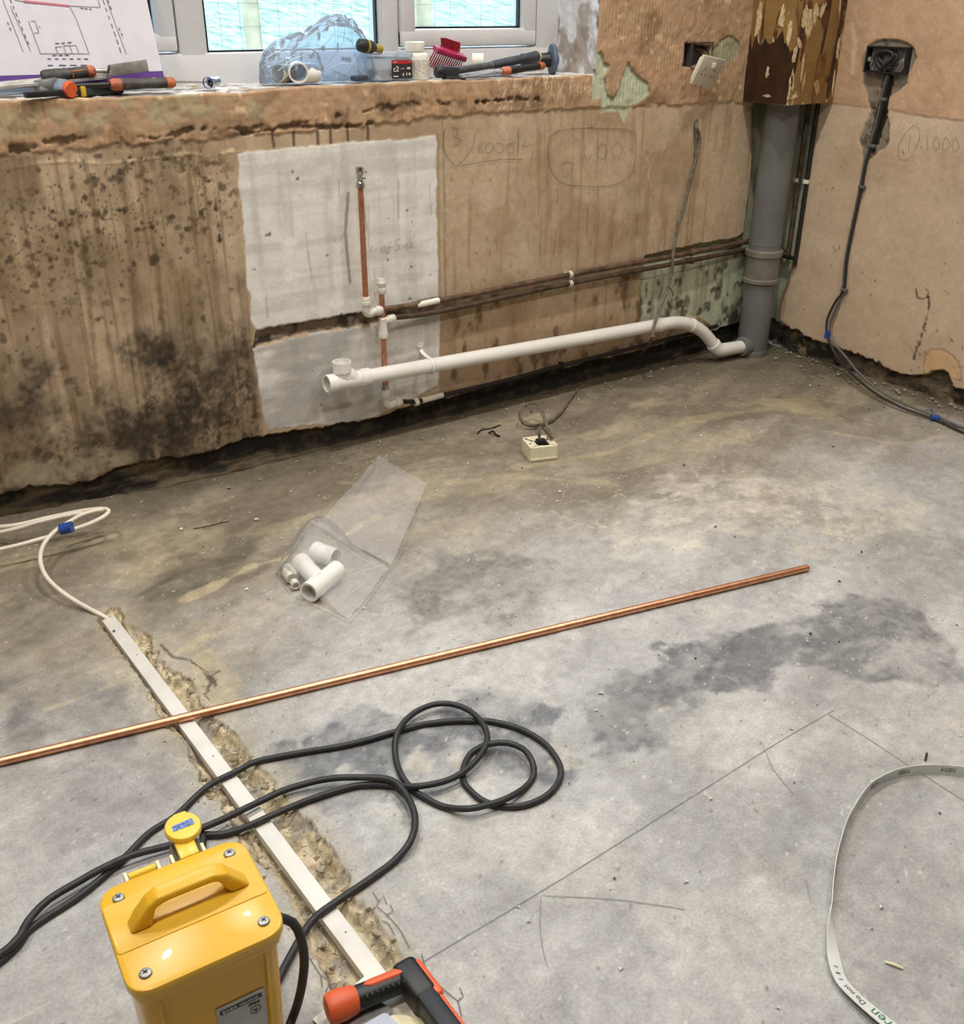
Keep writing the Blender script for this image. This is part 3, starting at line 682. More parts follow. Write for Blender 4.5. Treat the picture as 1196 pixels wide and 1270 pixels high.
def make_floor():
    xs = axis([(-4.2, -2.86, 0.08), (-2.86, -2.70, 0.006), (-2.70, -2.36, 0.0027), (-2.36, 0.03, 0.0052)])
    ys = axis([(-5.0, -2.15, 0.1), (-2.15, 0.03, 0.0042)])
    X, Y = [a.reshape(-1) for a in np.meshgrid(xs, ys, indexing='ij')]
    n1 = fbm(X * 3.2, Y * 3.2, 6, 503, .6); n2 = fbm(X * 14, Y * 14, 5, 511, .6); n3 = fbm(X * 70, Y * 70, 3, 523)
    w1 = fbm(X * 12, Y * 12, 5, 541) - .5; w2 = fbm(X * 60, Y * 60, 3, 543) - .5
    sw = fbm(X * 3 + n1 * 1.5, Y * 7 + n1 * 2, 5, 551, .6)
    far = sstep(-1.25, -0.25, Y + (X + 1.3) * 0.12 + (n1 - .5) * .7)
    C = np.tile(np.array(lin(165, 164, 162)), (len(X), 1))
    C = blend(C, (142, 141, 138), sstep(.46, .66, n1) * .65)
    C = blend(C, (140, 130, 110), far * .9)
    C = blend(C, (110, 102, 86), far * sstep(.44, .62, sw) * .7)
    C = blend(C, (172, 160, 134), far * sstep(.52, .68, fbm(X * 5 + n1 * 2, Y * 9, 5, 553)) * .6)
    C = blend(C, (180, 178, 173), (1 - far) * sstep(.5, .7, fbm(X * 4, Y * 4, 5, 555)) * .6)
    rough = np.full(X.shape, .68)
    gran = sstep(.36, .60, fbm(X * 60, Y * 60, 4, 557, .65))
    def stain(poly, rgb, st, jag=.16, soft=.03, tex=None):
        nonlocal C, rough
        s = sdist(X, Y, poly) + w1 * jag + w2 * .018
        m = (1 - sstep(-soft, soft, s)) * st * (.72 + .28 * gran)
        if tex is not None: m = m * tex
        C = blend(C, rgb, m); return m
    mott = sstep(.36, .60, fbm(X * 9 + n1 * 2, Y * 13, 5, 561, .62))
    mott2 = sstep(.40, .58, fbm(X * 16, Y * 20, 5, 563, .62))
    # dark grey troweled areas
    stain([(-1.9942, -1.2998), (-1.8781, -1.2404), (-1.7368, -1.2306), (-1.5971, -1.2447), (-1.4446, -1.2986), (-1.4361, -1.3917), (-1.6041, -1.4328), (-1.7544, -1.4139), (-1.8871, -1.3884), (-1.9834, -1.3721)], (98, 99, 102), .95, .22, .014, .45 + .55 * mott)
    stain([(-1.5183, -1.2999), (-1.3541, -1.3069), (-1.1900, -1.3447), (-1.1621, -1.4413), (-1.1678, -1.5456), (-1.3039, -1.6286), (-1.4085, -1.5702), (-1.5103, -1.4684), (-1.5769, -1.3907)], (104, 104, 104), .9, .22, .018, .4 + .6 * mott)
    stain([(-2.4301, -1.0323), (-2.2984, -1.0453), (-2.1883, -1.1363), (-2.0695, -1.1642), (-1.9942, -1.2998), (-2.0831, -1.3869), (-2.2066, -1.3569), (-2.3043, -1.3207), (-2.4050, -1.2710), (-2.4669, -1.1733)], (100, 102, 106), .95, .18, .012, .45 + .55 * mott2)
    stain([(-2.7463, -0.6306), (-2.6424, -0.6428), (-2.5687, -0.6946), (-2.5566, -0.8773), (-2.6409, -0.9217), (-2.7341, -0.8310), (-2.8029, -0.8796)], (112, 111, 110), .85, .14, .02, .4 + .6 * mott)
    stain([(-2.7976, -0.8834), (-2.6738, -0.8985), (-2.5852, -1.0331), (-2.5772, -1.1495), (-2.7043, -1.1211), (-2.8316, -1.0312)], (140, 136, 134), .6, .14, .03)
    stain([(-1.9820, -0.7102), (-1.8226, -0.6916), (-1.6729, -0.7961), (-1.6523, -0.9405), (-1.8632, -0.9873), (-2.0548, -0.9240)], (112, 110, 106), .85, .2, .03, .4 + .6 * mott)
    stain([(-2.3924, -0.6873), (-2.2640, -0.7067), (-2.1719, -0.8419), (-2.2478, -0.9506), (-2.4042, -0.8709)], (132, 130, 128), .7, .14, .03, mott)
    stain([(-2.4236, -0.4017), (-2.2558, -0.2968), (-2.1467, -0.2743), (-2.1497, -0.4177), (-2.3100, -0.4811), (-2.4319, -0.4764)], (104, 98, 86), .85, .1, .02, .5 + .5 * mott2)
    stain([(-1.1940, -0.6606), (-1.0723, -0.7450), (-1.1764, -0.8166), (-1.2604, -0.7304)], (116, 110, 98), .7, .1, .02)
    # chalky efflorescence, curled pale outlines
    ef = stain([(-1.4678, -0.7970), (-1.1940, -0.6606), (-0.9789, -0.6856), (-0.9156, -0.8537), (-1.0214, -1.0054), (-1.1919, -1.0137), (-1.3752, -0.9577), (-1.4950, -0.8973)], (186, 180, 168), .85, .16, .03, .25 + .75 * mott2)
    ef = stain([(-0.9290, -0.7833), (-0.6982, -0.9433), (-0.6702, -1.1404), (-0.8039, -1.2593), (-1.0702, -1.2164), (-1.1455, -1.1178), (-1.0786, -0.9657)], (184, 178, 166), .8, .16, .03, .2 + .8 * mott2)
    stain([(-1.5227, -1.1510), (-1.3885, -1.1861), (-1.4209, -1.2787), (-1.5578, -1.2723)], (192, 188, 178), .7, .1, .02, mott2)
    cur = np.abs(fbm(X * 9, Y * 9, 4, 571, .55) - .5)
    zone = np.exp(-(((X - (-1.0133, -1.0111, 0.0000)[0]) / .42) ** 2 + ((Y - (-1.0133, -1.0111, 0.0000)[1]) / .30) ** 2)) + .7 * np.exp(-(((X - (-1.3844, -0.8048, 0.0000)[0]) / .3) ** 2 + ((Y - (-1.3844, -0.8048, 0.0000)[1]) / .3) ** 2))
    C = blend(C, (196, 188, 172), (1 - sstep(.003, .012, cur)) * np.clip(zone, 0, 1) * .7)
    # flakes where the screed surface has lifted
    for poly in ([(-2.2632, -1.2000), (-2.2315, -1.2050), (-2.2280, -1.2371), (-2.2386, -1.2656), (-2.2672, -1.2618), (-2.2816, -1.2353)], [(-2.2051, -1.2532), (-2.1785, -1.2523), (-2.1845, -1.2799), (-2.2117, -1.2846)], [(-1.8426, -1.3519), (-1.8000, -1.3593), (-1.7991, -1.3825), (-1.8378, -1.3774)], [(-2.0559, -1.3211), (-2.0300, -1.3216), (-2.0355, -1.3604), (-2.0438, -1.3910), (-2.0717, -1.3832), (-2.0701, -1.3604)], [(-2.3675, -1.1747), (-2.3521, -1.1737), (-2.3600, -1.1964), (-2.3766, -1.1917)], [(-2.3561, -1.1946), (-2.3332, -1.1990), (-2.3394, -1.2179), (-2.3599, -1.2150)], [(-2.3862, -1.0502), (-2.3687, -1.0363), (-2.3857, -1.0889), (-2.4013, -1.0904)]):
        stain(poly, (176, 172, 162), .9, .025, .004)
    stain([(-0.3911, -0.4515), (-0.2922, -0.4928), (-0.3613, -0.5838), (-0.4765, -0.5624)], (172, 158, 128), .6, .03, .004)
    stain([(-1.4978, -1.6623), (-1.3601, -1.6628), (-1.5378, -1.7712), (-1.5411, -1.7209)], (190, 184, 176), .5, .1, .04)
    # swept arcs of paler screed towards the wall
    for a, wd, st, rgb in (([(-2.3824, -0.5304), (-2.1956, -0.4759), (-2.0440, -0.4914), (-1.8565, -0.4247)], .012, .6, (196, 182, 150)), ([(-2.7111, -0.7413), (-2.5806, -0.7320), (-2.3172, -0.6695), (-2.2312, -0.6361)], .014, .6, (190, 178, 150)), ([(-1.4097, -0.3873), (-1.1211, -0.4544), (-0.7557, -0.4104), (-0.3610, -0.5159)], .02, .5, (172, 158, 128)), ([(-1.6090, -0.3727), (-1.4409, -0.4286), (-1.2633, -0.6125)], .025, .4, (176, 164, 136)), ([(-0.5259, -0.6472), (-0.4470, -0.8140), (-0.4257, -0.8792), (-0.2254, -0.9302)], .006, .5, (180, 166, 140))):
        C = blend(C, rgb, (1 - sstep(wd * .2, wd, pdist(X, Y, a) + w1 * .05 + w2 * .008)) * st)
    C = blend(C, (92, 84, 68), (1 - sstep(.002, .012, pdist(X, Y, [(-2.4595, -0.4570), (-2.3976, -0.4281), (-2.3205, -0.4147), (-2.2101, -0.4213)]) + w1 * .04)) * .5)
    # trowel sweeps
    ux_, uy_ = X * .93 + Y * .36, -X * .36 + Y * .93
    tw = fbm(ux_ * 2.5 + w1 * .6, uy_ * 26 + n1 * 5, 5, 575, .6)
    C = C * (1 + (tw - .5) * .42)[:, None]
    blot = fbm(X * 6 + w1, Y * 8 + w1, 6, 577, .66)
    C = C * (1 + (blot - .5) * (.16 + .28 * far))[:, None]
    # damp dark margin below the walls
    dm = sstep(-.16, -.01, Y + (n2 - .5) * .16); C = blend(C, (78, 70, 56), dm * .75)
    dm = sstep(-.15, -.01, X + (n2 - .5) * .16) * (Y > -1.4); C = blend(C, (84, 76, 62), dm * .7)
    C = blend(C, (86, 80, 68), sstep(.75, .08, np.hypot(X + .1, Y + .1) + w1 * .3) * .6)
    # grit specks
    sp = sstep(.86, .90, fbm(X * 230, Y * 230, 2, 581)); C = blend(C, (206, 202, 194), sp * .6)
    sp = sstep(.87, .91, fbm(X * 210, Y * 210, 2, 583)); C = blend(C, (70, 66, 60), sp * .6)
    # ---------------- sandy margin and the trench
    dT = sdist(X, Y, TRENCH)
    C = blend(C, (174, 164, 140), (1 - sstep(-.01, .060, dT + w1 * .06)) * .55)
    sand = stain([(-2.4584, -0.7405), (-2.4082, -0.7269), (-2.4042, -0.8709), (-2.4488, -0.9395), (-2.4883, -0.9199), (-2.4876, -0.8417)], (176, 164, 136), .7, .04, .01)
    CRK = [(-2.4797, -0.6601), (-2.4749, -0.7128), (-2.4527, -0.7380), (-2.4456, -0.7809), (-2.4452, -0.8271), (-2.4674, -0.8559), (-2.4427, -0.8439), (-2.4386, -0.8106), (-2.4205, -0.8048)]
    k = 1 - sstep(.0008, .004, pdist(X, Y, CRK) + w2 * .008); C = blend(C, (70, 58, 42), k * .8)
    s = dT - .006 + w1 * .024 + w2 * .018
    m = 1 - sstep(-.003, .002, s)
    deep = 1 - sstep(-.022, -.004, s + w1 * .02)
    rub = fbm(X * 55, Y * 55, 4, 591, .6)
    base = np.tile(np.array(lin(196, 182, 152)), (len(X), 1))
    base = blend(base, (168, 152, 122), sstep(.44, .6, rub)); base = blend(base, (150, 144, 134), sstep(.58, .68, fbm(X * 30, Y * 30, 3, 593)) * .8)
    C = C * (1 - m[:, None]) + base * m[:, None]
    C = blend(C, (84, 68, 46), (1 - sstep(.0005, .003, np.abs(s))) * sstep(.4, .55, n2) * .7)
    z = (n2 - .5) * .0016 + (n3 - .5) * .0005
    z = z - m * (.006 + .013 * deep) + m * (rub - .5) * .020
    # slot the trunking lies in
    ta = np.array(TRUNK_A[:2]); tb = np.array(TRUNK_B[:2]); tn = (tb - ta) / np.hypot(*(tb - ta)); nn = np.array([-tn[1], tn[0]])
    across = np.abs((X - ta[0]) * nn[0] + (Y - ta[1]) * nn[1]); along = (X - ta[0]) * tn[0] + (Y - ta[1]) * tn[1]
    slot = (1 - sstep(.015, .019, across + w2 * .006)) * (along > -.012)
    z = np.where(slot > .0, z * (1 - slot) - .0195 * slot, z)
    C = blend(C, (92, 76, 52), slot * .7)
    # debris banked up against the walls
    z = z + sstep(-.07, .02, Y + (n2 - .5) * .05) * (.004 + .004 * n2) + sstep(-2.0, -2.7, X) * sstep(-.14, .0, Y + (n2 - .5) * .06) * .030
    C = C * (.86 + .28 * n3)[:, None] * (.86 + .28 * n2)[:, None]
    rough = rough - .10 * (1 - far)
    return struct(grid_object('floor', xs, ys, np.stack([X, Y, z], 1), None, C, M_floor, None, rough))
floor = make_floor()

# rest of the room
def slab(name, c, size, m):
    o = MB().box(c, size).build(name, m); return struct(o)
M_plain = mat('plain_plaster', (176, 158, 132), 0.9, var=0.08, scale=4)
M_ceil = mat('white_ceiling', (226, 224, 218), 0.9, var=0.03, scale=4)
slab('wall_left', (-4.25, -2.5, 1.2), (0.1, 5.3, 2.5), M_plain)
slab('wall_front', (-2.1, -5.05, 1.2), (4.4, 0.1, 2.5), M_plain)
slab('ceiling', (-2.1, -2.4, 2.45), (4.4, 5.4, 0.1), M_ceil)

# ------------------------------------------------------------------ window
win = thing('window_1', None, None, (-1.86, 0.2, 0.94)); struct(win)
YF = 0.17                                   # room face of the frame
def bar(name, x0, x1, z0, z1, y0, y1, m, bevel=0.006, parent=win):
    return MB().box(((x0 + x1) / 2, (y0 + y1) / 2, (z0 + z1) / 2), (x1 - x0, y1 - y0, z1 - z0), None, bevel).build(name, m, parent)
xR = (-0.8686, 0.1700, 1.0643)[0] + .012; zB = 0.936
xs_gapR = (-0.9443, 0.1700, 1.0646)[0]; xs_glR1 = (-0.9911, 0.1900, 1.0851)[0]; xs_glR0 = (-1.3496, 0.1900, 1.0852)[0]; xs_gapRL = (-1.3972, 0.1700, 1.0377)[0]
xs_glC1 = (-1.4575, 0.1900, 1.0663)[0]; xs_glC0 = (-1.9269, 0.1900, 1.0682)[0]
xs_gapL = (-2.0022, 0.1700, 1.0436)[0]; xs_glL1 = (-2.0498, 0.1900, 1.0854)[0]
z_glR = (-1.1675, 0.1900, 1.0551)[2]; z_gapR = (-1.1814, 0.1700, 1.0104)[2]; z_glC = (-1.8364, 0.1900, 1.0068)[2]; z_glL = (-2.0549, 0.1900, 1.0504)[2]; z_gapL = (-2.0149, 0.1700, 1.0063)[2]
TOPZ = 2.12; xL = OPEN[0] - .02
bar('frame_rail', xL, xR, zB - .02, z_gapR - .003, YF, YF + .07, M_upvc)
bar('frame_rail', xL, xR, TOPZ - .06, TOPZ + .04, YF, YF + .07, M_upvc)
bar('frame_post', xs_gapR + .003, xR, z_gapR - .014, TOPZ - .058, YF + .0007, YF + .0693, M_upvc)
bar('frame_post', xL, xL + .07, z_gapR - .014, TOPZ - .058, YF + .0007, YF + .0693, M_upvc)
bar('frame_post', xs_glC1 + .006, xs_gapRL - .003, z_gapR - .014, TOPZ - .058, YF + .0007, YF + .0693, M_upvc)
bar('frame_post', xs_gapL + .003, xs_glC0 - .006, z_gapR - .014, TOPZ - .058, YF + .0007, YF + .0693, M_upvc)
def light(x0, x1, z0, z1, glx0, glx1, glz0, glz1, sash=True):
    par = win
    if sash:
        s = bpy.data.objects.new('sash', None); COL.objects.link(s); s.parent = win
        par = s
    nm = 'sash_rail' if sash else 'glazing_bead'
    yf = YF - .006 if sash else YF + .004
    for a, b, c, d in ((x0, x1, z0, glz0), (x0, x1, glz1, z1)):
        bar(nm, a, b, c, d, yf, YF + .05, M_upvc, .008, par)
    for a, b, c, d in ((x0, glx0, z0, z1), (glx1, x1, z0, z1)):
        bar(nm, a, b, c, d, yf + .0005, YF + .0505, M_upvc, .008, par)
    g = .005
    gk = MB()
    gk.box(((glx0 + glx1) / 2, YF + .02, glz0 + g / 2), (glx1 - glx0, .012, g)); gk.box(((glx0 + glx1) / 2, YF + .02, glz1 - g / 2), (glx1 - glx0, .012, g))
    gk.box((glx0 + g / 2, YF + .02, (glz0 + glz1) / 2), (g, .012, glz1 - glz0)); gk.box((glx1 - g / 2, YF + .02, (glz0 + glz1) / 2), (g, .012, glz1 - glz0))
    gk.build('gasket', M_gasket, par)
    MB().box(((glx0 + glx1) / 2, YF + .028, (glz0 + glz1) / 2), (glx1 - glx0, .004, glz1 - glz0)).build('pane', M_glass, par)
light(xs_gapRL, xs_gapR, z_gapR, TOPZ - .06, xs_glR0, xs_glR1, z_glR, TOPZ - .12)
light(xs_glC0 - .03, xs_glC1 + .03, z_gapR - .03, TOPZ - .06, xs_glC0, xs_glC1, z_glC, TOPZ - .12, False)
light(xL + .07, xs_gapL, z_gapR, TOPZ - .06, xL + .12, xs_glL1, z_glL, TOPZ - .12)

# ------------------------------------------------------------------ outdoors: grass bank, wire fence on posts
def grass_mat():
    m = bpy.data.materials.new('frosty_grass'); m.use_nodes = True
    nt = m.node_tree; b = nt.nodes['Principled BSDF']
    tc = nt.nodes.new('ShaderNodeTexCoord'); mp = nt.nodes.new('ShaderNodeMapping'); mp.inputs['Scale'].default_value = (1.0, 0.35, 1)
    n = nt.nodes.new('ShaderNodeTexNoise'); n.inputs['Scale'].default_value = 7; n.inputs['Detail'].default_value = 6; n.inputs['Roughness'].default_value = .7
    cr = nt.nodes.new('ShaderNodeValToRGB')
    cr.color_ramp.elements[0].position = .38; cr.color_ramp.elements[0].color = (*lin(98, 122, 96), 1)
    cr.color_ramp.elements[1].position = .56; cr.color_ramp.elements[1].color = (*lin(166, 180, 154), 1)
    nt.links.new(tc.outputs['Object'], mp.inputs['Vector']); nt.links.new(mp.outputs[0], n.inputs['Vector'])
    nt.links.new(n.outputs['Fac'], cr.inputs[0]); nt.links.new(cr.outputs[0], b.inputs['Base Color']); b.inputs['Roughness'].default_value = .9
    return m
gv = [(-30, .55, -.25), (30, .55, -.25), (30, 5, -.25), (-30, 5, -.25), (30, 60, 7.5), (-30, 60, 7.5)]
ground = MB().add(gv, [(0, 1, 2, 3), (3, 2, 4, 5)], False).build('lawn', grass_mat()); struct(ground)
fence = thing('wire_fence', 'post and wire mesh fence standing on the grass outside the window', 'fence', (-1.0, 5.2, -.25))
for q in ((0.4079, 5.2000, 0.9645), (1.8788, 5.2000, 1.0452)):
    MB().box((q[0], 5.2, .75), (.10, .10, 2.0), rotm('Y', -2), .01).build('post', M_timber, fence)
wm = MB()
x0f, x1f = (-0.3170, 5.2000, 1.0170)[0], (3.3173, 5.2000, 1.0160)[0]
k = 0
xx = x0f
while xx < x1f:
    wm.tube([(xx, 5.14, -.2), (xx, 5.14, 1.7)], .0016, 4); xx += .15
for zz in np.arange(-.1, 1.7, .15): wm.tube([(x0f, 5.14, zz), (x1f, 5.14, zz)], .0012, 4)
wo = wm.build('wire_mesh', M_wire, fence); wo['kind'] = 'stuff'

# ------------------------------------------------------------------ boxing and soil stack in the corner
def boxing_mat():
    m = mat('torn_layered_board', (150, 118, 70), .55, var=.1, scale=10)
    nt = m.node_tree; b = nt.nodes['Principled BSDF']
    tc = nt.nodes.new('ShaderNodeTexCoord')
    def noise(sc, scale, det=5, d=0.0):
        mp = nt.nodes.new('ShaderNodeMapping'); mp.inputs['Scale'].default_value = sc
        n = nt.nodes.new('ShaderNodeTexNoise'); n.inputs['Scale'].default_value = scale; n.inputs['Detail'].default_value = det; n.inputs['Distortion'].default_value = d
        nt.links.new(tc.outputs['Object'], mp.inputs[0]); nt.links.new(mp.outputs[0], n.inputs['Vector']); return n
    def layer(prev, n, lo, hi, col):
        r = nt.nodes.new('ShaderNodeMapRange'); r.inputs[1].default_value = lo; r.inputs[2].default_value = hi
        nt.links.new(n.outputs['Fac'], r.inputs[0])
        mx = nt.nodes.new('ShaderNodeMix'); mx.data_type = 'RGBA'; mx.inputs[7].default_value = (*lin(*col), 1)
        nt.links.new(r.outputs[0], mx.inputs[0]); nt.links.new(prev, mx.inputs[6]); return mx.outputs[2]
    prev = b.inputs['Base Color'].links[0].from_socket
    prev = layer(prev, noise((1, 1, .25), 22, 5, .6), .55, .60, (96, 58, 30))
    prev = layer(prev, noise((1, 1, .35), 16, 5, .8), .60, .64, (58, 34, 22))
    prev = layer(prev, noise((1, 1, .5), 30, 5, .5), .64, .66, (212, 200, 170))
    nt.links.new(prev, b.inputs['Base Color'])
    return m
M_board = boxing_mat()
M_dark = mat('dark_glued_board', (66, 38, 24), .38, var=.3, scale=26, rgb2=(40, 24, 17))
M_edge = mat('torn_pale_edge', (206, 186, 146), .7, var=.15, scale=90)
M_ply = mat('plain_brown_board', (146, 106, 58), .5, var=.2, scale=40, rgb2=(118, 84, 46))
box = thing('pipe_boxing', 'peeling brown boxing round the top of the corner soil pipe', 'boxing', (-.113, -.09, .842))
bx0, by0, bz0 = -.227, -.18, .842
MB().box((bx0 + .006, -.0855, 1.62), (.012, .165, 1.556), None, .001).build('side_panel', M_board, box)
MB().box((-.1150, by0 + .006, 1.62), (.224, .012, 1.556), None, .001).build('front_panel', M_board, box)
# dark bare board left where the facing tore away, ragged upper edge
R_ = np.random.RandomState(44)
def ragged(z0, z1, x0, x1, n, amp):
    top = [(x0 + (x1 - x0) * i / n, z1 + R_.uniform(-amp, amp)) for i in range(n + 1)]
    return [(x0, z0), (x1, z0)] + top[::-1]
dk = MB()
dk.prism([(a, b) for a, b in ragged(0, .175, .002, .178, 14, .035)], (bx0 - .0006, -.001, bz0 + .002), (0, -1, 0), (0, 0, 1), .0012)
dk.build('bare_board', M_dark, box)
dk = MB()
dk.prism([(.003, 0), (.14, 0), (.145, .06), (.16, .12), (.15, .19), (.135, .15), (.12, .21), (.105, .30), (.095, .18), (.08, .11), (.05, .10), (.02, .14), (.003, .12)], (bx0, by0 + .0006, bz0 + .30), (1, 0, 0), (0, 0, 1), .0012)
dk.prism([(.185, .02), (.197, .01), (.206, .10), (.212, .20), (.204, .28), (.192, .16)], (bx0, by0 + .0004, bz0), (1, 0, 0), (0, 0, 1), .0012)
dk.build('bare_board', M_dark, box)
for (x, z, w, hh, a) in ((.004, .052, .006, .085, -3), (.012, .06, .008, .05, 8), (.006, .14, .010, .05, -10), (.02, .17, .008, .035, 40), (.03, .02, .018, .012, 10), (.03, .24, .012, .06, -6), (.055, .22, .014, .08, 4), (.075, .25, .008, .06, 3), (.21, .15, .008, .06, 2), (.213, .05, .004, .07, 4), (.05, .10, .004, .08, 2), (.065, .06, .004, .05, -2)):
    pl = [(math.cos(t) * w * (.45 + .9 * R_.rand()), math.sin(t) * hh * .5 * (.8 + .4 * R_.rand())) for t in np.linspace(0, 6.283, 23)[:-1]]
    c, s_ = math.cos(math.radians(a)), math.sin(math.radians(a))
    MB().prism([(x + p * c - q * s_, z + p * s_ + q * c) for p, q in pl], (bx0, by0 + .0008, bz0 + .005), (1, 0, 0), (0, 0, 1), .0022).build('plaster_scab', M_edge, box)
for (y, z, w, hh, a) in ((.09, .085, .006, .03, -6), (.10, .018, .014, .008, 10), (.155, .20, .008, .07, 5), (.12, .24, .012, .06, -12), (.03, .23, .010, .10, 4)):
    pl = [(math.cos(t) * w * (.45 + .9 * R_.rand()), math.sin(t) * hh * .5 * (.8 + .4 * R_.rand())) for t in np.linspace(0, 6.283, 23)[:-1]]
    MB().prism([(y + p, z + q) for p, q in pl], (bx0 - .0008, -.001, bz0 + .005), (0, -1, 0), (0, 0, 1), .0022).build('plaster_scab', M_edge, box)
rb = MB()
for i in range(15): rb.box((bx0 + .055 + i * .0085, by0 - .0006, bz0 + .075 + R_.uniform(-.01, .01)), (.0022, .0018, R_.uniform(.08, .15)), rotm('Y', R_.uniform(-2, 2)))
rb.build('adhesive_ridge', M_ply, box)

stack = thing('soil_pipe', 'grey vertical soil pipe standing in the corner of the room', 'pipe', (-.117, -.077, 0))
A0, A1 = Vector((-.114, -.075, -.002)), Vector((-.124, -.083, .95))
ax = (A1 - A0).normalized()
def on(z): return A0 + (A1 - A0) * ((z - A0.z) / (A1.z - A0.z))
MB().lathe([(0, .053), (.335, .053)], A0, ax, 36).build('lower_pipe', M_greysoil, stack)
MB().lathe([(.30, .0545), (.95, .0545)], A0, ax, 36).build('upper_pipe', M_greysoil, stack)
M_collar = mat('grey_pipe_collar', (128, 122, 114), .5, var=.1, scale=20, rgb2=(104, 100, 94))
MB().lathe([(.262, .056), (.266, .0625), (.276, .0625), (.28, .0575), (.352, .0575), (.356, .0635), (.372, .0635), (.378, .056)], A0, ax, 36).build('coupling', M_collar, stack)
MB().lathe([(.392, .0548), (.395, .0556), (.40, .0548)], A0, ax, 36).build('pipe_seam', M_greysoil, stack)
MB().lathe([(0, .057), (.018, .057), (.024, .0545)], A0, ax, 36).build('base_collar', M_greysoil, stack)
bo = Vector((-.168, -.083, .038)); bd = Vector((-1, -.1, .05)).normalized()
MB().lathe([(-.03, .034), (.012, .034), (.02, .031), (.02, .024), (.0, .024)], bo, bd, 24).build('boss', M_greysoil, stack)
for (z, k) in ((.318, 1), (.31, -1)):
    MB().box(on(z) + Vector((-.045 * .6, -.045 * .8, 0)) + Vector((k * .012, -k * .009, 0)), (.007, .004, .022), rotm('Z', 30), .001).build('coupling_latch', M_greysoil, stack)

# ------------------------------------------------------------------ white waste pipe
wp = thing('waste_pipe', 'long white plastic waste pipe running low along the wall to the soil pipe', 'pipe', (-1.2, -.05, .17))
WA, WB = Vector((-1.7884, -0.0500, 0.2142)), Vector((-0.5874, -0.0500, 0.1739))
wd = (WB - WA).normalized()
def open_tube(p0, p1, r, w=.0022, n=28):
    """hollow both ends"""
    p0, p1 = Vector(p0), Vector(p1); L = (p1 - p0).length
    return MB().lathe([(0, r), (L, r), (L, r - w), (0, r - w)], p0, p1 - p0, n, closed=True)
MB().lathe([(.09, .0205), ((WB - WA).length, .0205)], WA, wd, 28).build('pipe', M_pvc, wp)
tee = open_tube(WA, WA + wd * .125, .0225)
tee.lathe([(0, .0215), (0, .0248), (.026, .0248), (.028, .0225), (.028, .0215)], WA, wd, 28, closed=True)
tee.lathe([(.10, .0222), (.10, .0248), (.128, .0248), (.128, .0205)], WA, wd, 28)
tee.build('tee_body', M_pvc, wp)
TB = Vector((-1.7394, -0.0500, 0.2662))
br = spline([WA + wd * .085 + Vector((0, 0, 0)), WA + wd * .06 + Vector((0, 0, .018)), Vector((TB.x + .004, -.05, TB.z - .045)), Vector((TB.x, -.05, TB.z - .022))], .006)
b2 = MB().tube(br, .0215, 26, cap=False)
b2.lathe([(-.026, .0215), (-.026, .0250), (.002, .0250), (.002, .0222), (-.024, .0222)], TB, (0, 0, 1), 28, closed=True)
b2.build('tee_branch', M_pvc, wp)
el = spline([WB - wd * .005, Vector((-0.4903, -0.0500, 0.1689)), Vector((-0.4234, -0.0540, 0.1519)), Vector((-0.3689, -0.0620, 0.1209)), Vector((-0.3278, -0.0700, 0.0816)), Vector((-0.3025, -0.0770, 0.0515))], .008)
MB().tube(el, .0208, 26).build('swept_bend', M_pvc, wp)
e2 = spline([Vector((-0.3136, -0.0740, 0.0657)), Vector((-0.2974, -0.0800, 0.0499)), Vector((-0.2756, -0.0830, 0.0453)), bo + bd * .004], .006)
MB().tube(e2, .0225, 26).build('elbow', M_pvc, wp)
def collar(p, d, r, L, name, m, parent):
    MB().lathe([(-L / 2, r - .003), (-L / 2, r), (L / 2, r), (L / 2, r - .003)], p, d, 28).build(name, m, parent)
collar(el[3], el[4] - el[2], .0238, .016, 'socket_ring', M_pvc, wp)
k = len(el) // 2 + 2
collar(el[k], el[k + 1] - el[k - 1], .0238, .010, 'socket_ring', M_pvc, wp)
collar(el[-3], el[-2] - el[-4], .0244, .012, 'socket_ring', M_pvc, wp)
# saddle clip holding it
cp = thing('pipe_clip', 'white saddle clip holding the waste pipe to the painted patch', 'clip', tuple(Vector((-1.4592, -0.0500, 0.2064)) + Vector((0, .05, 0))))
c0 = WA + wd * (((-1.4619, -0.0500, 0.2045)[0] - WA.x) / wd.x)
st = []
for q in np.linspace(math.radians(-105), math.radians(105), 17):
    st.append(c0 + Vector((0, -math.cos(q), math.sin(q))) * .0222)
cm = MB()
P_ = [Vector((c0.x, -.002, c0.z + .047)), Vector((c0.x, -.006, c0.z + .030))] + st[::-1] + [Vector((c0.x, -.02, c0.z - .026))]
cm.tube(spline(P_, .004), .0062, 8, True, .28, up=(1, 0, 0))
cm.build('strap', M_pvc, cp)
MB().lathe([(-.001, .011), (.004, .011), (.006, .005), (.003, .004)], (c0.x - .004, -.001, c0.z + .050), (0, -1, 0), 16).build('screw_lug', M_pvc, cp)

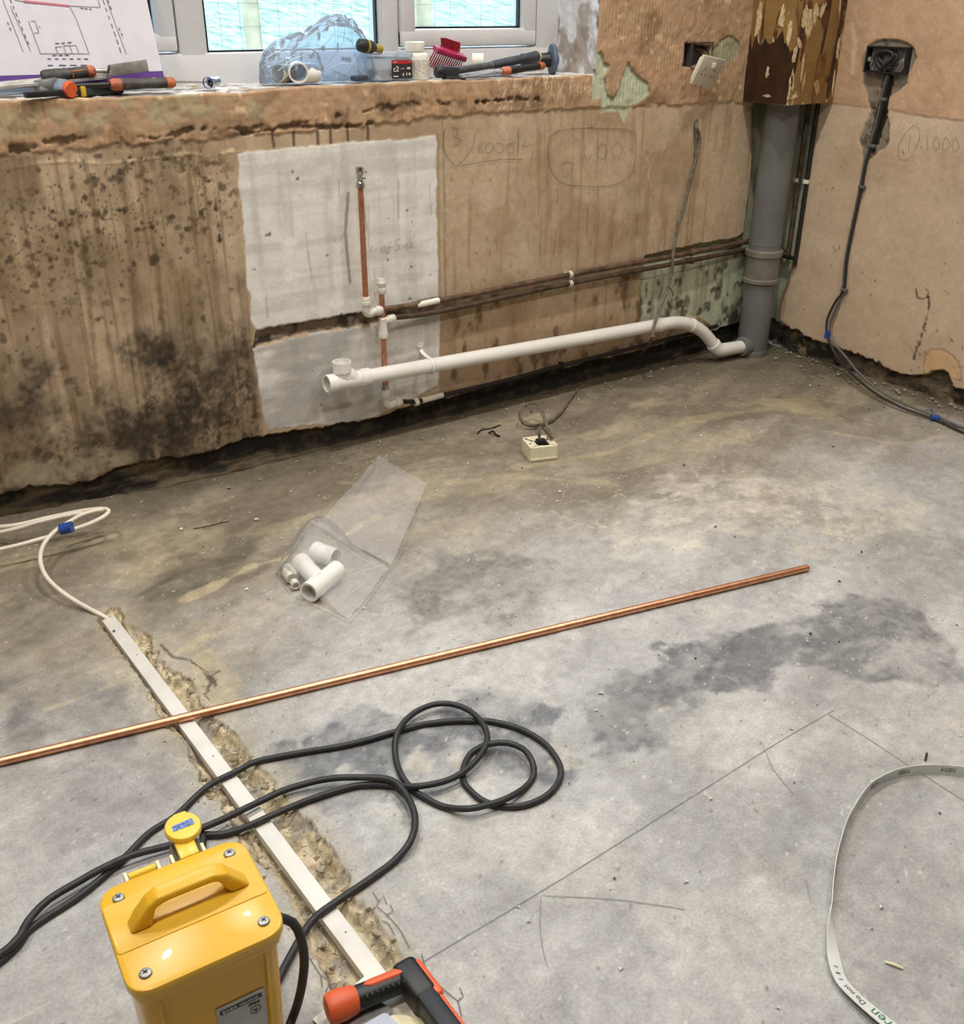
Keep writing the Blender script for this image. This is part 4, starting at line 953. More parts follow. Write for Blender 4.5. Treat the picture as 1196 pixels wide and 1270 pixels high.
# ------------------------------------------------------------------ new copper and push-fit fittings on the painted patch
def pushfit(mb, p, d, L=.034, r=.0125):
    """one socket of a push-fit fitting: body, collar, ribbed cap"""
    mb.lathe([(0, r * .86), (L * .35, r * .9), (L * .38, r * 1.08), (L * .62, r * 1.08), (L * .65, r * .98), (L * .9, r * .98), (L, r * .8)], p, d, 18)
Y1 = -.032
up1 = thing('copper_riser', 'tall copper riser with chrome end valve on the white patch', 'pipe', (-1.6466, -0.0320, 0.3976))
Pa, Pb = Vector((-1.6486, -0.0320, 0.7066)), Vector((-1.6504, -0.0320, 0.3938))
Pb.x = Pa.x
MB().tube([Pb, Pa], .0075, 16).build('pipe', M_copper2, up1)
vm = MB()
vm.lathe([(-.008, .0085), (-.006, .0115), (.006, .0115), (.009, .0085), (.013, .0075), (.018, .0095), (.024, .0075), (.028, .0095), (.036, .0105), (.043, .0095), (.045, .007)], Pa, (0, 0, 1), 12)
vm.build('end_valve', M_chrome, up1)
vs_ = MB().lathe([(0, .004), (.010, .004), (.012, .0025)], Pa + Vector((0, -.009, .021)), (.3, -1, 0), 10); vs_.build('valve_screw', M_steel, up1)
ef = MB()
pushfit(ef, Pb + Vector((0, 0, -.004)), (0, 0, 1))
ef.tube(spline([Pb + Vector((0, 0, -.002)), Pb + Vector((.001, 0, -.012)), Pb + Vector((.010, 0, -.016)), Pb + Vector((.020, 0, -.014))], .003), .0115, 16)
Pt = Vector((-1.6000, -0.0320, 0.3373))
pushfit(ef, Pb + Vector((.018, 0, -.0145)), (1, 0, .10), .03)
ef.build('elbow_fitting', M_pushfit, up1)

up2 = thing('copper_drop', 'short copper drop with push-fit tee and capped top beside the tall riser', 'pipe', (-1.5961, -0.0320, 0.1380))
Xc = Pt.x
zt = (-1.5998, -0.0320, 0.4512)[2]; zb = (-1.5963, -0.0320, 0.1333)[2]; ztee = Pt.z
MB().tube([(Xc, Y1, ztee), (Xc, Y1, zt - .012)], .0075, 16).build('pipe', M_copper2, up2)
MB().tube([(Xc, Y1, zb), (Xc, Y1, ztee)], .0075, 16).build('pipe', M_copper2, up2)
cpm = MB().lathe([(-.026, .0105), (-.022, .0128), (-.012, .0128), (-.010, .0118), (-.006, .0118), (-.004, .013), (.004, .013), (.007, .0105), (.011, .0095), (.014, .008)], (Xc, Y1, zt), (0, 0, 1), 18); cpm.build('end_cap', M_pushfit, up2)
te = MB()
te.lathe([(-.034, .011), (-.031, .0135), (-.016, .0135), (-.013, .0118), (.020, .0118), (.023, .009)], (Xc, Y1, ztee), (0, 0, 1), 18)
pushfit(te, (Xc + .004, Y1, ztee + .012), (1, 0, .12), .034, .012)
te.build('tee_fitting', M_pushfit, up2)
zc = (-1.5979, -0.0320, 0.1574)[2]
MB().lathe([(-.010, .0085), (-.008, .0115), (.002, .0115), (.003, .009), (.007, .0105), (.012, .0085)], (Xc, Y1, zc), (0, 0, 1), 6).build('compression_ring', M_steel, up2)
lw = MB()
pushfit(lw, (Xc, Y1, zb - .012), (0, 0, 1), .034)
lw.tube(spline([(Xc, Y1, zb - .010), (Xc + .001, Y1, zb - .022), (Xc + .010, Y1, zb - .027), (Xc + .022, Y1, zb - .025)], .003), .0115, 16)
pushfit(lw, (Xc + .020, Y1, zb - .0255), (1, 0, .09), .03)
lw.build('elbow_fitting', M_pushfit, up2)

# ------------------------------------------------------------------ old pipe runs along the wall
def xz(p): return Vector(p)
r1 = thing('heating_pipe', 'old brown copper pipe, upper of the pair across the back wall', 'pipe', (-0.8943, -0.0200, 0.3793))
pts = [Vector((Pb.x + .05, Y1, Pb.z - .012)), Vector((-1.4121, -0.0240, 0.3757)), Vector((-0.9600, -0.0220, 0.3837)), Vector((-0.4058, -0.0200, 0.3856)), Vector((-0.1278, -0.0040, 0.3861)), Vector((-.06, .004, (-0.1278, -0.0040, 0.3861)[2] + .002))]
MB().tube(spline(pts, .03), .0078, 14).build('pipe', M_oldpipe, r1)
MB().tube([Vector((-1.4875, -0.0260, 0.3751)), Vector((-1.4161, -0.0260, 0.3778))], .0084, 12).build('paint_smear', M_white, r1)
r2 = thing('heating_pipe', 'old dark copper pipe, lower of the pair across the back wall', 'pipe', (-0.8910, -0.0200, 0.3291))
pts = [Vector((Xc + .034, Y1, ztee + .0165)), Vector((-1.4126, -0.0240, 0.3460)), Vector((-0.9585, -0.0220, 0.3565)), Vector((-0.4021, -0.0200, 0.3599)), Vector((-0.1229, -0.0040, 0.3592)), Vector((-.06, .006, (-0.1229, -0.0040, 0.3592)[2] + .002))]
MB().tube(spline(pts, .03), .0078, 14).build('pipe', mat('dark_brown_pipe', (88, 68, 50), .6, .2, scale=40, rgb2=(50, 40, 32), bump=.3), r2)
for k, (q1, q2, lb, m) in enumerate((((-0.9379, -0.0220, 0.3844), (-0.9363, -0.0220, 0.3571), 'pale double pipe clip in the middle of the brown pipe pair', M_socketgrey), ((-0.4133, -0.0200, 0.3852), (-0.4097, -0.0200, 0.3595), 'rusty double pipe clip on the brown pipe pair near the soil pipe', M_oldpipe))):
    c = thing('pipe_clip', lb, 'clip', q2, 'clips on the old pipe pair')
    for q in (q1, q2):
        m_ = MB()
        m_.lathe([(-.006, .0082), (-.006, .0112), (.006, .0112), (.006, .0082)], q, (1, 0, .05), 14, closed=True)
        m_.box((q[0], q[1] + .012, q[2]), (.011, .022, .008), None, .001)
        m_.build('clip_ring', m, c)
r3 = thing('old_pipe', 'paint splashed old pipe running along the black damp strip at the wall base', 'pipe', (-1.2556, -0.0200, 0.0989))
MB().tube(spline([Vector((Xc + .046, Y1, zb - .0235)), Vector((-1.4898, -0.0300, 0.0968)), Vector((-1.4169, -0.0240, 0.0955)), Vector((-1.1956, -0.0200, 0.0919)), Vector((-0.9757, -0.0200, 0.0984)), Vector((-0.5946, -0.0200, 0.1015)), Vector((-0.4054, -0.0200, 0.1052)), Vector((-0.2371, -0.0120, 0.1066))], .02), .0068, 12).build('pipe', M_blackpipe, r3)
MB().tube([Vector((-1.4810, -0.0290, 0.0958)), Vector((-1.4053, -0.0235, 0.0955))], .0082, 12).build('paint_smear', M_pushfit, r3)
MB().lathe([(-.006, .010), (-.006, .012), (.006, .012), (.006, .010)], (-1.5013, -0.0310, 0.0971), (1, 0, .15), 14).build('pipe_collar', M_pushfit, r3)
MB().box((-0.9528, -0.0200, 0.0993), (.012, .022, .02), None, .002).build('pipe_clip', M_blackpipe, r3)

for lb, pxs, m, yo in (('rusty brown riser pipe on the right wall behind the soil pipe', ((1002,138),(978,312)), M_oldpipe, 0), ('black riser pipe on the right wall, nearest the plaster edge', ((1012,140),(987,318)), M_blackpipe, 0)):
    (xa, ya), (xb, yb) = pxs
    t = thing('riser_pipe', lb, 'pipe', (-.012, -.11, .36))
    if m is M_oldpipe: top, bot = Vector((-0.0100, -0.0964, 0.8092)), Vector((-0.0100, -0.0949, 0.3537))
    else: top, bot = Vector((-0.0100, -0.1290, 0.8069)), Vector((-0.0100, -0.1296, 0.3352))
    top.y = bot.y; top.z = 1.0
    MB().tube(spline([top, Vector((bot.x, bot.y, bot.z + .03)), Vector((bot.x, bot.y + .004, bot.z + .004)), Vector((bot.x, bot.y + .03, bot.z)), Vector((bot.x, -.012, bot.z + .004))], .012), .0075, 12).build('pipe', m, t)
cz = thing('pipe_clip', 'white double clip on the two riser pipes behind the soil pipe', 'clip', (-0.0100, -0.0931, 0.5933))
for q in ((-0.0100, -0.0898, 0.5929), (-0.0100, -0.1267, 0.5924)):
    m_ = MB(); m_.lathe([(-.006, .0080), (-.006, .0115), (.006, .0115), (.006, .0080)], q, (0, 0, 1), 14, closed=True); m_.build('clip_ring', M_white, cz)

# ------------------------------------------------------------------ loose double socket hanging on the window wall
sk = thing('double_socket', 'white double socket plate hanging crooked out of its hole in the wall', 'socket', (-0.4472, -0.0500, 0.9014))
bx = MB()
bxc = Vector((-0.4358, 0.0120, 0.9813)); bw, bh = .088, .070
for (cx, cz, sx, sz) in ((-bw / 2, 0, .002, bh), (bw / 2, 0, .002, bh), (0, -bh / 2, bw, .002), (0, bh / 2, bw, .002)):
    bx.box(bxc + Vector((cx, 0, cz)), (sx, .036, sz))
bx.box(bxc + Vector((0, .018, 0)), (bw, .002, bh))
bx.build('back_box', mat('dull_steel_box', (84, 84, 84), .6, .4), sk)
# plate: local axes, hanging tilted from its wires
pc = Vector((-.4553, -.053, .9381))
u = Vector((.9614, .2414, -.1323)).normalized(); v0 = Vector((-.2054, .309, -.9286)); v = (v0 - u * v0.dot(u)).normalized(); nrm = u.cross(v)
Rp = Matrix((u, v, nrm)).transposed()
if nrm.y > 0: Rp = Matrix((u, v, -nrm)).transposed(); nrm = -nrm
def pl(a, b, c=0): return pc + u * a + v * b + nrm * c
PW, PH = .135, .086
face = MB().box(pl(0, 0), (PW, PH, .010), Rp, .003).build('face_plate', M_socketgrey, sk)
MB().box(pl(0, 0, -.009), (PW * .86, PH * .78, .010), Rp, .002).build('socket_body', M_white, sk)
for sx in (-1, 1):
    sw = MB().box(pl(sx * .006 + .006, -.022, .0065), (.006, .015, .005), Rp @ rotm('X', 8), .001); sw.build('rocker_switch', M_white, sk)
    ho = MB()
    ho.box(pl(sx * .028, -.008, .0051), (.003, .009, .0006), Rp)
    ho.box(pl(sx * .028 - .009, .010, .0051), (.006, .004, .0006), Rp); ho.box(pl(sx * .028 + .009, .010, .0051), (.006, .004, .0006), Rp)
    ho.build('pin_holes', M_black, face)
for sx in (-1, 1):
    MB().lathe([(0, .003), (.0008, .003), (.0012, .002)], pl(sx * .043, 0, .005), nrm, 10).build('screw', M_steel, sk)
for kk, (m, off) in enumerate(((mat('green_yellow_wire', (120, 150, 50), .5), (.010, .0)), (mat('brown_wire', (110, 66, 40), .5), (-.004, .006)), (mat('blue_grey_wire', (70, 74, 92), .5), (.022, .004)))):
    MB().tube(spline([bxc + Vector((off[0], .014, .02)), bxc + Vector((off[0] + .012, -.01, .005)), pl(-.01 + off[1], -.035, -.02), pl(off[0], -.01, -.012)], .006), .0018, 8).build('wire', m, sk)

# cable out of the wall down to the broken socket box on the floor
gc = thing('trailing_cable', 'flat grey cable trailing from a hole in the wall to the broken socket box', 'cable', (-0.7157, -0.0038, 0.0020))
path = [Vector((-0.4247, 0.0040, 0.7971)), Vector((-0.4382, -0.0120, 0.7755)), Vector((-0.4146, -0.0080, 0.7404)), Vector((-0.4232, -0.0100, 0.6855)), Vector((-0.4443, -0.0120, 0.6137)), Vector((-0.4666, -0.0160, 0.5338)), Vector((-0.4933, -0.0220, 0.4689)), Vector((-0.5133, -0.0340, 0.3884)), Vector((-0.5175, -0.0380, 0.3321)), Vector((-0.5426, -0.0450, 0.2708)), Vector((-0.6024, -0.0720, 0.2140)), Vector((-0.6294, -0.0860, 0.1736)), Vector((-0.6351, -0.0880, 0.1427)), Vector((-0.5564, 0.0520, 0.0300)), Vector((-0.6269, 0.0544, 0.0080)), Vector((-0.7224, 0.0495, 0.0050)), Vector((-0.8518, -0.0064, 0.0050)), Vector((-0.9590, -0.0774, 0.0050)), Vector((-1.0549, -0.1501, 0.0060)), Vector((-1.1382, -0.1949, 0.0080)), Vector((-1.1997, -0.2032, 0.0120)), Vector((-1.2277, -0.1851, 0.0200)), Vector((-1.2218, -0.1574, 0.0350)), Vector((-1.1952, -0.1414, 0.0520)), Vector((-1.1754, -0.1545, 0.0620)), Vector((-1.1800, -0.1947, 0.0680)), Vector((-1.2211, -0.2690, 0.0660)), Vector((-1.2593, -0.3353, 0.0600)), Vector((-1.2785, -0.3775, 0.0500))]
MB().tube(spline(path, .01), .0054, 10, True, .65).build('sheath', M_dirtycable, gc)
MB().tube(spline([Vector((-0.4283, 0.0040, 0.7973)), Vector((-0.4384, -0.0060, 0.7702)), Vector((-0.4286, -0.0060, 0.7266)), Vector((-0.4284, -0.0080, 0.6857))], .01), .0028, 8).build('earth_tail', M_dirtycable, gc)
MB().tube(spline([Vector((-0.5154, -0.0340, 0.3178)), Vector((-0.5202, -0.0300, 0.2990)), Vector((-0.4979, -0.0300, 0.2691)), Vector((-0.4920, -0.0300, 0.2520))], .006), .0018, 6).build('torn_sheath', M_blackpipe, gc)
MB().box((-0.4121, -0.0040, 0.7398), (.014, .008, .006), None, .001).build('cable_clip', M_greycable, gc)

sb = thing('socket_box', 'small cream socket box with a broken black hole, lying on the floor', 'socket box', (-1.2916, -0.3502, 0.0000))
q00, q10, q01 = Vector((-1.3579, -0.3844, 0.0000)), Vector((-1.2826, -0.4102, 0.0000)), Vector((-1.2939, -0.2722, 0.0000))
ux = (q10 - q00); wx = ux.length; ux.normalize(); uy = Vector((-ux.y, ux.x, 0)); wy = .080
Hs = .042
out = ring_poly([(0, 0), (wx, 0), (wx, wy), (0, wy)], .004, 4)
def ring_box(mb, outer, inner, z0, z1):
    n = len(outer); P = lambda p, z: q00 + ux * p[0] + uy * p[1] + Vector((0, 0, z))
    v = [P(p, z0) for p in outer] + [P(p, z1) for p in outer] + [P(p, z1) for p in inner] + [P(p, z0 + .004) for p in inner]
    f = [(i, (i + 1) % n, n + (i + 1) % n, n + i) for i in range(n)] + [(n + i, n + (i + 1) % n, 2 * n + (i + 1) % n, 2 * n + i) for i in range(n)] + [(2 * n + i, 2 * n + (i + 1) % n, 3 * n + (i + 1) % n, 3 * n + i) for i in range(n)]
    f += [tuple(range(n))[::-1], tuple(range(3 * n, 4 * n))]
    mb.add(v, f, False); return mb
# jagged hole in the top face, broken through to the front edge
n_ = len(out); inner = []
R_ = np.random.RandomState(9)
for i, p in enumerate(out):
    a = math.atan2(p[1] - wy / 2, p[0] - wx / 2)
    inner.append((wx * .52 + math.cos(a) * (.027 + R_.uniform(-.007, .006)), wy * .37 + math.sin(a) * (.025 + R_.uniform(-.007, .003))))
M_creambox = mat('cream_box_plastic', (226, 220, 192), .4, var=.05, scale=25)
ring_box(MB(), out, inner, .0015, Hs).build('box_shell', M_creambox, sb)
MB().box(q00 + ux * wx / 2 + uy * wy / 2 + Vector((0, 0, .008)), (wx * .9, wy * .9, .004), frame_x(ux)).build('inner_floor', M_black, sb)
MB().box(q00 + ux * wx / 2 + uy * -.0008 + Vector((0, 0, .008)), (wx * .98, .002, .003), frame_x(ux)).build('seam_lip', M_creambox, sb)
pm = MB(); pcn = q00 + ux * wx * .52 + uy * wy * .45
pm.box(pcn + Vector((0, 0, .034)), (.028, .020, .034), frame_x(ux), .004); pm.box(pcn + ux * .018 + Vector((0, -.006, .028)), (.014, .016, .022), frame_x(ux), .003)
pm.build('inner_plug', M_black, sb)
MB().tube(spline([pcn + Vector((-.004, 0, .04)), pcn + Vector((-.006, 0, .066)), pcn + Vector((.000, .004, .084)), pcn + ux * .014 + Vector((0, .006, .074)), Vector((-1.2779, -0.3767, 0.0520))], .006), .0046, 10, True, .7).build('flex_tail', M_dirtycable, sb)
for a, b in ((.12, .86), (.12, .40), (.9, .8)): MB().lathe([(0, .003), (.0006, .003)], q00 + ux * wx * a + uy * wy * b + Vector((0, 0, Hs)), (0, 0, 1), 10).build('fixing_hole', M_black, sb)

# ------------------------------------------------------------------ cable box on the right wall
cbx = thing('cable_back_box', 'open black back box with coiled grey cable set in the right wall', 'back box', (0.0000, -0.3568, 0.9341))
cbc = Vector(((0.0000, -0.3561, 0.9765)))
yy0, yy1 = (-0.0060, -0.2896, 0.9761)[1], (-0.0060, -0.4263, 0.9752)[1]; zz0, zz1 = (-0.0060, -0.3600, 0.9389)[2], (-0.0060, -0.3534, 1.0086)[2]
fm = MB()
yc, zc_ = (yy0 + yy1) / 2, (zz0 + zz1) / 2; wY, wZ = abs(yy0 - yy1), abs(zz1 - zz0)
for (cy, cz2, sy, sz) in ((-wY / 2, 0, .004, wZ), (wY / 2, 0, .004, wZ), (0, -wZ / 2, wY, .004), (0, wZ / 2, wY, .004)):
    fm.box((-.006, yc + cy, zc_ + cz2), (.030, sy, sz))
fm.box((.004, yc, zc_), (.002, wY, wZ))
fm.build('box_rim', M_black, cbx)
MB().box((.002, yc, zc_), (.0024, wY * .92, wZ * .9)).build('box_back', mat('grey_box_back', (128, 124, 118), .6, .2, var=.3, scale=60), cbx)
for sy in (-1, 1):
    MB().box((-.018, yc + sy * wY * .42, zc_), (.004, .010, .012), None, .001).build('fixing_lug', M_steel, cbx)
lp = MB()
def RW(dy, dz, d): return Vector((-d, yc + dy, zc_ + dz))
e0 = [RW(.010, -wZ * .62, .014), RW(.012, -wZ * .35, .018), RW(-.022, .004, .020), RW(-.020, wZ * .28, .020), RW(.006, wZ * .36, .020), RW(.032, wZ * .24, .020), RW(.036, 0, .020), RW(.016, -wZ * .32, .016)]
lp.tube(spline(e0, .006), .0052, 10); 
e1 = [RW(.004, -wZ * .62, .012), RW(-.006, -wZ * .30, .014), RW(-.030, .0, .014), RW(-.030, wZ * .2, .014), RW(-.004, wZ * .30, .012), RW(.022, wZ * .26, .012), RW(.026, 0, .012), RW(-.02, -wZ * .34, .012)]
lp.tube(spline(e1, .006), .0052, 10)
lp.build('cable_coil', M_rubber, cbx)
for s_ in (-1, 1):
    MB().lathe([(0, .0024), (.02, .0024)], RW(s_ * wY * .36, -wZ * .25, .02), (0, -.5, 1), 8).build('screw', M_chrome, cbx)

wc = thing('wall_cable', 'pair of grey cables clipped down the right wall and out across the floor', 'cable', (-0.1598, -0.6670, 0.0040))
def wall_pts(dx): return [Vector((-0.0120, -0.3738, 0.9331)), Vector((-0.0100, -0.3677, 0.8762)), Vector((-0.0080, -0.3621, 0.8020)), Vector((-0.0080, -0.3543, 0.7424)), Vector((-0.0100, -0.3448, 0.6816)), Vector((-0.0100, -0.3431, 0.6030)), Vector((-0.0100, -0.3379, 0.4940)), Vector((-0.0100, -0.3336, 0.3763)), Vector((-0.0120, -0.3423, 0.2766))]
ca = wall_pts(0) + [Vector((-0.0200, -0.3225, 0.2271)), Vector((-0.0300, -0.3100, 0.1618)), Vector((-0.0400, -0.3316, 0.1069)), Vector((-0.0419, -0.3784, 0.0600)), Vector((-0.1041, -0.4866, 0.0400)), Vector((-0.1542, -0.6151, 0.0220)), Vector((-0.1750, -0.7331, 0.0120)), Vector((-0.1657, -0.8383, 0.0070)), Vector((-0.1876, -0.9515, 0.0060)), Vector((-0.1761, -1.0969, 0.0060))]
cb_ = [p + Vector((.002, .0075, 0)) for p in wall_pts(0)] + [Vector((-0.0140, -0.3313, 0.2254)), Vector((-0.0200, -0.3167, 0.1562)), Vector((-0.0280, -0.3359, 0.1059)), Vector((-0.0465, -0.4124, 0.0700)), Vector((-0.1031, -0.5154, 0.0480)), Vector((-0.1306, -0.6061, 0.0280)), Vector((-0.1498, -0.7209, 0.0160)), Vector((-0.1450, -0.8297, 0.0100)), Vector((-0.1526, -0.9302, 0.0060)), Vector((-0.1307, -1.0715, 0.0060))]
for c_ in (ca, cb_): MB().tube(spline(c_, .012), .0044, 10, True, .85).build('sheath', M_greycable if c_ is cb_ else M_rubber, wc)
for q in ((-0.0120, -0.3686, 0.8650), (-0.0120, -0.3600, 0.7290), (-0.0130, -0.3481, 0.6039), (-0.0140, -0.3477, 0.2727)):
    MB().box(Vector(q) + Vector((.002, .003, 0)), (.016, .022, .009), rotm('X', 6), .002).build('cable_clip', M_greycable, wc)
for q, d in (((-0.0360, -0.3246, 0.1186), (.1, 0, 1)), ((-0.1617, -0.8352, 0.0090), (1, -.8, 0))):
    tt = Vector(d); tt.normalize()
    MB().tube([Vector(q) - tt * .012, Vector(q) + tt * .012], .0092, 12).build('blue_tape_wrap', M_bluetape, wc)
MB().tube([Vector((-0.1357, -0.8098, 0.0120)), Vector((-0.1190, -0.7926, 0.0160))], .002, 6).build('tape_end', M_bluetape, wc)

# ------------------------------------------------------------------ white cable and trunking
wl = thing('white_cable', 'white cable looped by the left wall and running into the trunking', 'cable', (-2.5100, -0.0309, 0.0040))
p1 = [Vector((-2.6955, -0.0328, 0.0500)), Vector((-2.6125, -0.0879, 0.0550)), Vector((-2.5369, -0.1038, 0.0600)), Vector((-2.4716, -0.1335, 0.0700)), Vector((-2.4325, -0.1577, 0.0750)), Vector((-2.4199, -0.1765, 0.0750)), Vector((-2.4338, -0.1894, 0.0700)), Vector((-2.4719, -0.1924, 0.0620)), Vector((-2.5245, -0.1869, 0.0550)), Vector((-2.5840, -0.1802, 0.0500)), Vector((-2.6341, -0.1768, 0.0480)), Vector((-2.7205, -0.1517, 0.0400))]
p2 = [Vector((-2.7018, -0.0440, 0.0300)), Vector((-2.6157, -0.0978, 0.0500)), Vector((-2.5571, -0.1141, 0.0600)), Vector((-2.4897, -0.1312, 0.0660)), Vector((-2.4375, -0.1524, 0.0680)), Vector((-2.4218, -0.1630, 0.0720)), Vector((-2.4430, -0.1629, 0.0760)), Vector((-2.4796, -0.1646, 0.0750)), Vector((-2.5099, -0.1751, 0.0700)), Vector((-2.5450, -0.1931, 0.0660)), Vector((-2.5766, -0.2257, 0.0600)), Vector((-2.5970, -0.2703, 0.0550)), Vector((-2.6053, -0.3165, 0.0460)), Vector((-2.6018, -0.3588, 0.0360)), Vector((-2.5857, -0.4045, 0.0220)), Vector((-2.5634, -0.4499, 0.0100)), Vector((-2.5464, -0.4818, 0.0030)), Vector((-2.5366, -0.4938, -0.0040)), Vector((-2.5313, -0.5173, -0.0070))]
MB().tube(spline(p1, .01), .0048, 10).build('cable_strand', M_whitecable, wl)
MB().tube(spline(p2, .01), .0048, 10).build('cable_strand', M_whitecable, wl)
tq = Vector((-2.5211, -0.1957, 0.0680)); 
MB().tube([tq + Vector((-.010, .008, -.004)), tq + Vector((.012, -.004, .002))], .0125, 12).build('blue_tape_wrap', M_bluetape, wl)

trunk = thing('mini_trunking', 'straight white cable trunking laid in the trench cut across the floor', 'trunking', (TRUNK_A[0], TRUNK_A[1], -.018))
ta, tb = Vector(TRUNK_A), Vector(TRUNK_B); td = (tb - ta).normalized(); TL_ = (tb - ta).length
ta.z = tb.z = 0
M_trunk = mat('chalky_white_trunking', (218, 216, 210), .5, var=.05, scale=14)
def trunk_pt(s, o=(0, 0, 0)): return ta + td * s + Vector(o)
MB().box(trunk_pt(TL_ / 2, (0, 0, -.0105)), (TL_, .0250, .0150), frame_x(td), .0008).build('channel', M_trunk, trunk)
MB().box(trunk_pt(TL_ / 2 + .001, (0, 0, -.0018)), (TL_ + .002, .0264, .0034), frame_x(td), .0009).build('snap_lid', M_trunk, trunk)
for s_ in (.16, .52, .96):
    MB().lathe([(0, .0016), (.0003, .0016)], trunk_pt(s_, (.002, 0, .0)), (0, 0, 1), 8).build('nail_mark', M_pencilgrey, trunk)

# ------------------------------------------------------------------ copper pipe lying across the floor
cpn = thing('loose_copper_pipe', 'long bright copper pipe lying loose across the floor and trunking', 'pipe', (-2.1301, -0.9867, 0.0000))
pa, pb = Vector((-1.2117, -1.1964, 0.0078)), Vector((-2.7949, -0.8512, 0.0078))
pd_ = (pb - pa).normalized(); pb2 = pb + pd_ * .25
pm = MB().lathe([(0, .0062), (0, .0075), ((pb2 - pa).length, .0075), ((pb2 - pa).length, .0062)], pa, pd_, 18, closed=True)
pm.build('pipe', M_copper, cpn)
MB().lathe([(.0, .0063), (.03, .0063)], pa + pd_ * .004, pd_, 14).build('bore', M_black, cpn)

# ------------------------------------------------------------------ black extension cable
xc = thing('extension_cable', 'black extension cable lying in loose loops across the floor', 'cable', (-2.2117, -1.2727, 0.0000))
r_ = .0052
def Z_(pts, h): return [Vector(p) + Vector((0, 0, h)) for p in pts]
A_ = [(-2.9629, -1.2763, 0.0055), (-2.8845, -1.2442, 0.0055), (-2.8533, -1.2191, 0.0055), (-2.7846, -1.2007, 0.0055), (-2.7179, -1.1703, 0.0055), (-2.6673, -1.1401, 0.0055), (-2.6224, -1.1289, 0.0055), (-2.5590, -1.0956, 0.0055), (-2.5014, -1.0880, 0.0055), (-2.4680, -1.0855, 0.0055), (-2.3978, -1.1082, 0.0055), (-2.3430, -1.1295, 0.0055), (-2.2974, -1.1415, 0.0055), (-2.2424, -1.1518, 0.0055), (-2.1961, -1.1620, 0.0055), (-2.1537, -1.1812, 0.0055), (-2.1165, -1.2061, 0.0055), (-2.0926, -1.2256, 0.0055), (-2.0666, -1.2677, 0.0055), (-2.0559, -1.3165, 0.0055), (-2.0626, -1.3614, 0.0055), (-2.0772, -1.3917, 0.0055), (-2.1050, -1.4135, 0.0055), (-2.1398, -1.4223, 0.0055), (-2.1744, -1.4174, 0.0055), (-2.2021, -1.4001, 0.0055), (-2.2184, -1.3756, 0.0055), (-2.2226, -1.3440, 0.0055), (-2.2173, -1.3138, 0.0055), (-2.1930, -1.2852, 0.0055), (-2.1634, -1.2683, 0.0055)]
A2 = [(-2.1392, -1.2805, 0.0165), (-2.1141, -1.2954, 0.0165), (-2.1020, -1.3226, 0.0165), (-2.1083, -1.3545, 0.0165)]
A3 = [(-2.1198, -1.3740, 0.0060), (-2.1486, -1.3879, 0.0060)]
A4 = [(-2.1916, -1.3996, 0.0160), (-2.2215, -1.3947, 0.0160), (-2.2533, -1.3839, 0.0160)]
A5 = [(-2.2749, -1.3515, 0.0060), (-2.2877, -1.3230, 0.0060)]
A6 = [(-2.2959, -1.2885, 0.0060), (-2.2928, -1.2465, 0.0060), (-2.2734, -1.1965, 0.0060)]
A7 = [(-2.2524, -1.1690, 0.0165), (-2.2213, -1.1465, 0.0165), (-2.1861, -1.1362, 0.0165), (-2.1526, -1.1404, 0.0165), (-2.1290, -1.1597, 0.0165), (-2.1168, -1.1918, 0.0165), (-2.1192, -1.2316, 0.0165), (-2.1338, -1.2652, 0.0165), (-2.1601, -1.2890, 0.0165), (-2.1965, -1.3065, 0.0165), (-2.2326, -1.3135, 0.0165)]
A8 = [(-2.2624, -1.3088, 0.0160), (-2.2961, -1.2941, 0.0160)]
A9 = [(-2.3196, -1.2612, 0.0065), (-2.3449, -1.2412, 0.0065), (-2.3742, -1.2273, 0.0065), (-2.4406, -1.2158, 0.0065), (-2.5041, -1.2136, 0.0065), (-2.5548, -1.2127, 0.0065), (-2.5823, -1.2053, 0.0065), (-2.6049, -1.1894, 0.0065)]
pts = [Vector(p) for p in A_ + A2 + A3 + A4 + A5 + A6 + A7 + A8 + A9]
MB().tube(spline(pts, .010), r_, 12).build('sheath', M_rubber, xc)
x2 = thing('transformer_lead', 'black lead looping out right from the yellow transformer and back behind it', 'cable', (-2.4251, -1.3573, 0.0000))
B_ = [Vector(p) for p in [(-2.6180, -1.1884, 0.0180), (-2.5936, -1.1897, 0.0180), (-2.5697, -1.1902, 0.0180)] + [(-2.5150, -1.1813, 0.0120), (-2.4609, -1.1803, 0.0120)] + [(-2.3990, -1.2008, 0.0165), (-2.3484, -1.2328, 0.0165), (-2.3183, -1.2622, 0.0165), (-2.3170, -1.3075, 0.0165), (-2.3325, -1.3549, 0.0165), (-2.3618, -1.3892, 0.0165)] + [(-2.3949, -1.3991, 0.0060), (-2.4377, -1.4083, 0.0060), (-2.4868, -1.4154, 0.0060), (-2.5362, -1.4244, 0.0060), (-2.5691, -1.4447, 0.0060), (-2.5952, -1.4649, 0.0060), (-2.6193, -1.4848, 0.0060), (-2.6441, -1.5028, 0.0060)]]
MB().tube(spline(B_, .010), r_ * 1.05, 12).build('sheath', M_rubber, x2)
x3 = thing('black_cable', 'black cable running off left from the yellow socket of the transformer', 'cable', (-2.7524, -1.1636, 0.0000))
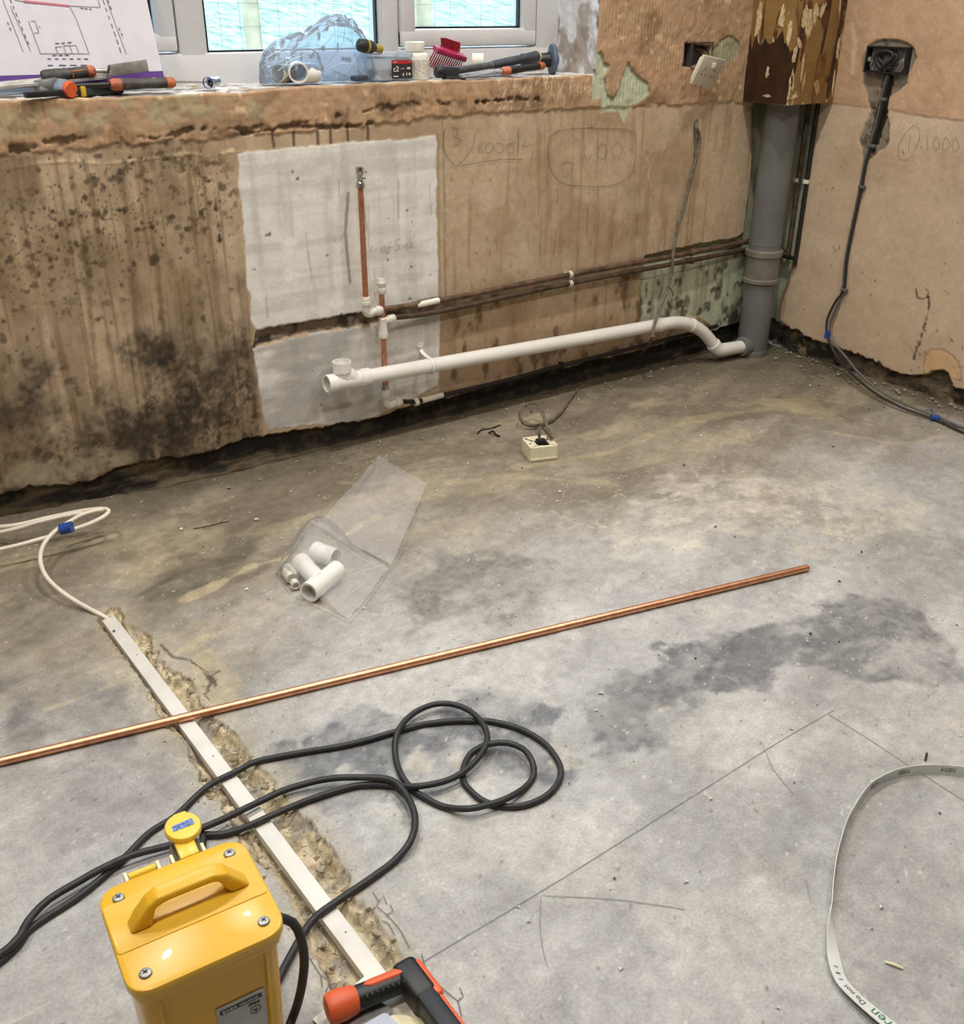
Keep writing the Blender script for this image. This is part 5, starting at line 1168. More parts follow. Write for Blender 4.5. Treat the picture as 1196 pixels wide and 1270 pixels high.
C_ = [Vector(p) for p in [(-2.9595, -1.2576, 0.0055)] + [(-2.8825, -1.2440, 0.0160), (-2.8556, -1.2156, 0.0160), (-2.8243, -1.1946, 0.0160), (-2.7785, -1.1853, 0.0160), (-2.7493, -1.1808, 0.0160), (-2.7055, -1.1802, 0.0160)] + [(-2.6588, -1.1875, 0.0120), (-2.6192, -1.1960, 0.0120)]]
MB().tube(spline(C_, .010), r_ * 1.05, 12).build('sheath', M_rubber, x3)

# ------------------------------------------------------------------ yellow site transformer
HT = .24
tl, trr, brr, bl = [Vector(p) for p in ((-2.7966, -1.4475, 0.2400), (-2.6306, -1.4601, 0.2400), (-2.6480, -1.6137, 0.2400), (-2.8128, -1.6022, 0.2400))]
ctr = (tl + trr + brr + bl) / 4
eu = ((trr - tl) + (brr - bl)).normalized(); ev = Vector((-eu.y, eu.x, 0))        # ev points to the back
LW, LD = .1660, .1550
trf = thing('site_transformer', 'glossy yellow portable site transformer with a carrying handle on its lid', 'transformer', (ctr.x, ctr.y, 0))
def T(a, b, z): return Vector((ctr.x, ctr.y, 0)) + eu * a + ev * b + Vector((0, 0, z))
RT = Matrix((eu, ev, Vector((0, 0, 1)))).transposed()
def rrect(w, d, r, seg=6): return ring_poly([(-w / 2, -d / 2), (w / 2, -d / 2), (w / 2, d / 2), (-w / 2, d / 2)], r, seg)
def loft(layers, name, m, parent):
    """layers = [(outline, z)] of equal length, closed top and bottom"""
    mb = MB(); n = len(layers[0][0]); v = []
    for o, z in layers: v += [T(a, b, z) for a, b in o]
    f = [(i * n + k, i * n + (k + 1) % n, (i + 1) * n + (k + 1) % n, (i + 1) * n + k) for i in range(len(layers) - 1) for k in range(n)]
    f += [tuple(range(n))[::-1], tuple(range((len(layers) - 1) * n, len(layers) * n))]
    return mb.add(v, f).build(name, m, parent)
body = [(rrect(.139, .128, .016), .012), (rrect(.150, .140, .020), .226)]
loft(body, 'case', M_yellow, trf)
loft([(rrect(.158, .148, .024), .216), (rrect(.160, .150, .025), .220), (rrect(.160, .150, .025), .228)], 'rim', M_yellow, trf)
loft([(rrect(LW - .003, LD - .003, .027), .226), (rrect(LW, LD, .028), .2285), (rrect(LW, LD, .028), .2375), (rrect(LW - .0012, LD - .0012, .0275), .2392), (rrect(LW - .004, LD - .004, .026), HT)], 'lid', M_yellow, trf)
hp = [(-.0815, -.020), (.0815, -.020), (.0815, .050), (-.0815, .050)]
loft([(ring_poly(hp, .006, 4), HT - .0005), (ring_poly(hp, .006, 4), HT + .0009), (ring_poly([(a * .993, b if b > 0 else b + .0006) for a, b in hp], .006, 4), HT + .0014)], 'handle_plate', M_yellow, trf)
# front corner posts (pressed vertical folds)
for sx in (-1, 1):
    mb = MB()
    mb.tube([T(sx * .052, -.0655, .012), T(sx * .057, -.0705, .214)], .0022, 8); mb.build('case_fold', M_yellow, trf)
for sx, sy in ((-1, 1), (1, 1), (-1, -1), (1, -1)):
    p = T(sx * .0625, sy * .056, HT)
    sc_ = MB().lathe([(0, .0066), (.0010, .0068), (.0026, .0058), (.0034, .0036), (.0034, .001)], p, (0, 0, 1), 18).build('lid_screw', M_steel, trf)
    MB().box(p + Vector((0, 0, .0034)), (.0060, .0014, .0006), rotm('Z', 30)).box(p + Vector((0, 0, .0034)), (.0014, .0060, .0006), rotm('Z', 30)).build('screw_slot', M_black, sc_)
# handle: flat strap arch with raked feet
def harch(a0, a1, b, rise):
    ks = [(a0 - .004, .0), (a0 + .006, rise * .42), (a0 + .019, rise * .83), (a0 + .030, rise), (a1 - .028, rise), (a1 - .014, rise * .84), (a1 - .002, rise * .42), (a1 + .010, .0)]
    return ks
outer = harch(-.060, .058, 0, .036)
inner_ = [(.046, 0), (.040, .010), (.034, .0225), (.026, .0255), (-.024, .0255), (-.034, .0215), (-.038, .010), (-.040, 0)]
poly = outer + inner_
hb = bmesh.new()
bw2 = .0105; bc = .008
vv0 = [hb.verts.new(T(a, bc - bw2, HT + .001 + z)) for a, z in poly]; vv1 = [hb.verts.new(T(a, bc + bw2, HT + .001 + z)) for a, z in poly]
hb.faces.new(vv0); hb.faces.new(vv1[::-1])
for i in range(len(poly)): hb.faces.new((vv0[i], vv1[i], vv1[(i + 1) % len(poly)], vv0[(i + 1) % len(poly)]))
bmesh.ops.recalc_face_normals(hb, faces=hb.faces[:])
bmesh.ops.bevel(hb, geom=[e for e in hb.edges], offset=.0036, segments=3, affect='EDGES', profile=.5, clamp_overlap=True)
bmesh.ops.triangulate(hb, faces=[f for f in hb.faces if len(f.verts) > 4])
hb.verts.index_update(); mh = MB().add([v.co.copy() for v in hb.verts], [[v.index for v in f.verts] for f in hb.faces]); hb.free()
mh.build('handle', M_yellow, trf)
# sockets on the back: one with lifted flap over a plug, one shut
def socket_housing(a, name):
    mb = MB(); mb.lathe([(0, .027), (.010, .027), (.012, .024), (.030, .022)], T(a, LD / 2 - .012, .175), ev + Vector((0, 0, .35)), 20); return mb.build(name, M_cream, trf)
socket_housing(.022, 'socket_housing'); socket_housing(-.042, 'socket_housing')
def hinge(a, w):
    mb = MB()
    for s_ in (-1, 1): mb.box(T(a + s_ * w / 2, LD / 2 + .006, .232), (.004, .016, .014), RT, .0012)
    mb.box(T(a, LD / 2 + .001, .228), (w, .006, .008), RT, .0012); return mb.build('hinge_bracket', M_cream, trf)
hinge(.022, .036); hinge(-.030, .036)
MB().tube([T(-.045, LD / 2 + .008, .235), T(-.015, LD / 2 + .008, .235)], .0046, 12).build('hinge_pin', M_lemon, trf)
MB().lathe([(0, .026), (.004, .027), (.007, .024)], T(-.042, LD / 2 + .012, .196), ev + Vector((0, 0, .2)), 24).build('socket_flap', M_lemon, trf)
fl = MB()
fcn = T(.027, LD / 2 + .040, .242); fax = Vector((0, 0, 1)) - ev * .12 + eu * .05; fax.normalize()
fl.lathe([(0, .0198), (.002, .0212), (.007, .0212), (.009, .0198), (.0095, .010)], fcn, fax, 30)
fl.box(T(.023, LD / 2 + .014, .238), (.022, .026, .007), RT @ rotm('X', 8), .002)
fl.box(T(.030, LD / 2 + .0620, .246), (.016, .006, .006), RT, .002)
flap = fl.build('lifted_flap', M_lemon, trf)
lab = MB().prism(ring_poly([(-.0125, -.0045), (.0125, -.0045), (.0125, .0045), (-.0125, .0045)], .001, 2), fcn + fax * .0096, RT @ rotm('Z', 4) @ Vector((1, 0, 0)), (RT @ Vector((0, 1, .12))), .0005)
lab.build('flap_label', mat('blue_label', (96, 128, 196), .5, var=.5, scale=420), flap)
pg = MB(); pg.lathe([(0, .019), (.045, .019), (.052, .016), (.075, .012), (.085, .0075)], T(.024, LD / 2 + .028, .224), Vector((0, 0, -1)) + ev * .25, 20)
M_plug = mat('smoky_grey_plug', (112, 108, 98), .35, var=.15)
pg.build('plug', M_plug, trf)
MB().tube(spline([T(.024, LD / 2 + .046, .146), T(.02, LD / 2 + .06, .09), T(.03, LD / 2 + .075, .03), Vector((-2.6028, -1.1907, 0.0080))], .01), .0055, 10).build('plug_flex', M_rubber, trf)
# its own mains lead at the right
MB().tube(spline([T(.066, .010, .205), T(.074, -.004, .206), T(.082, -.014, .198), Vector((-2.6185, -1.5554, 0.1750)), Vector((-2.6125, -1.5597, 0.1500)), Vector((-2.6123, -1.5636, 0.1200)), Vector((-2.6164, -1.5638, 0.0900)), Vector((-2.6217, -1.5570, 0.0500)), Vector((-2.6302, -1.5508, 0.0150)), Vector((-2.6601, -1.5720, 0.0070)), Vector((-2.7114, -1.5847, 0.0070))], .01), .0056, 12).build('mains_lead', M_rubber, trf)
# rating plate on the front
sn = Vector((0, 0, 1)) * math.cos(0) ; 
fd = (T(0, -.070, .226) - T(0, -.064, .012)); fd.normalize()
plate_o = T(.026, -.0668, .130) - ev * .0012
RA = Matrix((eu, fd, eu.cross(fd))).transposed()
def FP(a, b, c=0): return plate_o + eu * a + fd * b + eu.cross(fd) * c
M_plate = mat('silver_rating_plate', (176, 176, 172), .4, .3, var=.05)
MB().prism(ring_poly([(-.030, -.030), (.024, -.030), (.024, .030), (-.030, .030)], .003, 3), FP(0, 0, 0), eu, fd, .0008).build('rating_plate', M_plate, trf)
rpl = trf.children[-1]
MB().prism([(-.026, .018), (.0205, .018), (.0205, .0245), (-.026, .0245)], FP(0, 0, .0009), eu, fd, .0003).build('plate_header', M_black, rpl)

def text_mesh(txt, size, depth=.0002):
    cu = bpy.data.curves.new('lettering', 'FONT'); cu.body = txt; cu.size = size; cu.extrude = depth; cu.align_x = 'CENTER'; cu.align_y = 'CENTER'
    ob = bpy.data.objects.new('lettering', cu); COL.objects.link(ob)
    me = bpy.data.meshes.new_from_object(ob.evaluated_get(bpy.context.evaluated_depsgraph_get()))
    v = [tuple(p.co) for p in me.vertices]; f = [tuple(p.vertices) for p in me.polygons]
    bpy.data.objects.remove(ob); bpy.data.curves.remove(cu); bpy.data.meshes.remove(me)
    return v, f
def lettering(name, txt, size, o, ux, uy, m, parent, lift=.0004):
    v, f = text_mesh(txt, size); ux, uy = Vector(ux).normalized(), Vector(uy).normalized(); n = ux.cross(uy)
    mb = MB().add([Vector(o) + ux * p[0] + uy * p[1] + n * (p[2] + lift) for p in v], f, False)
    return mb.build(name, m, parent)
lettering('plate_print', 'IP44', .0075, FP(.011, .0125, .0009), eu, fd, M_black, rpl)
mb = MB()
for i in range(9): mb.box(FP(-.004 + i * .0024, .0212, .0013), (.0015, .0022 + .0008 * (i % 3), .0002), RA)
for i in range(4): mb.box(FP(-.022 + i * .0042, .0212, .0013), (.0030, .0040 - .001 * (i % 2), .0002), RA)
mb.build('header_print', M_plate, rpl)
MB().lathe([(0, .0062), (.0003, .0062), (.0003, .0054), (0, .0054)], FP(.012, .002, .0009), eu.cross(fd), 20, closed=True).box(FP(.012, .002, .0010), (.006, .0014, .0003), RA).box(FP(.012, .0005, .0010), (.002, .004, .0003), RA).build('plate_symbol', M_black, rpl)

# ------------------------------------------------------------------ orange and black saw at the bottom of the view
saw = thing('hand_saw', 'orange and black handled saw lying on the end of the trunking', 'saw', (-2.5141, -1.6169, 0.0000))
S0, S1, S2 = Vector((-2.5936, -1.5771, 0.0300)), Vector((-2.4903, -1.5951, 0.0300)), Vector((-2.4908, -1.8165, 0.0300))
d01 = (S1 - S0).normalized(); d12 = (S2 - S1).normalized()
side = Vector((d01.y, -d01.x, 0))                       # into the D of the handle (towards the viewer)
if side.y > 0: side = -side
MB().tube(spline([S0 + d01 * .020, S0 + d01 * .034, S0 + d01 * .055 - Vector((0, 0, 0)), S0 + d01 * .085, S1 - d01 * .014, S1 + d01 * .004], .006), [.0165] * 3 + [.0150] * 200 if False else .0155, 18, True, .95).build('grip', M_black, saw)
en = MB().lathe([(-.004, .011), (-.002, .0165), (.004, .0192), (.016, .0195), (.030, .0175), (.036, .0150)], S0, d01, 22); en.build('end_cap', M_orange, saw)
for i in range(9):
    p = S0 + d01 * (.045 + i * .0068) + side * .0085 + Vector((0, 0, .0118))
    MB().box(p, (.0014, .016, .0022), frame_x(d01) @ rotm('X', -28), .0004).build('grip_rib', M_slate, saw)
v = []; f = []; NI, NJ = 14, 8
for i in range(NI + 1):
    s = i / NI; half = math.radians(24) * min(1, (min(s, 1 - s) / .16 + .001)) ** .5
    for j in range(NJ + 1):
        q = math.radians(14) + half * (2 * j / NJ - 1); rr_ = .0166 if 0 < j < NJ and 0 < i < NI else .0150
        v.append(S0 + d01 * (.046 + .058 * s) + (Vector((0, 0, 1)) * math.cos(q) - side * math.sin(q)) * rr_)
for i in range(NI):
    for j in range(NJ): k = i * (NJ + 1) + j; f.append((k, k + NJ + 1, k + NJ + 2, k + 1))
MB().add(v, f).build('grip_inlay', M_orange, saw)
c1 = MB()
c1.box(S1 + d12 * .012, (.062, .034, .034), frame_x(d12), .009, 3); c1.build('grip_corner', M_black, saw)
sp = MB(); sp.box(S1 + d12 * .13, (.24, .026, .032), frame_x(d12), .006, 2); sp.build('spine', M_black, saw)
on_ = Vector((-d12.y, d12.x, 0)); on_ = on_ if on_.x > 0 else -on_
MB().box(S1 + d12 * .020 + on_ * .0105, (.060, .020, .029), frame_x(d12), .005, 3).build('spine_trim', M_orange, saw)
MB().box(S1 + d12 * .15 + on_ * .014, (.22, .007, .022), frame_x(d12), .003, 2).build('spine_trim', M_orange, saw)
bl_ = S1 - on_ * .035 + d12 * .075
MB().prism(ring_poly([(0, 0), (.030, 0), (.055, .07), (.055, .14), (-.03, .14)], .006, 3), Vector((bl_.x, bl_.y, .020)) - d12 * .055 - on_ * .012, -on_, d12, .004).build('blade_guard', mat('pale_blue_grey_plastic', (172, 178, 192), .35, var=.05), saw)
MB().box(S0 + Vector((.0, -.035, -.018)), (.13, .05, .004), rotm('Z', 22), .001).build('blade', M_steel, saw)
roll = thing('tape_roll', 'cream tape roll partly hidden under the saw handle', 'tape roll', (-2.5365, -1.6537, 0.0000))
MB().lathe([(0, .030), (0, .044), (.012, .044), (.012, .030)], Vector((-2.5474, -1.6569, 0.0010)), (0, 0, 1), 32, closed=True).build('tape', M_cream, roll)
MB().lathe([(.0005, .0275), (.0005, .0298), (.0115, .0298), (.0115, .0275)], Vector((-2.5474, -1.6569, 0.0010)), (0, 0, 1), 32, closed=True).build('cardboard_core', M_timber, roll)
sheet = thing('white_offcut', 'white flat offcut beneath the orange end of the saw', 'offcut', (-2.6104, -1.5884, 0.0000))
MB().prism([(0, 0), (.10, .02), (.12, -.09), (.02, -.10)], Vector((-2.6084, -1.5591, 0.0010)), (1, 0, 0), (0, 1, 0), .003).build('board', M_white, sheet)

# ------------------------------------------------------------------ packing strap with print
stp = thing('packing_strap', 'white printed plastic strap curled on edge across the floor at right', 'strap', (-1.9029, -1.8005, 0.0000))
cl_ = [Vector(p) for p in [(-1.4912, -1.8708, 0.0070), (-1.5172, -1.8186, 0.0070), (-1.5447, -1.7737, 0.0070), (-1.5890, -1.7355, 0.0070), (-1.6423, -1.7120, 0.0070), (-1.7002, -1.7077, 0.0070), (-1.7688, -1.7248, 0.0070), (-1.8193, -1.7448, 0.0070), (-1.8820, -1.7778, 0.0070), (-1.9405, -1.8168, 0.0070), (-1.9855, -1.8511, 0.0070), (-2.0147, -1.8772, 0.0070)]] + [Vector((-2.0332, -1.9012, 0.0070)), Vector((-2.0378, -1.9252, 0.0070)), Vector((-2.0393, -1.9556, 0.0080)), Vector((-2.0395, -1.9893, 0.0100)), Vector((-2.0397, -2.0371, 0.0140))]
cp_ = spline(cl_, .008); N_ = len(cp_)
camp = Vector(cam.matrix_world.translation)
mb = MB(); v = []; f = []
wdt = .0092; th = .0005
frames = []
for i, p in enumerate(cp_):
    t = (cp_[min(i + 1, N_ - 1)] - cp_[max(i - 1, 0)]).normalized()
    s_ = i / (N_ - 1)
    lean = np.interp(s_, [0, .18, .36, .60, .70, .80, 1], [3, 3, 3, 3, 8, 72, 84])      # degrees from upright, towards the outside of the curl
    outw = t.cross(Z3).normalized()
    if outw.x > 0 and s_ > .3 and s_ < .72: outw = -outw
    if s_ >= .72 and outw.x < 0: outw = -outw
    if s_ <= .3 and outw.y < 0: outw = -outw
    if s_ >= .72: outw = -outw
    a = (Z3 * math.cos(math.radians(lean)) + outw * math.sin(math.radians(lean))).normalized()
    nn = t.cross(a).normalized(); frames.append((p, t, a, nn))
    base = Vector((p.x, p.y, max(p.z, abs(a.z) * wdt + .0012)))
    frames[-1] = (base, t, a, nn)
    for sa, sn_ in ((-1, -1), (1, -1), (1, 1), (-1, 1)): v.append(base + a * wdt * sa + nn * th * sn_)
for i in range(N_ - 1):
    for k in range(4): f.append((i * 4 + k, i * 4 + (k + 1) % 4, (i + 1) * 4 + (k + 1) % 4, (i + 1) * 4 + k))
f.append((0, 1, 2, 3)); f.append(tuple(4 * (N_ - 1) + k for k in range(4))[::-1])
mb.add(v, f); mb.build('band', mat('printed_strap_plastic', (214, 216, 212), .4, var=.06, scale=20), stp)
M_green = mat('green_print', (34, 112, 84), .5, var=.03)
def on_strap(txt, size, ipx, m, sx=1.0, bold=0):
    j = min(range(N_), key=lambda i: (frames[i][0] - Vector(ipx)).length)
    p, t, a, nn = frames[j]
    n_up = nn if (camp - p).dot(nn) > 0 else -nn
    ux = -t; uy = n_up.cross(ux)
    lettering('strap_print', txt, size, p + n_up * .0006, ux, uy, m, stp, .0001)
on_strap('wren', .0205, (-2.0408, -1.9729, 0.0120), M_green)
on_strap('Do not', .0112, (-2.0401, -1.9283, 0.0120), M_black)
M_faint = mat('faded_blue_print', (140, 150, 172), .5, var=.2)
for q in ((-2.0244, -1.8852, 0.0100), (-2.0278, -1.8903, 0.0100), (-2.0303, -1.8959, 0.0100), (-2.0328, -1.9015, 0.0100)):
    j = min(range(N_), key=lambda i: (frames[i][0] - Vector(q)).length); p, t, a, nn = frames[j]
    n_up = nn if (camp - p).dot(nn) > 0 else -nn
    MB().box(p + n_up * .0007, (.0026, .0062, .0003), Matrix((t, a, t.cross(a))).transposed()).build('faded_print', M_faint, stp)
for q in ((-1.6283, -1.7167, 0.0100), (-1.5620, -1.7610, 0.0100), (-1.6918, -1.7086, 0.0100)):
    j = min(range(N_), key=lambda i: (frames[i][0] - Vector(q)).length); p, t, a, nn = frames[j]
    n_up = nn if (camp - p).dot(nn) > 0 else -nn
    MB().box(p + n_up * .0007, (.03, .0075, .0003), Matrix((t, a, t.cross(a))).transposed()).build('faded_print', mat('faded_grey_print', (168, 170, 168), .5, var=.5, scale=300), stp)

# ------------------------------------------------------------------ clear bag of fittings on the floor
def sheet_patch(mb, corners, nu, nv, hfun):
    a, b, c, d = [Vector(p) for p in corners]; v = []; f = []
    for i in range(nu + 1):
        for j in range(nv + 1):
            s, t = i / nu, j / nv
            p = a * (1 - s) * (1 - t) + b * s * (1 - t) + c * s * t + d * (1 - s) * t
            v.append(p + Vector((0, 0, hfun(s, t))))
    for i in range(nu):
        for j in range(nv):
            k = i * (nv + 1) + j; f.append((k, k + nv + 1, k + nv + 2, k + 1))
    return mb.add(v, f)
def wr(s, t, amp, seed, fx=6, fy=6):
    u = np.array([s * fx + seed * 3.7]); v = np.array([t * fy + seed])
    n = fbm(u, v, 4, seed, .55)[0]
    return amp * (1 - abs(n - .5) * 6 if abs(n - .5) < .16 else 0) + amp * (n - .3)
fb = thing('fittings_bag', 'clear plastic bag of white pipe fittings lying open on the floor', 'bag', (-2.0167, -0.5563, 0.0000))
b1 = MB()
a_, b_, c_, d_ = (-1.6778, -0.1168, 0.0000), (-1.6712, -0.3533, 0.0000), (-1.9683, -0.6735, 0.0000), (-2.0189, -0.4182, 0.0000)
sheet_patch(b1, (a_, b_, c_, d_), 46, 60, lambda s, t: .004 + .020 * math.sin(math.pi * min(1, max(0, t))) ** .5 * math.sin(math.pi * s) ** .4 * .8 + wr(s, t, .006, 3, 2.6, 2.2) + .012 * t)
b1.build('bag_neck', M_bag, fb)
b2 = MB()
def puff(s, t):
    e = (math.sin(math.pi * s) ** .35) * (math.sin(math.pi * t) ** .35) if 0 < s < 1 and 0 < t < 1 else 0
    return .003 + e * (.072 * math.exp(-((t - .26) / .34) ** 2) + .008) + wr(s, t, .006, 8, 3.5, 3)
qa, qb, qc, qd = (-2.0055, -0.3625, 0.0000), (-2.1815, -0.5374, 0.0000), (-2.1415, -0.7961, -0.0000), (-1.9723, -0.6664, 0.0000)
# s runs from the fittings' side across to the flat corner
sheet_patch(b2, (qa, qb, qc, qd), 56, 56, lambda s, t: puff(s, t))
b2.build('bag_pouch', M_bag, fb)
M_crease = film('creased_polythene', (1, 1, 1), .40, .10, .2, .9)
for ln in ([(-1.6801, -0.3675, 0.0080), (-1.7656, -0.4647, 0.0080), (-1.8682, -0.5752, 0.0080), (-1.9751, -0.6854, 0.0080)], [(-2.0350, -0.4526, 0.0200), (-2.0156, -0.5184, 0.0200), (-2.0108, -0.6035, 0.0200), (-1.9976, -0.6693, 0.0200), (-1.9874, -0.6934, 0.0200)], [(-2.1456, -0.8045, 0.0060), (-2.0949, -0.7699, 0.0060), (-2.0318, -0.7203, 0.0060), (-1.9774, -0.6754, 0.0060)], [(-2.1798, -0.5468, 0.0040), (-2.1921, -0.6322, 0.0040), (-2.1722, -0.7044, 0.0040), (-2.1443, -0.8017, 0.0040)], [(-2.1632, -0.7076, 0.0220), (-2.1016, -0.6797, 0.0220), (-2.0365, -0.6675, 0.0220), (-1.9824, -0.6713, 0.0220)], [(-1.7303, -0.4090, 0.0200), (-1.7918, -0.4326, 0.0200), (-1.8422, -0.4404, 0.0200), (-1.8923, -0.4575, 0.0200)], [(-1.7169, -0.1773, 0.0200), (-1.7668, -0.2552, 0.0200), (-1.8330, -0.3378, 0.0200)], [(-2.1269, -0.7404, 0.0160), (-2.0851, -0.7191, 0.0160), (-2.0372, -0.6962, 0.0160)]):
    MB().tube(spline(ln, .008), .0008, 6, True, .5).build('crease', M_crease, fb)
def fitting(name, label, pieces, grp=None):
    t = thing(name, label, 'pipe fitting', tuple(Vector(pieces[0][0]) * 1.0), grp)
    t.location.z = 0
    for (p0, p1, r, nm) in pieces:
        p0, p1 = Vector(p0), Vector(p1); L = (p1 - p0).length
        MB().lathe([(0, r - .003), (0, r + .0018), (L * .28, r + .0018), (L * .30, r), (L, r), (L, r - .003)], p0, p1 - p0, 26, closed=True).build(nm, M_pvc, t)
    return t
fitting('pipe_fitting', 'white tee fitting with open end nearest the viewer, inside the clear bag on the floor', [((-2.1734, -0.6841, 0.0235), (-2.0785, -0.6329, 0.0235), .0205, 'tee_body'), ((-2.1346, -0.5692, 0.0300), (-2.1364, -0.6595, 0.0260), .0195, 'tee_branch')])
fitting('pipe_fitting', 'white straight coupling at the back of the clear bag on the floor', [((-2.0844, -0.5385, 0.0260), (-2.0599, -0.5910, 0.0260), .0215, 'sleeve')])
sm = thing('pipe_fitting', 'small cream push fitting at the left edge of the clear bag on the floor', 'pipe fitting', (-2.1618, -0.5763, 0.0000))
mb = MB(); pushfit(mb, (-2.1601, -0.5560, 0.0160), (Vector((-2.1745, -0.6206, 0.0140)) - Vector((-2.1601, -0.5560, 0.0160))), .045, .0155); mb.build('fitting_body', M_pushfit, sm)
MB().lathe([(0, .006), (0, .0095), (.016, .0095), (.016, .006)], (-2.1729, -0.6136, 0.0140), (Vector((-2.1745, -0.6206, 0.0140)) - Vector((-2.1601, -0.5560, 0.0160))), 18, closed=True).build('open_socket', M_pushfit, sm)

# ------------------------------------------------------------------ things on the window sill
SZ = .9395
# plan sheet leaning on the window
pln = thing('plan_sheet', 'white printed floor plan sheet leaning on the window above the tools', 'plan', (-2.2603, 0.0700, 0.9705))
LB, RB = Vector((-2.4658, 0.0750, 0.9808)), Vector((-2.0763, 0.0750, 0.9606)); LB.z = RB.z = SZ + .012
RTp = Vector((-2.0783, 0.1250, 1.1184)); topz = RTp.z; 
ux = (RB - LB).normalized(); k = (RTp - RB); uyv = k - ux * k.dot(ux) * 1.0
skew = k.dot(ux); UL = k.length
nrm_ = ux.cross(uyv.normalized()).normalized(); nrm_ = nrm_ if nrm_.y < 0 else -nrm_
uyn = uyv.normalized()
W_ = (RB - LB).length; Hh = .30
cur = MB(); v = []; f = []
NX, NZ = 12, 10
for i in range(NX + 1):
    for j in range(NZ + 1):
        a = W_ * i / NX; b = Hh * j / NZ
        v.append(LB + ux * a + uyn * b + nrm_ * (.004 * math.sin(math.pi * i / NX)))
for i in range(NX):
    for j in range(NZ): q = i * (NZ + 1) + j; f.append((q, q + NZ + 1, q + NZ + 2, q + 1))
n0 = len(v); v += [p - nrm_ * .0006 for p in v[:n0]]; f += [tuple(x + n0 for x in q)[::-1] for q in f]
cur.add(v, f); M_paper = mat('white_paper', (206, 204, 213), .7, var=.02); cur.build('sheet', M_paper, pln)
def on_sheet(x0, y0, x1, y1, w, lift=.0012):
    """stroke between two points given in sheet millimetres"""
    a = LB + ux * x0 + uyn * y0; b = LB + ux * x1 + uyn * y1
    i = (x0 + x1) / 2 / W_; L = (b - a).length
    return (a + b) / 2 + nrm_ * (.004 * math.sin(math.pi * min(1, max(0, i))) + lift), (L, w, .0003), Matrix(((b - a).normalized(), ((b - a).normalized()).cross(nrm_), nrm_)).transposed()
M_purple = mat('purple_print', (84, 42, 128), .6, var=.03); M_rose = mat('rose_print', (196, 104, 124), .6, var=.05); M_ink = mat('grey_print_ink', (92, 92, 102), .7, var=.1)
def strokes_on(name, lst, m, w):
    mb = MB()
    for q in lst: c, s_, r = on_sheet(*q[:4], q[4] if len(q) > 4 else w); mb.box(c, s_, r)
    return mb.build(name, m, pln)
mm = W_ / 234.0          # one print unit on the sheet
def sheet_at(x, y): return ((x + 30) * mm * 1.0, (97 - y) * mm * 1.28)
def seg(x0, y0, x1, y1, *w): return (*sheet_at(x0, y0), *sheet_at(x1, y1), *w)
strokes_on('purple_band', [(0.0, .013, W_ * .998, .013, .023)], M_purple, .012)
strokes_on('rose_line', [seg(47, 18, 101, 22)], M_rose, .004)
strokes_on('plan_lines', [seg(36, 0, 37, 17), seg(37, 17, 47, 18), seg(101, 22, 140, 23), seg(140, 23, 138, 0), seg(101, 22, 106, 34), seg(106, 34, 112, 67), seg(52, 66, 112, 67), seg(47, 36, 52, 66), seg(50, 36, 55, 36), seg(55, 36, 56, 47), seg(50, 47, 56, 47), seg(72, 60, 80, 60), seg(72, 60, 73, 66), seg(82, 59, 98, 59), seg(82, 59, 83, 67), seg(90, 59, 91, 67), seg(98, 59, 99, 67), seg(21, 5, 32, 64), seg(148, 4, 160, 68), seg(30, 22, 41, 64)], M_ink, .0009)
lst = []
R_ = np.random.RandomState(21)
for (x0, y0, x1, y1, n) in ((29, 2, 41, 60, 9), (143, 0, 154, 68, 9), (152, 14, 154, 28, 2), (22, 36, 24, 46, 2), (158, 42, 161, 52, 2), (114, 24, 130, 25, 3), (58, 71, 112, 72, 6), (56, 77, 110, 78, 4), (74, 80, 86, 80, 2), (50, 83, 92, 83, 3), (72, 57, 95, 56, 3), (58, 41, 60, 42, 1), (65, 68, 88, 68, 3)):
    for k in range(n):
        t0 = (k + .1) / n; t1 = (k + .1 + R_.uniform(.4, .7)) / n
        lst.append(seg(x0 + (x1 - x0) * t0, y0 + (y1 - y0) * t0, x0 + (x1 - x0) * t1, y0 + (y1 - y0) * t1, .0018))
strokes_on('dimension_marks', lst, M_ink, .0018)['kind'] = 'stuff'
strokes_on('band_print', [(W_ - .052 + i * .0062, .013, W_ - .048 + i * .0062, .013, .0022) for i in range(7)], M_paper, .002)

def tool_handle(parent, p0, p1, r, mcore, mend, name='handle', flat=.8, ends=(True, True)):
    p0, p1 = Vector(p0), Vector(p1); d = (p1 - p0).normalized(); L = (p1 - p0).length
    prof = [(0, r * .8), (L * .06, r), (L * .30, r * 1.02), (L * .55, r * .86), (L * .8, r * .95), (L, r * .8)]
    MB().tube([p0 + d * a for a, _ in prof], [b for _, b in prof], 14, True, flat).build(name, mcore, parent)
    if ends[0]: MB().tube([p0 - d * .004, p0 + d * (L * .03), p0 + d * (L * .14)], [r * .80, r * 1.06, r * 1.06], 14, True, flat).build('end_cap', mend, parent)
    if ends[1]: MB().tube([p1 - d * (L * .12), p1 - d * (L * .02), p1 + d * .004], [r * 1.02, r * 1.02, r * .75], 14, True, flat).build('ferrule', mend, parent)
M_handle = mat('charcoal_grip', (72, 68, 66), .6, var=.25, scale=60)
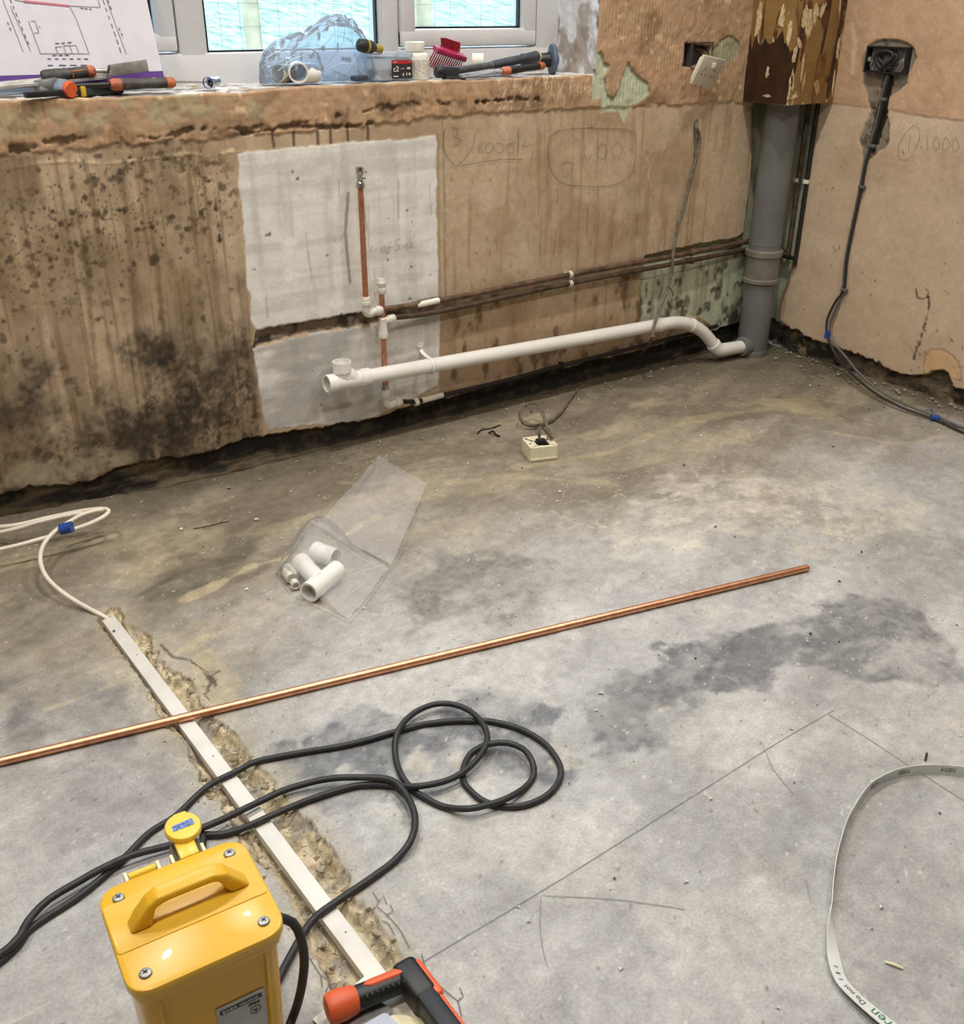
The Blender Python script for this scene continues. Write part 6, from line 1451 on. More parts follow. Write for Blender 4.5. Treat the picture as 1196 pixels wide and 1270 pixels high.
# long chisel lying in front of the plan, blade to the right
t = thing('wood_chisel', 'wide chisel with orange ferrule and bright blade in front of the plan', 'chisel', (-2.2539, 0.0450, 0.9510))
h0, h1, h2, h3 = (-2.3465, 0.0400, 0.9754), (-2.2416, 0.0400, 0.9826), (-2.2128, 0.0400, 0.9819), (-2.1190, 0.0500, 0.9903)
tool_handle(t, h0, h1, .0150, M_handle, M_tan, ends=(False, True))
d = Vector(h3) - Vector(h2); 
mb = MB(); mb.tube([Vector(h1), Vector(h2)], [.005, .006], 10); mb.box((Vector(h2) + Vector(h3)) / 2 + d * .05, (d.length * .9, .004, .024), frame_x(d), .001); mb.build('blade', M_steel, t)
MB().box(Vector(h2) + d * .05, (.006, .005, .022), frame_x(d) @ rotm('Y', 20), .001).build('blade_shoulder', M_chrome, t)
hd = (Vector(h1) - Vector(h0)).normalized()
mb = MB(); hm = Vector(h0) + hd * .082
mb.tube([hm + hd * -.022 + Vector((0, -.0135, -.008)), hm + hd * -.022 + Vector((0, -.0125, .004)), hm + hd * .026 + Vector((0, -.0125, .004)), hm + hd * .026 + Vector((0, -.0135, -.008))], .0014, 6); mb.build('grip_outline', M_tan, t)
# chisel seen end-on
t = thing('bolster_tool', 'grey cast tool with a round orange end on the front sill edge', 'tool', (-2.3220, 0.0000, 0.9359))
o0 = Vector((-2.3023, -0.0040, 0.9479)); o0.z += .002
MB().lathe([(0, .002), (0, .0150), (.004, .0165), (.012, .0165)], o0, (-.45, .9, .12), 22).build('striking_cap', M_orange, t)
mb = MB(); mb.lathe([(.010, .0168), (.020, .0185), (.045, .017), (.075, .0115)], o0, (-.45, .9, .12), 20); mb.build('neck', mat('pale_grey_casting', (150, 156, 168), .45, .4, var=.2), t)
mb = MB(); mb.box(o0 + Vector((-.040, .035, .006)), (.05, .020, .030), rotm('Z', -18) @ rotm('Y', -8), .006); mb.box(o0 + Vector((-.052, .030, -.004)), (.02, .018, .02), rotm('Y', 20), .005)
mb.build('jaw', mat('worn_grey_casting', (124, 124, 124), .5, .5, var=.3), t)
# white straight edge and what lies under it
t = thing('straight_edge', 'whitish flat straight edge lying along the sill under the tools', 'straight edge', (-2.3249, 0.0300, 0.9481))
e0, e1 = Vector((-2.4826, 0.0200, 0.9522)), Vector((-2.1978, 0.0350, 0.9673)); dd = e1 - e0
MB().prism([(0, 0), (dd.length - .03, 0), (dd.length, .012), (dd.length - .006, .034), (0, .034)], e0, dd.normalized(), Vector((0, .97, .2)), .005).build('blade', mat('dusty_white_metal', (188, 184, 178), .55, .1, var=.15), t)
t = thing('utility_knife', 'dark green knife with a yellow collar under the straight edge', 'knife', (-2.2529, 0.0100, 0.9373))
k0, k1 = Vector((-2.2843, 0.0120, 0.9454)), Vector((-2.2148, 0.0300, 0.9457))
kd = (k1 - k0).normalized()
MB().box((k0 + k1) / 2 + kd * .02, ((k1 - k0).length + .02, .018, .020), frame_x(kd), .005).build('handle', mat('dark_green_grip', (38, 52, 50), .5, var=.2), t)
MB().box(k0 + kd * .006, (.012, .0195, .0215), frame_x(kd), .003).build('collar', mat('mustard_plastic', (190, 156, 40), .45), t)
MB().box((k0 + k1) / 2 - kd * .095, (.12, .016, .012), frame_x(kd), .002).build('sheath', M_black, t)
# two chisels side by side
for nm, lb, q0, q1, r, bl in (('wood_chisel', 'chisel with grey handle and worn orange ends at the front edge of the sill', (-2.2143, 0.0120, 0.9516), (-2.0810, 0.0120, 0.9454), .0148, None), ('wood_chisel', 'chisel with its blade to the right, lying behind the orange ended one', (-2.1856, 0.0600, 0.9615), (-2.0999, 0.0600, 0.9614), .0120, (-1.9829, 0.0650, 0.9524))):
    t = thing(nm, lb, 'chisel', q0)
    q0, q1 = Vector(q0), Vector(q1); q0.z = q1.z = SZ + r + (.002 if bl is None else .004)
    tool_handle(t, q0, q1, r, M_handle if bl is None else M_slate, M_tan)
    dq = (q1 - q0).normalized()
    if bl:
        b1_ = Vector(bl); b1_.z = SZ + .012
        MB().tube([q1, q1 + dq * .02], .004, 8).box((q1 + b1_) / 2 + dq * .01, ((b1_ - q1).length - .01, .020, .004), frame_x(b1_ - q1), .001).build('blade', M_steel, t)
    else:
        MB().tube([q0 - dq * .10, q0], [.006, .006], 10).build('blade', M_black, t)
        mm_ = q0 + dq * .07
        MB().tube([mm_ + dq * -.045 + Vector((0, -.010, .009)), mm_ + dq * -.040 + Vector((0, -.0145, -.004))], .0012, 6).build('grip_outline', M_tan, t)
# chrome socket
t = thing('chrome_socket', 'small chrome socket with a blue band standing alone on the sill', 'socket', (-1.9832, 0.0200, 0.9398))
c0 = Vector((-1.9935, 0.0150, 0.9506)); c0.z = SZ + .0125
MB().lathe([(.018, .0072), (0, .0078), (0, .0118), (.008, .0122), (.012, .0105), (.026, .0112), (.030, .0095), (.030, .001)], c0, (.8, .55, .1), 20).build('socket_body', M_chrome, t)
MB().lathe([(.001, .0115), (.001, .0125), (.005, .0127), (.005, .0115)], c0 + Vector((-.0062, .003, 0)), (.8, .55, .1), 20, closed=True).build('blue_band', M_bluetape, t)

# clear bag, its film coloured with the window's blue daylight, and the white fittings in it
M_glint = film('bag_glint', (1, 1, 1), .75, .08, .3, .9)  # milky film that paints white glints on the folds
bg_ = thing('plastic_bag', 'crumpled clear bluish plastic bag slumped on the window sill', 'bag', (-1.7068, 0.0700, 0.9361))
prof = [(-1.8436, 0.9282), (-1.8514, 0.9532), (-1.8502, 0.9847), (-1.8349, 1.0155), (-1.8042, 1.0358), (-1.7574, 1.0491), (-1.7222, 1.0662), (-1.6865, 1.0869), (-1.6513, 1.0974), (-1.6078, 1.0922), (-1.5777, 1.0726), (-1.5587, 1.0474), (-1.5488, 1.0182), (-1.5463, 0.9776), (-1.5505, 0.9403), (-1.5672, 0.9333)]
bz0 = SZ + .003
xa, xb2 = prof[1][0], prof[-2][0]
def top_at(x):
    xs_ = [p[0] for p in prof]; zs_ = [p[1] for p in prof]
    return np.interp(x, xs_[1:-1], zs_[1:-1])
v = []; f = []
NU, NV = 60, 44
R_ = np.random.RandomState(5)
for i in range(NU + 1):
    s = i / NU; x = xa + (xb2 - xa) * s
    hh = max(.004, top_at(x) - bz0)
    for j in range(NV + 1):
        a = math.pi * 2 * j / NV
        wob = 1 + .60 * (fbm(np.array([s * 4 + 3.]), np.array([abs(math.sin(a / 2)) * 4 + (2 if a > math.pi else 0)]), 2, 61, .45)[0] - .5)
        crease = abs(fbm(np.array([s * 6 + 1.]), np.array([abs(math.sin(a / 2)) * 5 + (5 if a > math.pi else 0)]), 2, 67, .45)[0] - .5)
        wob -= .20 * max(0, .07 - crease) / .07
        dep = (.052 * min(1, (hh / .08)) * math.sin(math.pi * min(.98, max(.02, s))) ** .4)
        y = .062 - math.cos(a) * dep * wob * -1
        zc2 = .5 * hh; z = bz0 + zc2 - math.sin(a) * zc2 * (wob if math.sin(a) < 0 else 1) * -1 * -1
        z = bz0 + zc2 + (-math.cos(a + math.pi / 2)) * 0 + math.sin(a) * zc2 * (wob if math.sin(a) > 0 else 1)
        v.append((x + .006 * (wob - 1) * 3, y, max(bz0, z)))
for i in range(NU):
    for j in range(NV): q = i * (NV + 1) + j; f.append((q, q + NV + 1, q + NV + 2, q + 1))
MB().add(v, f).build('crumpled_film', M_daylitbag, bg_)
for ln in ([(-1.8510, 0.0200, 1.0006), (-1.8046, 0.0200, 1.0203), (-1.7623, 0.0200, 1.0333), (-1.7188, 0.0200, 1.0535), (-1.6794, 0.0200, 1.0704)], [(-1.8242, 0.0180, 0.9727), (-1.7872, 0.0180, 0.9960), (-1.7402, 0.0180, 1.0089), (-1.7008, 0.0180, 1.0257), (-1.6688, 0.0180, 1.0531)], [(-1.7130, 0.0200, 0.9625), (-1.6802, 0.0200, 0.9972), (-1.6523, 0.0200, 1.0249), (-1.6413, 0.0200, 1.0598)], [(-1.6430, 0.0200, 0.9641), (-1.6190, 0.0200, 0.9924), (-1.5998, 0.0200, 1.0171), (-1.6026, 0.0200, 1.0455)], [(-1.6819, 0.0220, 1.0807), (-1.6557, 0.0220, 1.0876), (-1.6304, 0.0220, 1.0772), (-1.6142, 0.0220, 1.0561)], [(-1.6828, 0.0180, 0.9760), (-1.6559, 0.0180, 0.9861), (-1.6210, 0.0180, 0.9781), (-1.5951, 0.0180, 0.9593)], [(-1.8106, 0.0200, 0.9548), (-1.7797, 0.0200, 0.9749), (-1.7369, 0.0200, 0.9843)], [(-1.6585, 0.0220, 1.0460), (-1.6328, 0.0220, 1.0387), (-1.6163, 0.0220, 1.0208)]):
    MB().tube(spline(ln, .006), .0013, 6, True, .5).build('crease', M_glint, bg_)  # pale strands drawn as glints along the creases
t = thing('pipe_fitting', 'large white pipe fitting facing out of the bluish bag on the sill', 'pipe fitting', (-1.7279, 0.0500, 0.9344))
p0 = Vector((-1.7768, 0.0080, 0.9562)); p0.z = SZ + .028
MB().lathe([(0, .020), (0, .0235), (.02, .0235), (.022, .0215), (.055, .0215), (.055, .019)], p0, (.35, .9, .05), 26, closed=True).build('sleeve', M_pvc, t)
p1_ = p0 + Vector((.045, .035, -.003)); MB().lathe([(0, .020), (0, .0225), (.04, .0225), (.04, .020)], p1_ + Vector((-.02, 0, 0)), (1, .1, 0), 26, closed=True).build('side_branch', M_pvc, t)
t = thing('pipe_fitting', 'pale grey pipe fitting at the left inside the bluish bag on the sill', 'pipe fitting', (-1.7926, 0.0600, 0.9431))
p0 = Vector((-1.8104, 0.0500, 0.9601)); p0.z = SZ + .026
MB().lathe([(0, .018), (0, .021), (.045, .021), (.045, .018)], p0, (.9, .4, -.05), 22, closed=True).build('sleeve', M_socketgrey, t)
t = thing('dark_block', 'dark flat object seen through the right end of the bluish bag', 'object', (-1.5973, 0.0400, 0.9435))
p0 = Vector((-1.5998, 0.0350, 0.9475)); p0.z = SZ + .010
MB().box(p0, (.040, .025, .013), rotm('Z', 8), .004).build('body', mat('dark_blue_grey', (56, 64, 80), .5), t)

# tub with its lid, screwdriver across it
t = thing('plastic_tub', 'clear plastic tub of screws with a red and black label on the sill', 'tub', (-1.4988, 0.0500, 0.9342))
x0, x1 = (-1.5635, 0.0300, 0.9522)[0], (-1.4481, 0.0300, 0.9489)[0]; tw = x1 - x0; txc = (x0 + x1) / 2
zt_ = (-1.5105, 0.0300, 0.9970)[2]; th_ = zt_ - SZ
def rr3(w, d, r, z, yc=.075): return [Vector((txc + a, yc + b, z)) for a, b in ring_poly([(-w / 2, -d / 2), (w / 2, -d / 2), (w / 2, d / 2), (-w / 2, d / 2)], r, 4)]
def loft3(mb, rings):
    n = len(rings[0]); v = [p for r in rings for p in r]
    f = [(i * n + k, i * n + (k + 1) % n, (i + 1) * n + (k + 1) % n, (i + 1) * n + k) for i in range(len(rings) - 1) for k in range(n)]
    f.append(tuple(range(n))[::-1]); f.append(tuple(range((len(rings) - 1) * n, len(rings) * n))); return mb.add(v, f)
loft3(MB(), [rr3(tw * .94, .088, .014, SZ + .003), rr3(tw, .094, .015, zt_ - .004)]).build('tub_body', M_tub, t)
loft3(MB(), [rr3(tw + .008, .102, .016, zt_ - .004), rr3(tw + .010, .104, .017, zt_), rr3(tw + .010, .104, .017, zt_ + .006), rr3(tw + .002, .096, .014, zt_ + .0085), rr3(tw - .006, .088, .012, zt_ + .005)]).build('tub_lid', M_tub, t)
lx0, lx1 = (-1.5121, 0.0260, 0.9603)[0], (-1.4527, 0.0260, 0.9586)[0]; lz0, lz1 = SZ + .006, SZ + .006 + ((-1.4829, 0.0260, 0.9818)[2] - (-1.4845, 0.0260, 0.9389)[2])
lyc = .026
def LQ(a, b, c=0): return Vector((lx0 + (lx1 - lx0) * a, lyc - c - .001, lz0 + (lz1 - lz0) * b))
lw_, lh_ = lx1 - lx0, lz1 - lz0
MB().box(LQ(.5, .5), (lw_, .0012, lh_)).build('label', mat('black_label', (38, 38, 42), .5, var=.1), t)
lbo = t.children[-1]
MB().box(LQ(.5, .90, .0008), (lw_ * .98, .0006, lh_ * .19)).build('label_band', mat('red_label_band', (168, 36, 40), .5, var=.05), lbo)
lettering('label_print', 'c2', lh_ * .42, LQ(.20, .52, .0008), (1, 0, 0), (0, 0, 1), M_white, lbo)
mb = MB()
for (a, b, w, h_) in ((.18, .13, .28, .14), (.53, .54, .26, .05), (.82, .56, .2, .22), (.55, .22, .07, .30), (.72, .24, .05, .34), (.86, .24, .12, .24), (.16, .90, .22, .06), (.9, .9, .1, .05)): mb.box(LQ(a, b, .0010), (lw_ * w * .8, .0004, lh_ * h_ * .5))
mb.build('label_print', M_socketgrey, lbo)
R_ = np.random.RandomState(2)
mb = MB()
for _ in range(70):
    p = Vector((txc + R_.uniform(-.45, .35) * tw * .9, .075 + R_.uniform(-.036, .036), SZ + .008 + R_.uniform(0, .018))); dq = Vector((R_.normal(), R_.normal(), R_.normal() * .4)).normalized()
    mb.tube([p, p + dq * .014], .0018, 5)
o = mb.build('screws', M_steel, t); o['kind'] = 'stuff'
t = thing('screwdriver', 'black and yellow handled screwdriver resting on the tub lid', 'screwdriver', (-1.5613, 0.0500, 0.9972))
s0, s1 = Vector((-1.6117, 0.0060, 1.0231)), Vector((-1.5411, 0.0200, 1.0143)); s0.z += .002
sdv = (s1 - s0).normalized(); SL = (s1 - s0).length
MB().tube([s0 - sdv * .006, s0, s0 + sdv * SL * .25, s0 + sdv * SL * .5, s0 + sdv * SL * .7], [.007, .0145, .0165, .0150, .0085], 16).build('grip', mat('black_green_grip', (44, 48, 46), .45, var=.2), t)
MB().tube([s0 + sdv * SL * .24, s0 + sdv * SL * .28, s0 + sdv * SL * .32], .0168, 16).build('grip_band', mat('dull_yellow', (168, 148, 62), .5), t)
MB().tube([s0 + sdv * SL * .66, s0 + sdv * SL * .74, s0 + sdv * SL * .95, s0 + sdv * SL], [.009, .0098, .0098, .006], 16).build('end_collar', mat('dull_yellow_grip', (176, 154, 66), .5, var=.15), t)
# white bottle
t = thing('white_bottle', 'white capped bottle standing between the tub and the red brush', 'bottle', (-1.4090, 0.0500, 0.9409))
bxw = (-1.3789, 0.0400, 0.9655)[0] - (-1.4486, 0.0400, 0.9673)[0]; bxc_ = ((-1.3789, 0.0400, 0.9655)[0] + (-1.4486, 0.0400, 0.9673)[0]) / 2 + .004
zsh = (-1.4137, 0.0400, 1.0022)[2]; zcp = (-1.4147, 0.0450, 1.0273)[2]
R0 = bxw / 2
MB().lathe([(0, R0 * .95), (.003, R0), (zsh - SZ - .012, R0), (zsh - SZ - .004, R0 * .94), (zsh - SZ, R0 * .72), (zsh - SZ + .004, R0 * .62)], (bxc_, .075, SZ), (0, 0, 1), 30).build('bottle_body', M_white, t)
MB().lathe([(zsh - SZ + .003, R0 * .72), (zsh - SZ + .005, R0 * .76), (zcp - SZ, R0 * .74), (zcp - SZ + .001, R0 * .66)], (bxc_ - .002, .075, SZ), (0, 0, 1), 26).build('bottle_cap', M_white, t)
v = []; f = []
NA = 16
for i in range(NA + 1):
    a = math.radians(-165 + 150 * i / NA)
    for z in (SZ + .008, zsh - .016): v.append((bxc_ + math.cos(a) * (R0 + .0006), .075 + math.sin(a) * (R0 + .0006), z))
for i in range(NA): f.append((2 * i, 2 * i + 2, 2 * i + 3, 2 * i + 1))
MB().add(v, f).build('bottle_label', mat('pale_printed_label', (206, 200, 186), .55, var=.2, scale=260), t)
# red brush head
t = thing('brush_head', 'red brush head with stiff red bristles lying on the sill', 'brush', (-1.3009, 0.0800, 0.9635))
g0, g1 = Vector((-1.3403, 0.0850, 1.0031)), Vector((-1.2585, 0.0850, 0.9820)); gd = (g1 - g0).normalized(); gu = Vector((0, -.35, 1)); gu = (gu - gd * gu.dot(gd)).normalized(); gn = gd.cross(gu)
MB().box((g0 + g1) / 2 + gu * .006, ((g1 - g0).length + .012, .030, .014), Matrix((gd, -gn, gu)).transposed(), .003).build('brush_back', mat('magenta_brush_back', (168, 40, 84), .4, var=.1), t)
for row, yy in enumerate((-.010, 0, .010)):
    mb = MB()
    for k in range(13):
        b0 = g0 + gd * ((g1 - g0).length * (k + .2) / 12.5) - gn * yy
        mb.tube([b0, b0 - gu * .024 - gd * .003, b0 - gu * .040 - gd * .006], [.0016, .0020, .0022], 6)
    mb.build('bristle_row', M_red, t)
mb = MB()
for k in range(10):
    for yy in (-.008, .002, .012):
        b0 = g0 + gd * ((g1 - g0).length * (.40 + .6 * k / 10)) + Vector((0, .02 + yy, .008))
        mb.tube([b0, b0 + gu * .018 - gd * .002, b0 + gu * .034 - gd * .008 + Vector((0, .004, 0))], [.0018, .0020, .0024], 6)
mb.build('bristle_tuft', M_red, t)
t = thing('tape_reel', 'white cylinder end behind the red brush head', 'roll', (-1.1945, 0.1200, 0.9509))
MB().lathe([(0, .008), (0, .020), (.03, .020), (.03, .008)], Vector((-1.2139, 0.1000, 0.9765)), (.8, -.55, 0), 24, closed=True).build('reel', M_white, t)
# hammer
t = thing('claw_hammer', 'hammer with dark steel head and yellow tipped black grip on the sill', 'hammer', (-1.2187, 0.0400, 0.9396))
m0 = Vector((-1.3369, 0.0300, 0.9533)); m1 = Vector((-1.2738, 0.0400, 0.9599)); m2 = Vector((-1.1907, 0.0460, 0.9684)); m3 = Vector((-1.0274, 0.0550, 0.9876))
mb = MB()
mb.box(m0 + Vector((0, 0, .004)), (.052, .030, .028), rotm('Y', 6), .006); mb.box(m0 + Vector((.012, -.004, -.014)), (.062, .024, .016), None, .003)
mb.lathe([(0, .013), (.006, .0155), (.016, .0155), (.02, .012)], m0 + Vector((-.020, 0, .004)), (-1, .1, .05), 18)
mb.build('hammer_head', mat('dark_forged_steel', (72, 74, 80), .45, .7, var=.3), t)
dh = (m3 - m0).normalized()
MB().tube([m0 + Vector((.01, 0, .006)), m1 + Vector((0, 0, .002)), m2], [.0125, .0115, .0110], 14, True, .8).build('shaft', M_slate, t)
MB().tube([m2 - dh * .001, m2 + dh * .004], .0122, 14, True, .8).build('grip_ring', mat('pale_olive_ring', (168, 164, 110), .5), t)
MB().tube([m2, m2 + dh * .02, m2 + (m3 - m2) * .4, m2 + (m3 - m2) * .7, m3 - dh * .012, m3], [.0122, .0140, .0148, .0138, .0170, .0165], 16, True, .82).build('grip', M_bluegrey if False else mat('blue_black_grip', (52, 58, 68), .6, var=.2), t)
MB().tube([m3 - dh * .002, m3 + dh * .004, m3 + dh * .006], [.0174, .0168, .012], 16, True, .82).build('grip_end', mat('pale_yellow_cap', (196, 184, 120), .5), t)
# bolster with a round guard
t = thing('bolster_chisel', 'bolster chisel with a round blue-grey hand guard at the right end of the sill', 'chisel', (-0.9717, 0.0500, 0.9380))
g = Vector((-0.9577, 0.0750, 0.9761)); ga = Vector((.95, -.42, .0)).normalized()
MB().lathe([(-.006, .018), (-.003, .040), (.003, .0425), (.008, .040), (.010, .018), (.018, .015)], g, ga, 30).build('hand_guard', M_bluegrey, t)
MB().tube([g - ga * .004, g - ga * .02, g - ga * .05, g - ga * .09], [.021, .018, .016, .016], 16).build('neck', M_black, t)
MB().tube([g - ga * .055, g - ga * .060], .0166, 16).build('neck_ring', M_slate, t)
# black handled chisel below the hammer grip
t = thing('wood_chisel', 'chisel with black handle and brown end caps below the hammer grip', 'chisel', (-1.1180, 0.0300, 0.9432))
q0, q1 = Vector((-1.1752, 0.0120, 0.9548)), Vector((-1.0375, 0.0160, 0.9651)); q0.z = max(q0.z, SZ + .013)
tool_handle(t, q0, q1, .0128, M_black, M_tan)
dq = (q1 - q0).normalized()
MB().tube([q0 - dq * .03, q0], [.004, .006], 10).box(q0 - dq * .085, (.11, .020, .004), frame_x(dq), .001).build('blade', M_steel, t)
t = thing('loose_strip', 'crumpled pale strip of masking paper under the black handled chisel', 'strip', (-1.1578, 0.0500, 0.9393))
mb = MB(); 
for k in range(3):
    q0 = Vector((-1.2045, 0.0600, 0.9441)) + Vector((.03 * k, .012 * k, 0)); q0.z = SZ + .006
    mb.box(q0, (.12, .028, .003), rotm('Z', 8 - 6 * k) @ rotm('X', 12), .001)
mb.build('strip', mat('bluish_white_paper', (196, 202, 214), .6, var=.1), t)

# ------------------------------------------------------------------ handwriting and set-out lines
def flat_line(name, pts, w, nrm3, m, parent, lift=.0004):
    P = [Vector(p) for p in pts]; n = Vector(nrm3); v = []; f = []
    for i, p in enumerate(P):
        t = (P[min(i + 1, len(P) - 1)] - P[max(i - 1, 0)]).normalized(); s = t.cross(n).normalized()
        v += [p + s * w / 2 + n * lift, p - s * w / 2 + n * lift]
    for i in range(len(P) - 1): f.append((2 * i, 2 * i + 2, 2 * i + 3, 2 * i + 1))
    return MB().add(v, f).build(name, m, parent)
def multi_line(name, lines, w, nrm3, m, parent, lift=.0004):
    mb = MB(); n = Vector(nrm3)
    for pts in lines:
        P = [Vector(p) for p in pts]; v = []; f = []
        for i, p in enumerate(P):
            t = (P[min(i + 1, len(P) - 1)] - P[max(i - 1, 0)]).normalized(); s = t.cross(n).normalized()
            v += [p + s * w / 2 + n * lift, p - s * w / 2 + n * lift]
        for i in range(len(P) - 1): f.append((2 * i, 2 * i + 2, 2 * i + 3, 2 * i + 1))
        mb.add(v, f)
    return mb.build(name, m, parent)
def sm_(pts, st=.006): return spline(pts, st)
WN = (0, -1, 0)
wl_ = [sm_([(-1.3728, -0.0025, 0.8219), (-1.3783, -0.0025, 0.7922), (-1.3711, -0.0025, 0.7614), (-1.3482, -0.0025, 0.7332), (-1.3326, -0.0025, 0.7279), (-1.3010, -0.0025, 0.7525), (-1.2798, -0.0025, 0.7800), (-1.2773, -0.0025, 0.8064)]), sm_([(-1.3524, -0.0025, 0.8247), (-1.3345, -0.0025, 0.8197), (-1.3321, -0.0025, 0.8075), (-1.3476, -0.0025, 0.8004), (-1.3270, -0.0025, 0.7951), (-1.3244, -0.0025, 0.7828), (-1.3452, -0.0025, 0.7780)]),
       [(-1.2639, -0.0025, 0.7790), (-1.2638, -0.0025, 0.7541)], sm_([(-1.2533, -0.0025, 0.7845), (-1.2558, -0.0025, 0.7660), (-1.2504, -0.0025, 0.7532)]), sm_([(-1.2317, -0.0025, 0.7790), (-1.2424, -0.0025, 0.7652), (-1.2342, -0.0025, 0.7521), (-1.2180, -0.0025, 0.7594), (-1.2182, -0.0025, 0.7761), (-1.2317, -0.0025, 0.7790)]), sm_([(-1.1991, -0.0025, 0.7770), (-1.2127, -0.0025, 0.7695), (-1.2043, -0.0025, 0.7543), (-1.1823, -0.0025, 0.7528), (-1.1826, -0.0025, 0.7696), (-1.1991, -0.0025, 0.7770)]), sm_([(-1.1550, -0.0025, 0.7721), (-1.1714, -0.0025, 0.7647), (-1.1656, -0.0025, 0.7474), (-1.1433, -0.0025, 0.7502), (-1.1550, -0.0025, 0.7721), (-1.1383, -0.0025, 0.7753)]), [(-1.1308, -0.0025, 0.8084), (-1.1289, -0.0025, 0.7385)], sm_([(-1.1045, -0.0025, 0.7753), (-1.1156, -0.0025, 0.7653), (-1.0955, -0.0025, 0.7598), (-1.0815, -0.0025, 0.7674)]),
       sm_([(-1.3222, -0.0025, 0.7251), (-1.2744, -0.0025, 0.7299), (-1.1930, -0.0025, 0.7324), (-1.1116, -0.0025, 0.7277)])]
multi_line('pencil_mark', wl_, .0011, WN, M_pencil, wall_back)
wl_ = [sm_([(-0.6965, -0.0025, 0.7797), (-0.6848, -0.0025, 0.7608), (-0.6823, -0.0025, 0.7029), (-0.6911, -0.0025, 0.6566), (-0.7354, -0.0025, 0.6343), (-0.7936, -0.0025, 0.6275), (-0.8801, -0.0025, 0.6349), (-0.9582, -0.0025, 0.6484), (-1.0020, -0.0025, 0.6789), (-1.0185, -0.0025, 0.7155), (-1.0232, -0.0025, 0.7551), (-1.0128, -0.0025, 0.7847), (-0.9663, -0.0025, 0.7971), (-0.8910, -0.0025, 0.7973), (-0.7972, -0.0025, 0.7899), (-0.7330, -0.0025, 0.7863), (-0.6956, -0.0025, 0.7706)]), sm_([(-0.9703, -0.0025, 0.7054), (-0.9463, -0.0025, 0.7081), (-0.9275, -0.0025, 0.6978), (-0.9327, -0.0025, 0.6824), (-0.9531, -0.0025, 0.6660)]),
       sm_([(-0.8851, -0.0025, 0.7551), (-0.8864, -0.0025, 0.7284), (-0.8758, -0.0025, 0.7097), (-0.8549, -0.0025, 0.7218)]), sm_([(-0.8225, -0.0025, 0.7511), (-0.8370, -0.0025, 0.7341), (-0.8256, -0.0025, 0.7084), (-0.8038, -0.0025, 0.7137), (-0.8026, -0.0025, 0.7386), (-0.8225, -0.0025, 0.7511)]), sm_([(-0.7589, -0.0025, 0.7516), (-0.7767, -0.0025, 0.7346), (-0.7681, -0.0025, 0.7089), (-0.7426, -0.0025, 0.7140), (-0.7418, -0.0025, 0.7415), (-0.7589, -0.0025, 0.7516)])]
multi_line('pencil_mark', wl_, .0011, WN, M_pencil, wall_back)
wl_ = [sm_([(-0.9226, -0.0060, 0.8188), (-0.9343, -0.0060, 0.8130), (-0.9276, -0.0060, 0.8018), (-0.9156, -0.0060, 0.8033), (-0.9160, -0.0060, 0.8098)]), sm_([(-0.9040, -0.0060, 0.8114), (-0.9033, -0.0060, 0.8004), (-0.8882, -0.0060, 0.8018), (-0.8888, -0.0060, 0.8106)]), [(-0.8771, -0.0060, 0.8187), (-0.8757, -0.0060, 0.7989)], [(-0.8648, -0.0060, 0.8180), (-0.8634, -0.0060, 0.7983)], [(-0.8828, -0.0060, 0.8124), (-0.8551, -0.0060, 0.8110)], sm_([(-0.8482, -0.0060, 0.8018), (-0.8362, -0.0060, 0.8078), (-0.8448, -0.0060, 0.7972)]), [(-0.8269, -0.0060, 0.8073), (-0.8260, -0.0060, 0.7962)], [(-0.8237, -0.0060, 0.8071), (-0.8080, -0.0060, 0.8063)]]
multi_line('chalk_writing', wl_, .0016, WN, M_chalk, wall_back, .0006)
wl_ = [sm_([(-1.6033, -0.0040, 0.5481), (-1.6135, -0.0040, 0.5388), (-1.6068, -0.0040, 0.5275)]), sm_([(-1.5694, -0.0040, 0.5420), (-1.5796, -0.0040, 0.5347), (-1.5726, -0.0040, 0.5254), (-1.5624, -0.0040, 0.5327), (-1.5694, -0.0040, 0.5420)]), sm_([(-1.5468, -0.0040, 0.5499), (-1.5545, -0.0040, 0.5444), (-1.5555, -0.0040, 0.5212)]), [(-1.5598, -0.0040, 0.5366), (-1.5449, -0.0040, 0.5369)], sm_([(-1.5192, -0.0040, 0.5551), (-1.5368, -0.0040, 0.5508), (-1.5273, -0.0040, 0.5391), (-1.5226, -0.0040, 0.5300), (-1.5403, -0.0040, 0.5257)]), [(-1.5147, -0.0040, 0.5397), (-1.5152, -0.0040, 0.5270)], sm_([(-1.5076, -0.0040, 0.5261), (-1.5047, -0.0040, 0.5386), (-1.4971, -0.0040, 0.5377), (-1.4975, -0.0040, 0.5270)]), [(-1.4890, -0.0040, 0.5538), (-1.4899, -0.0040, 0.5261)], [(-1.4766, -0.0040, 0.5417), (-1.4871, -0.0040, 0.5343)], [(-1.4871, -0.0040, 0.5343), (-1.4771, -0.0040, 0.5246)]]
multi_line('pencil_writing', wl_, .0011, WN, M_pencilgrey, wall_back, .0004)
RN = (-1, 0, 0)
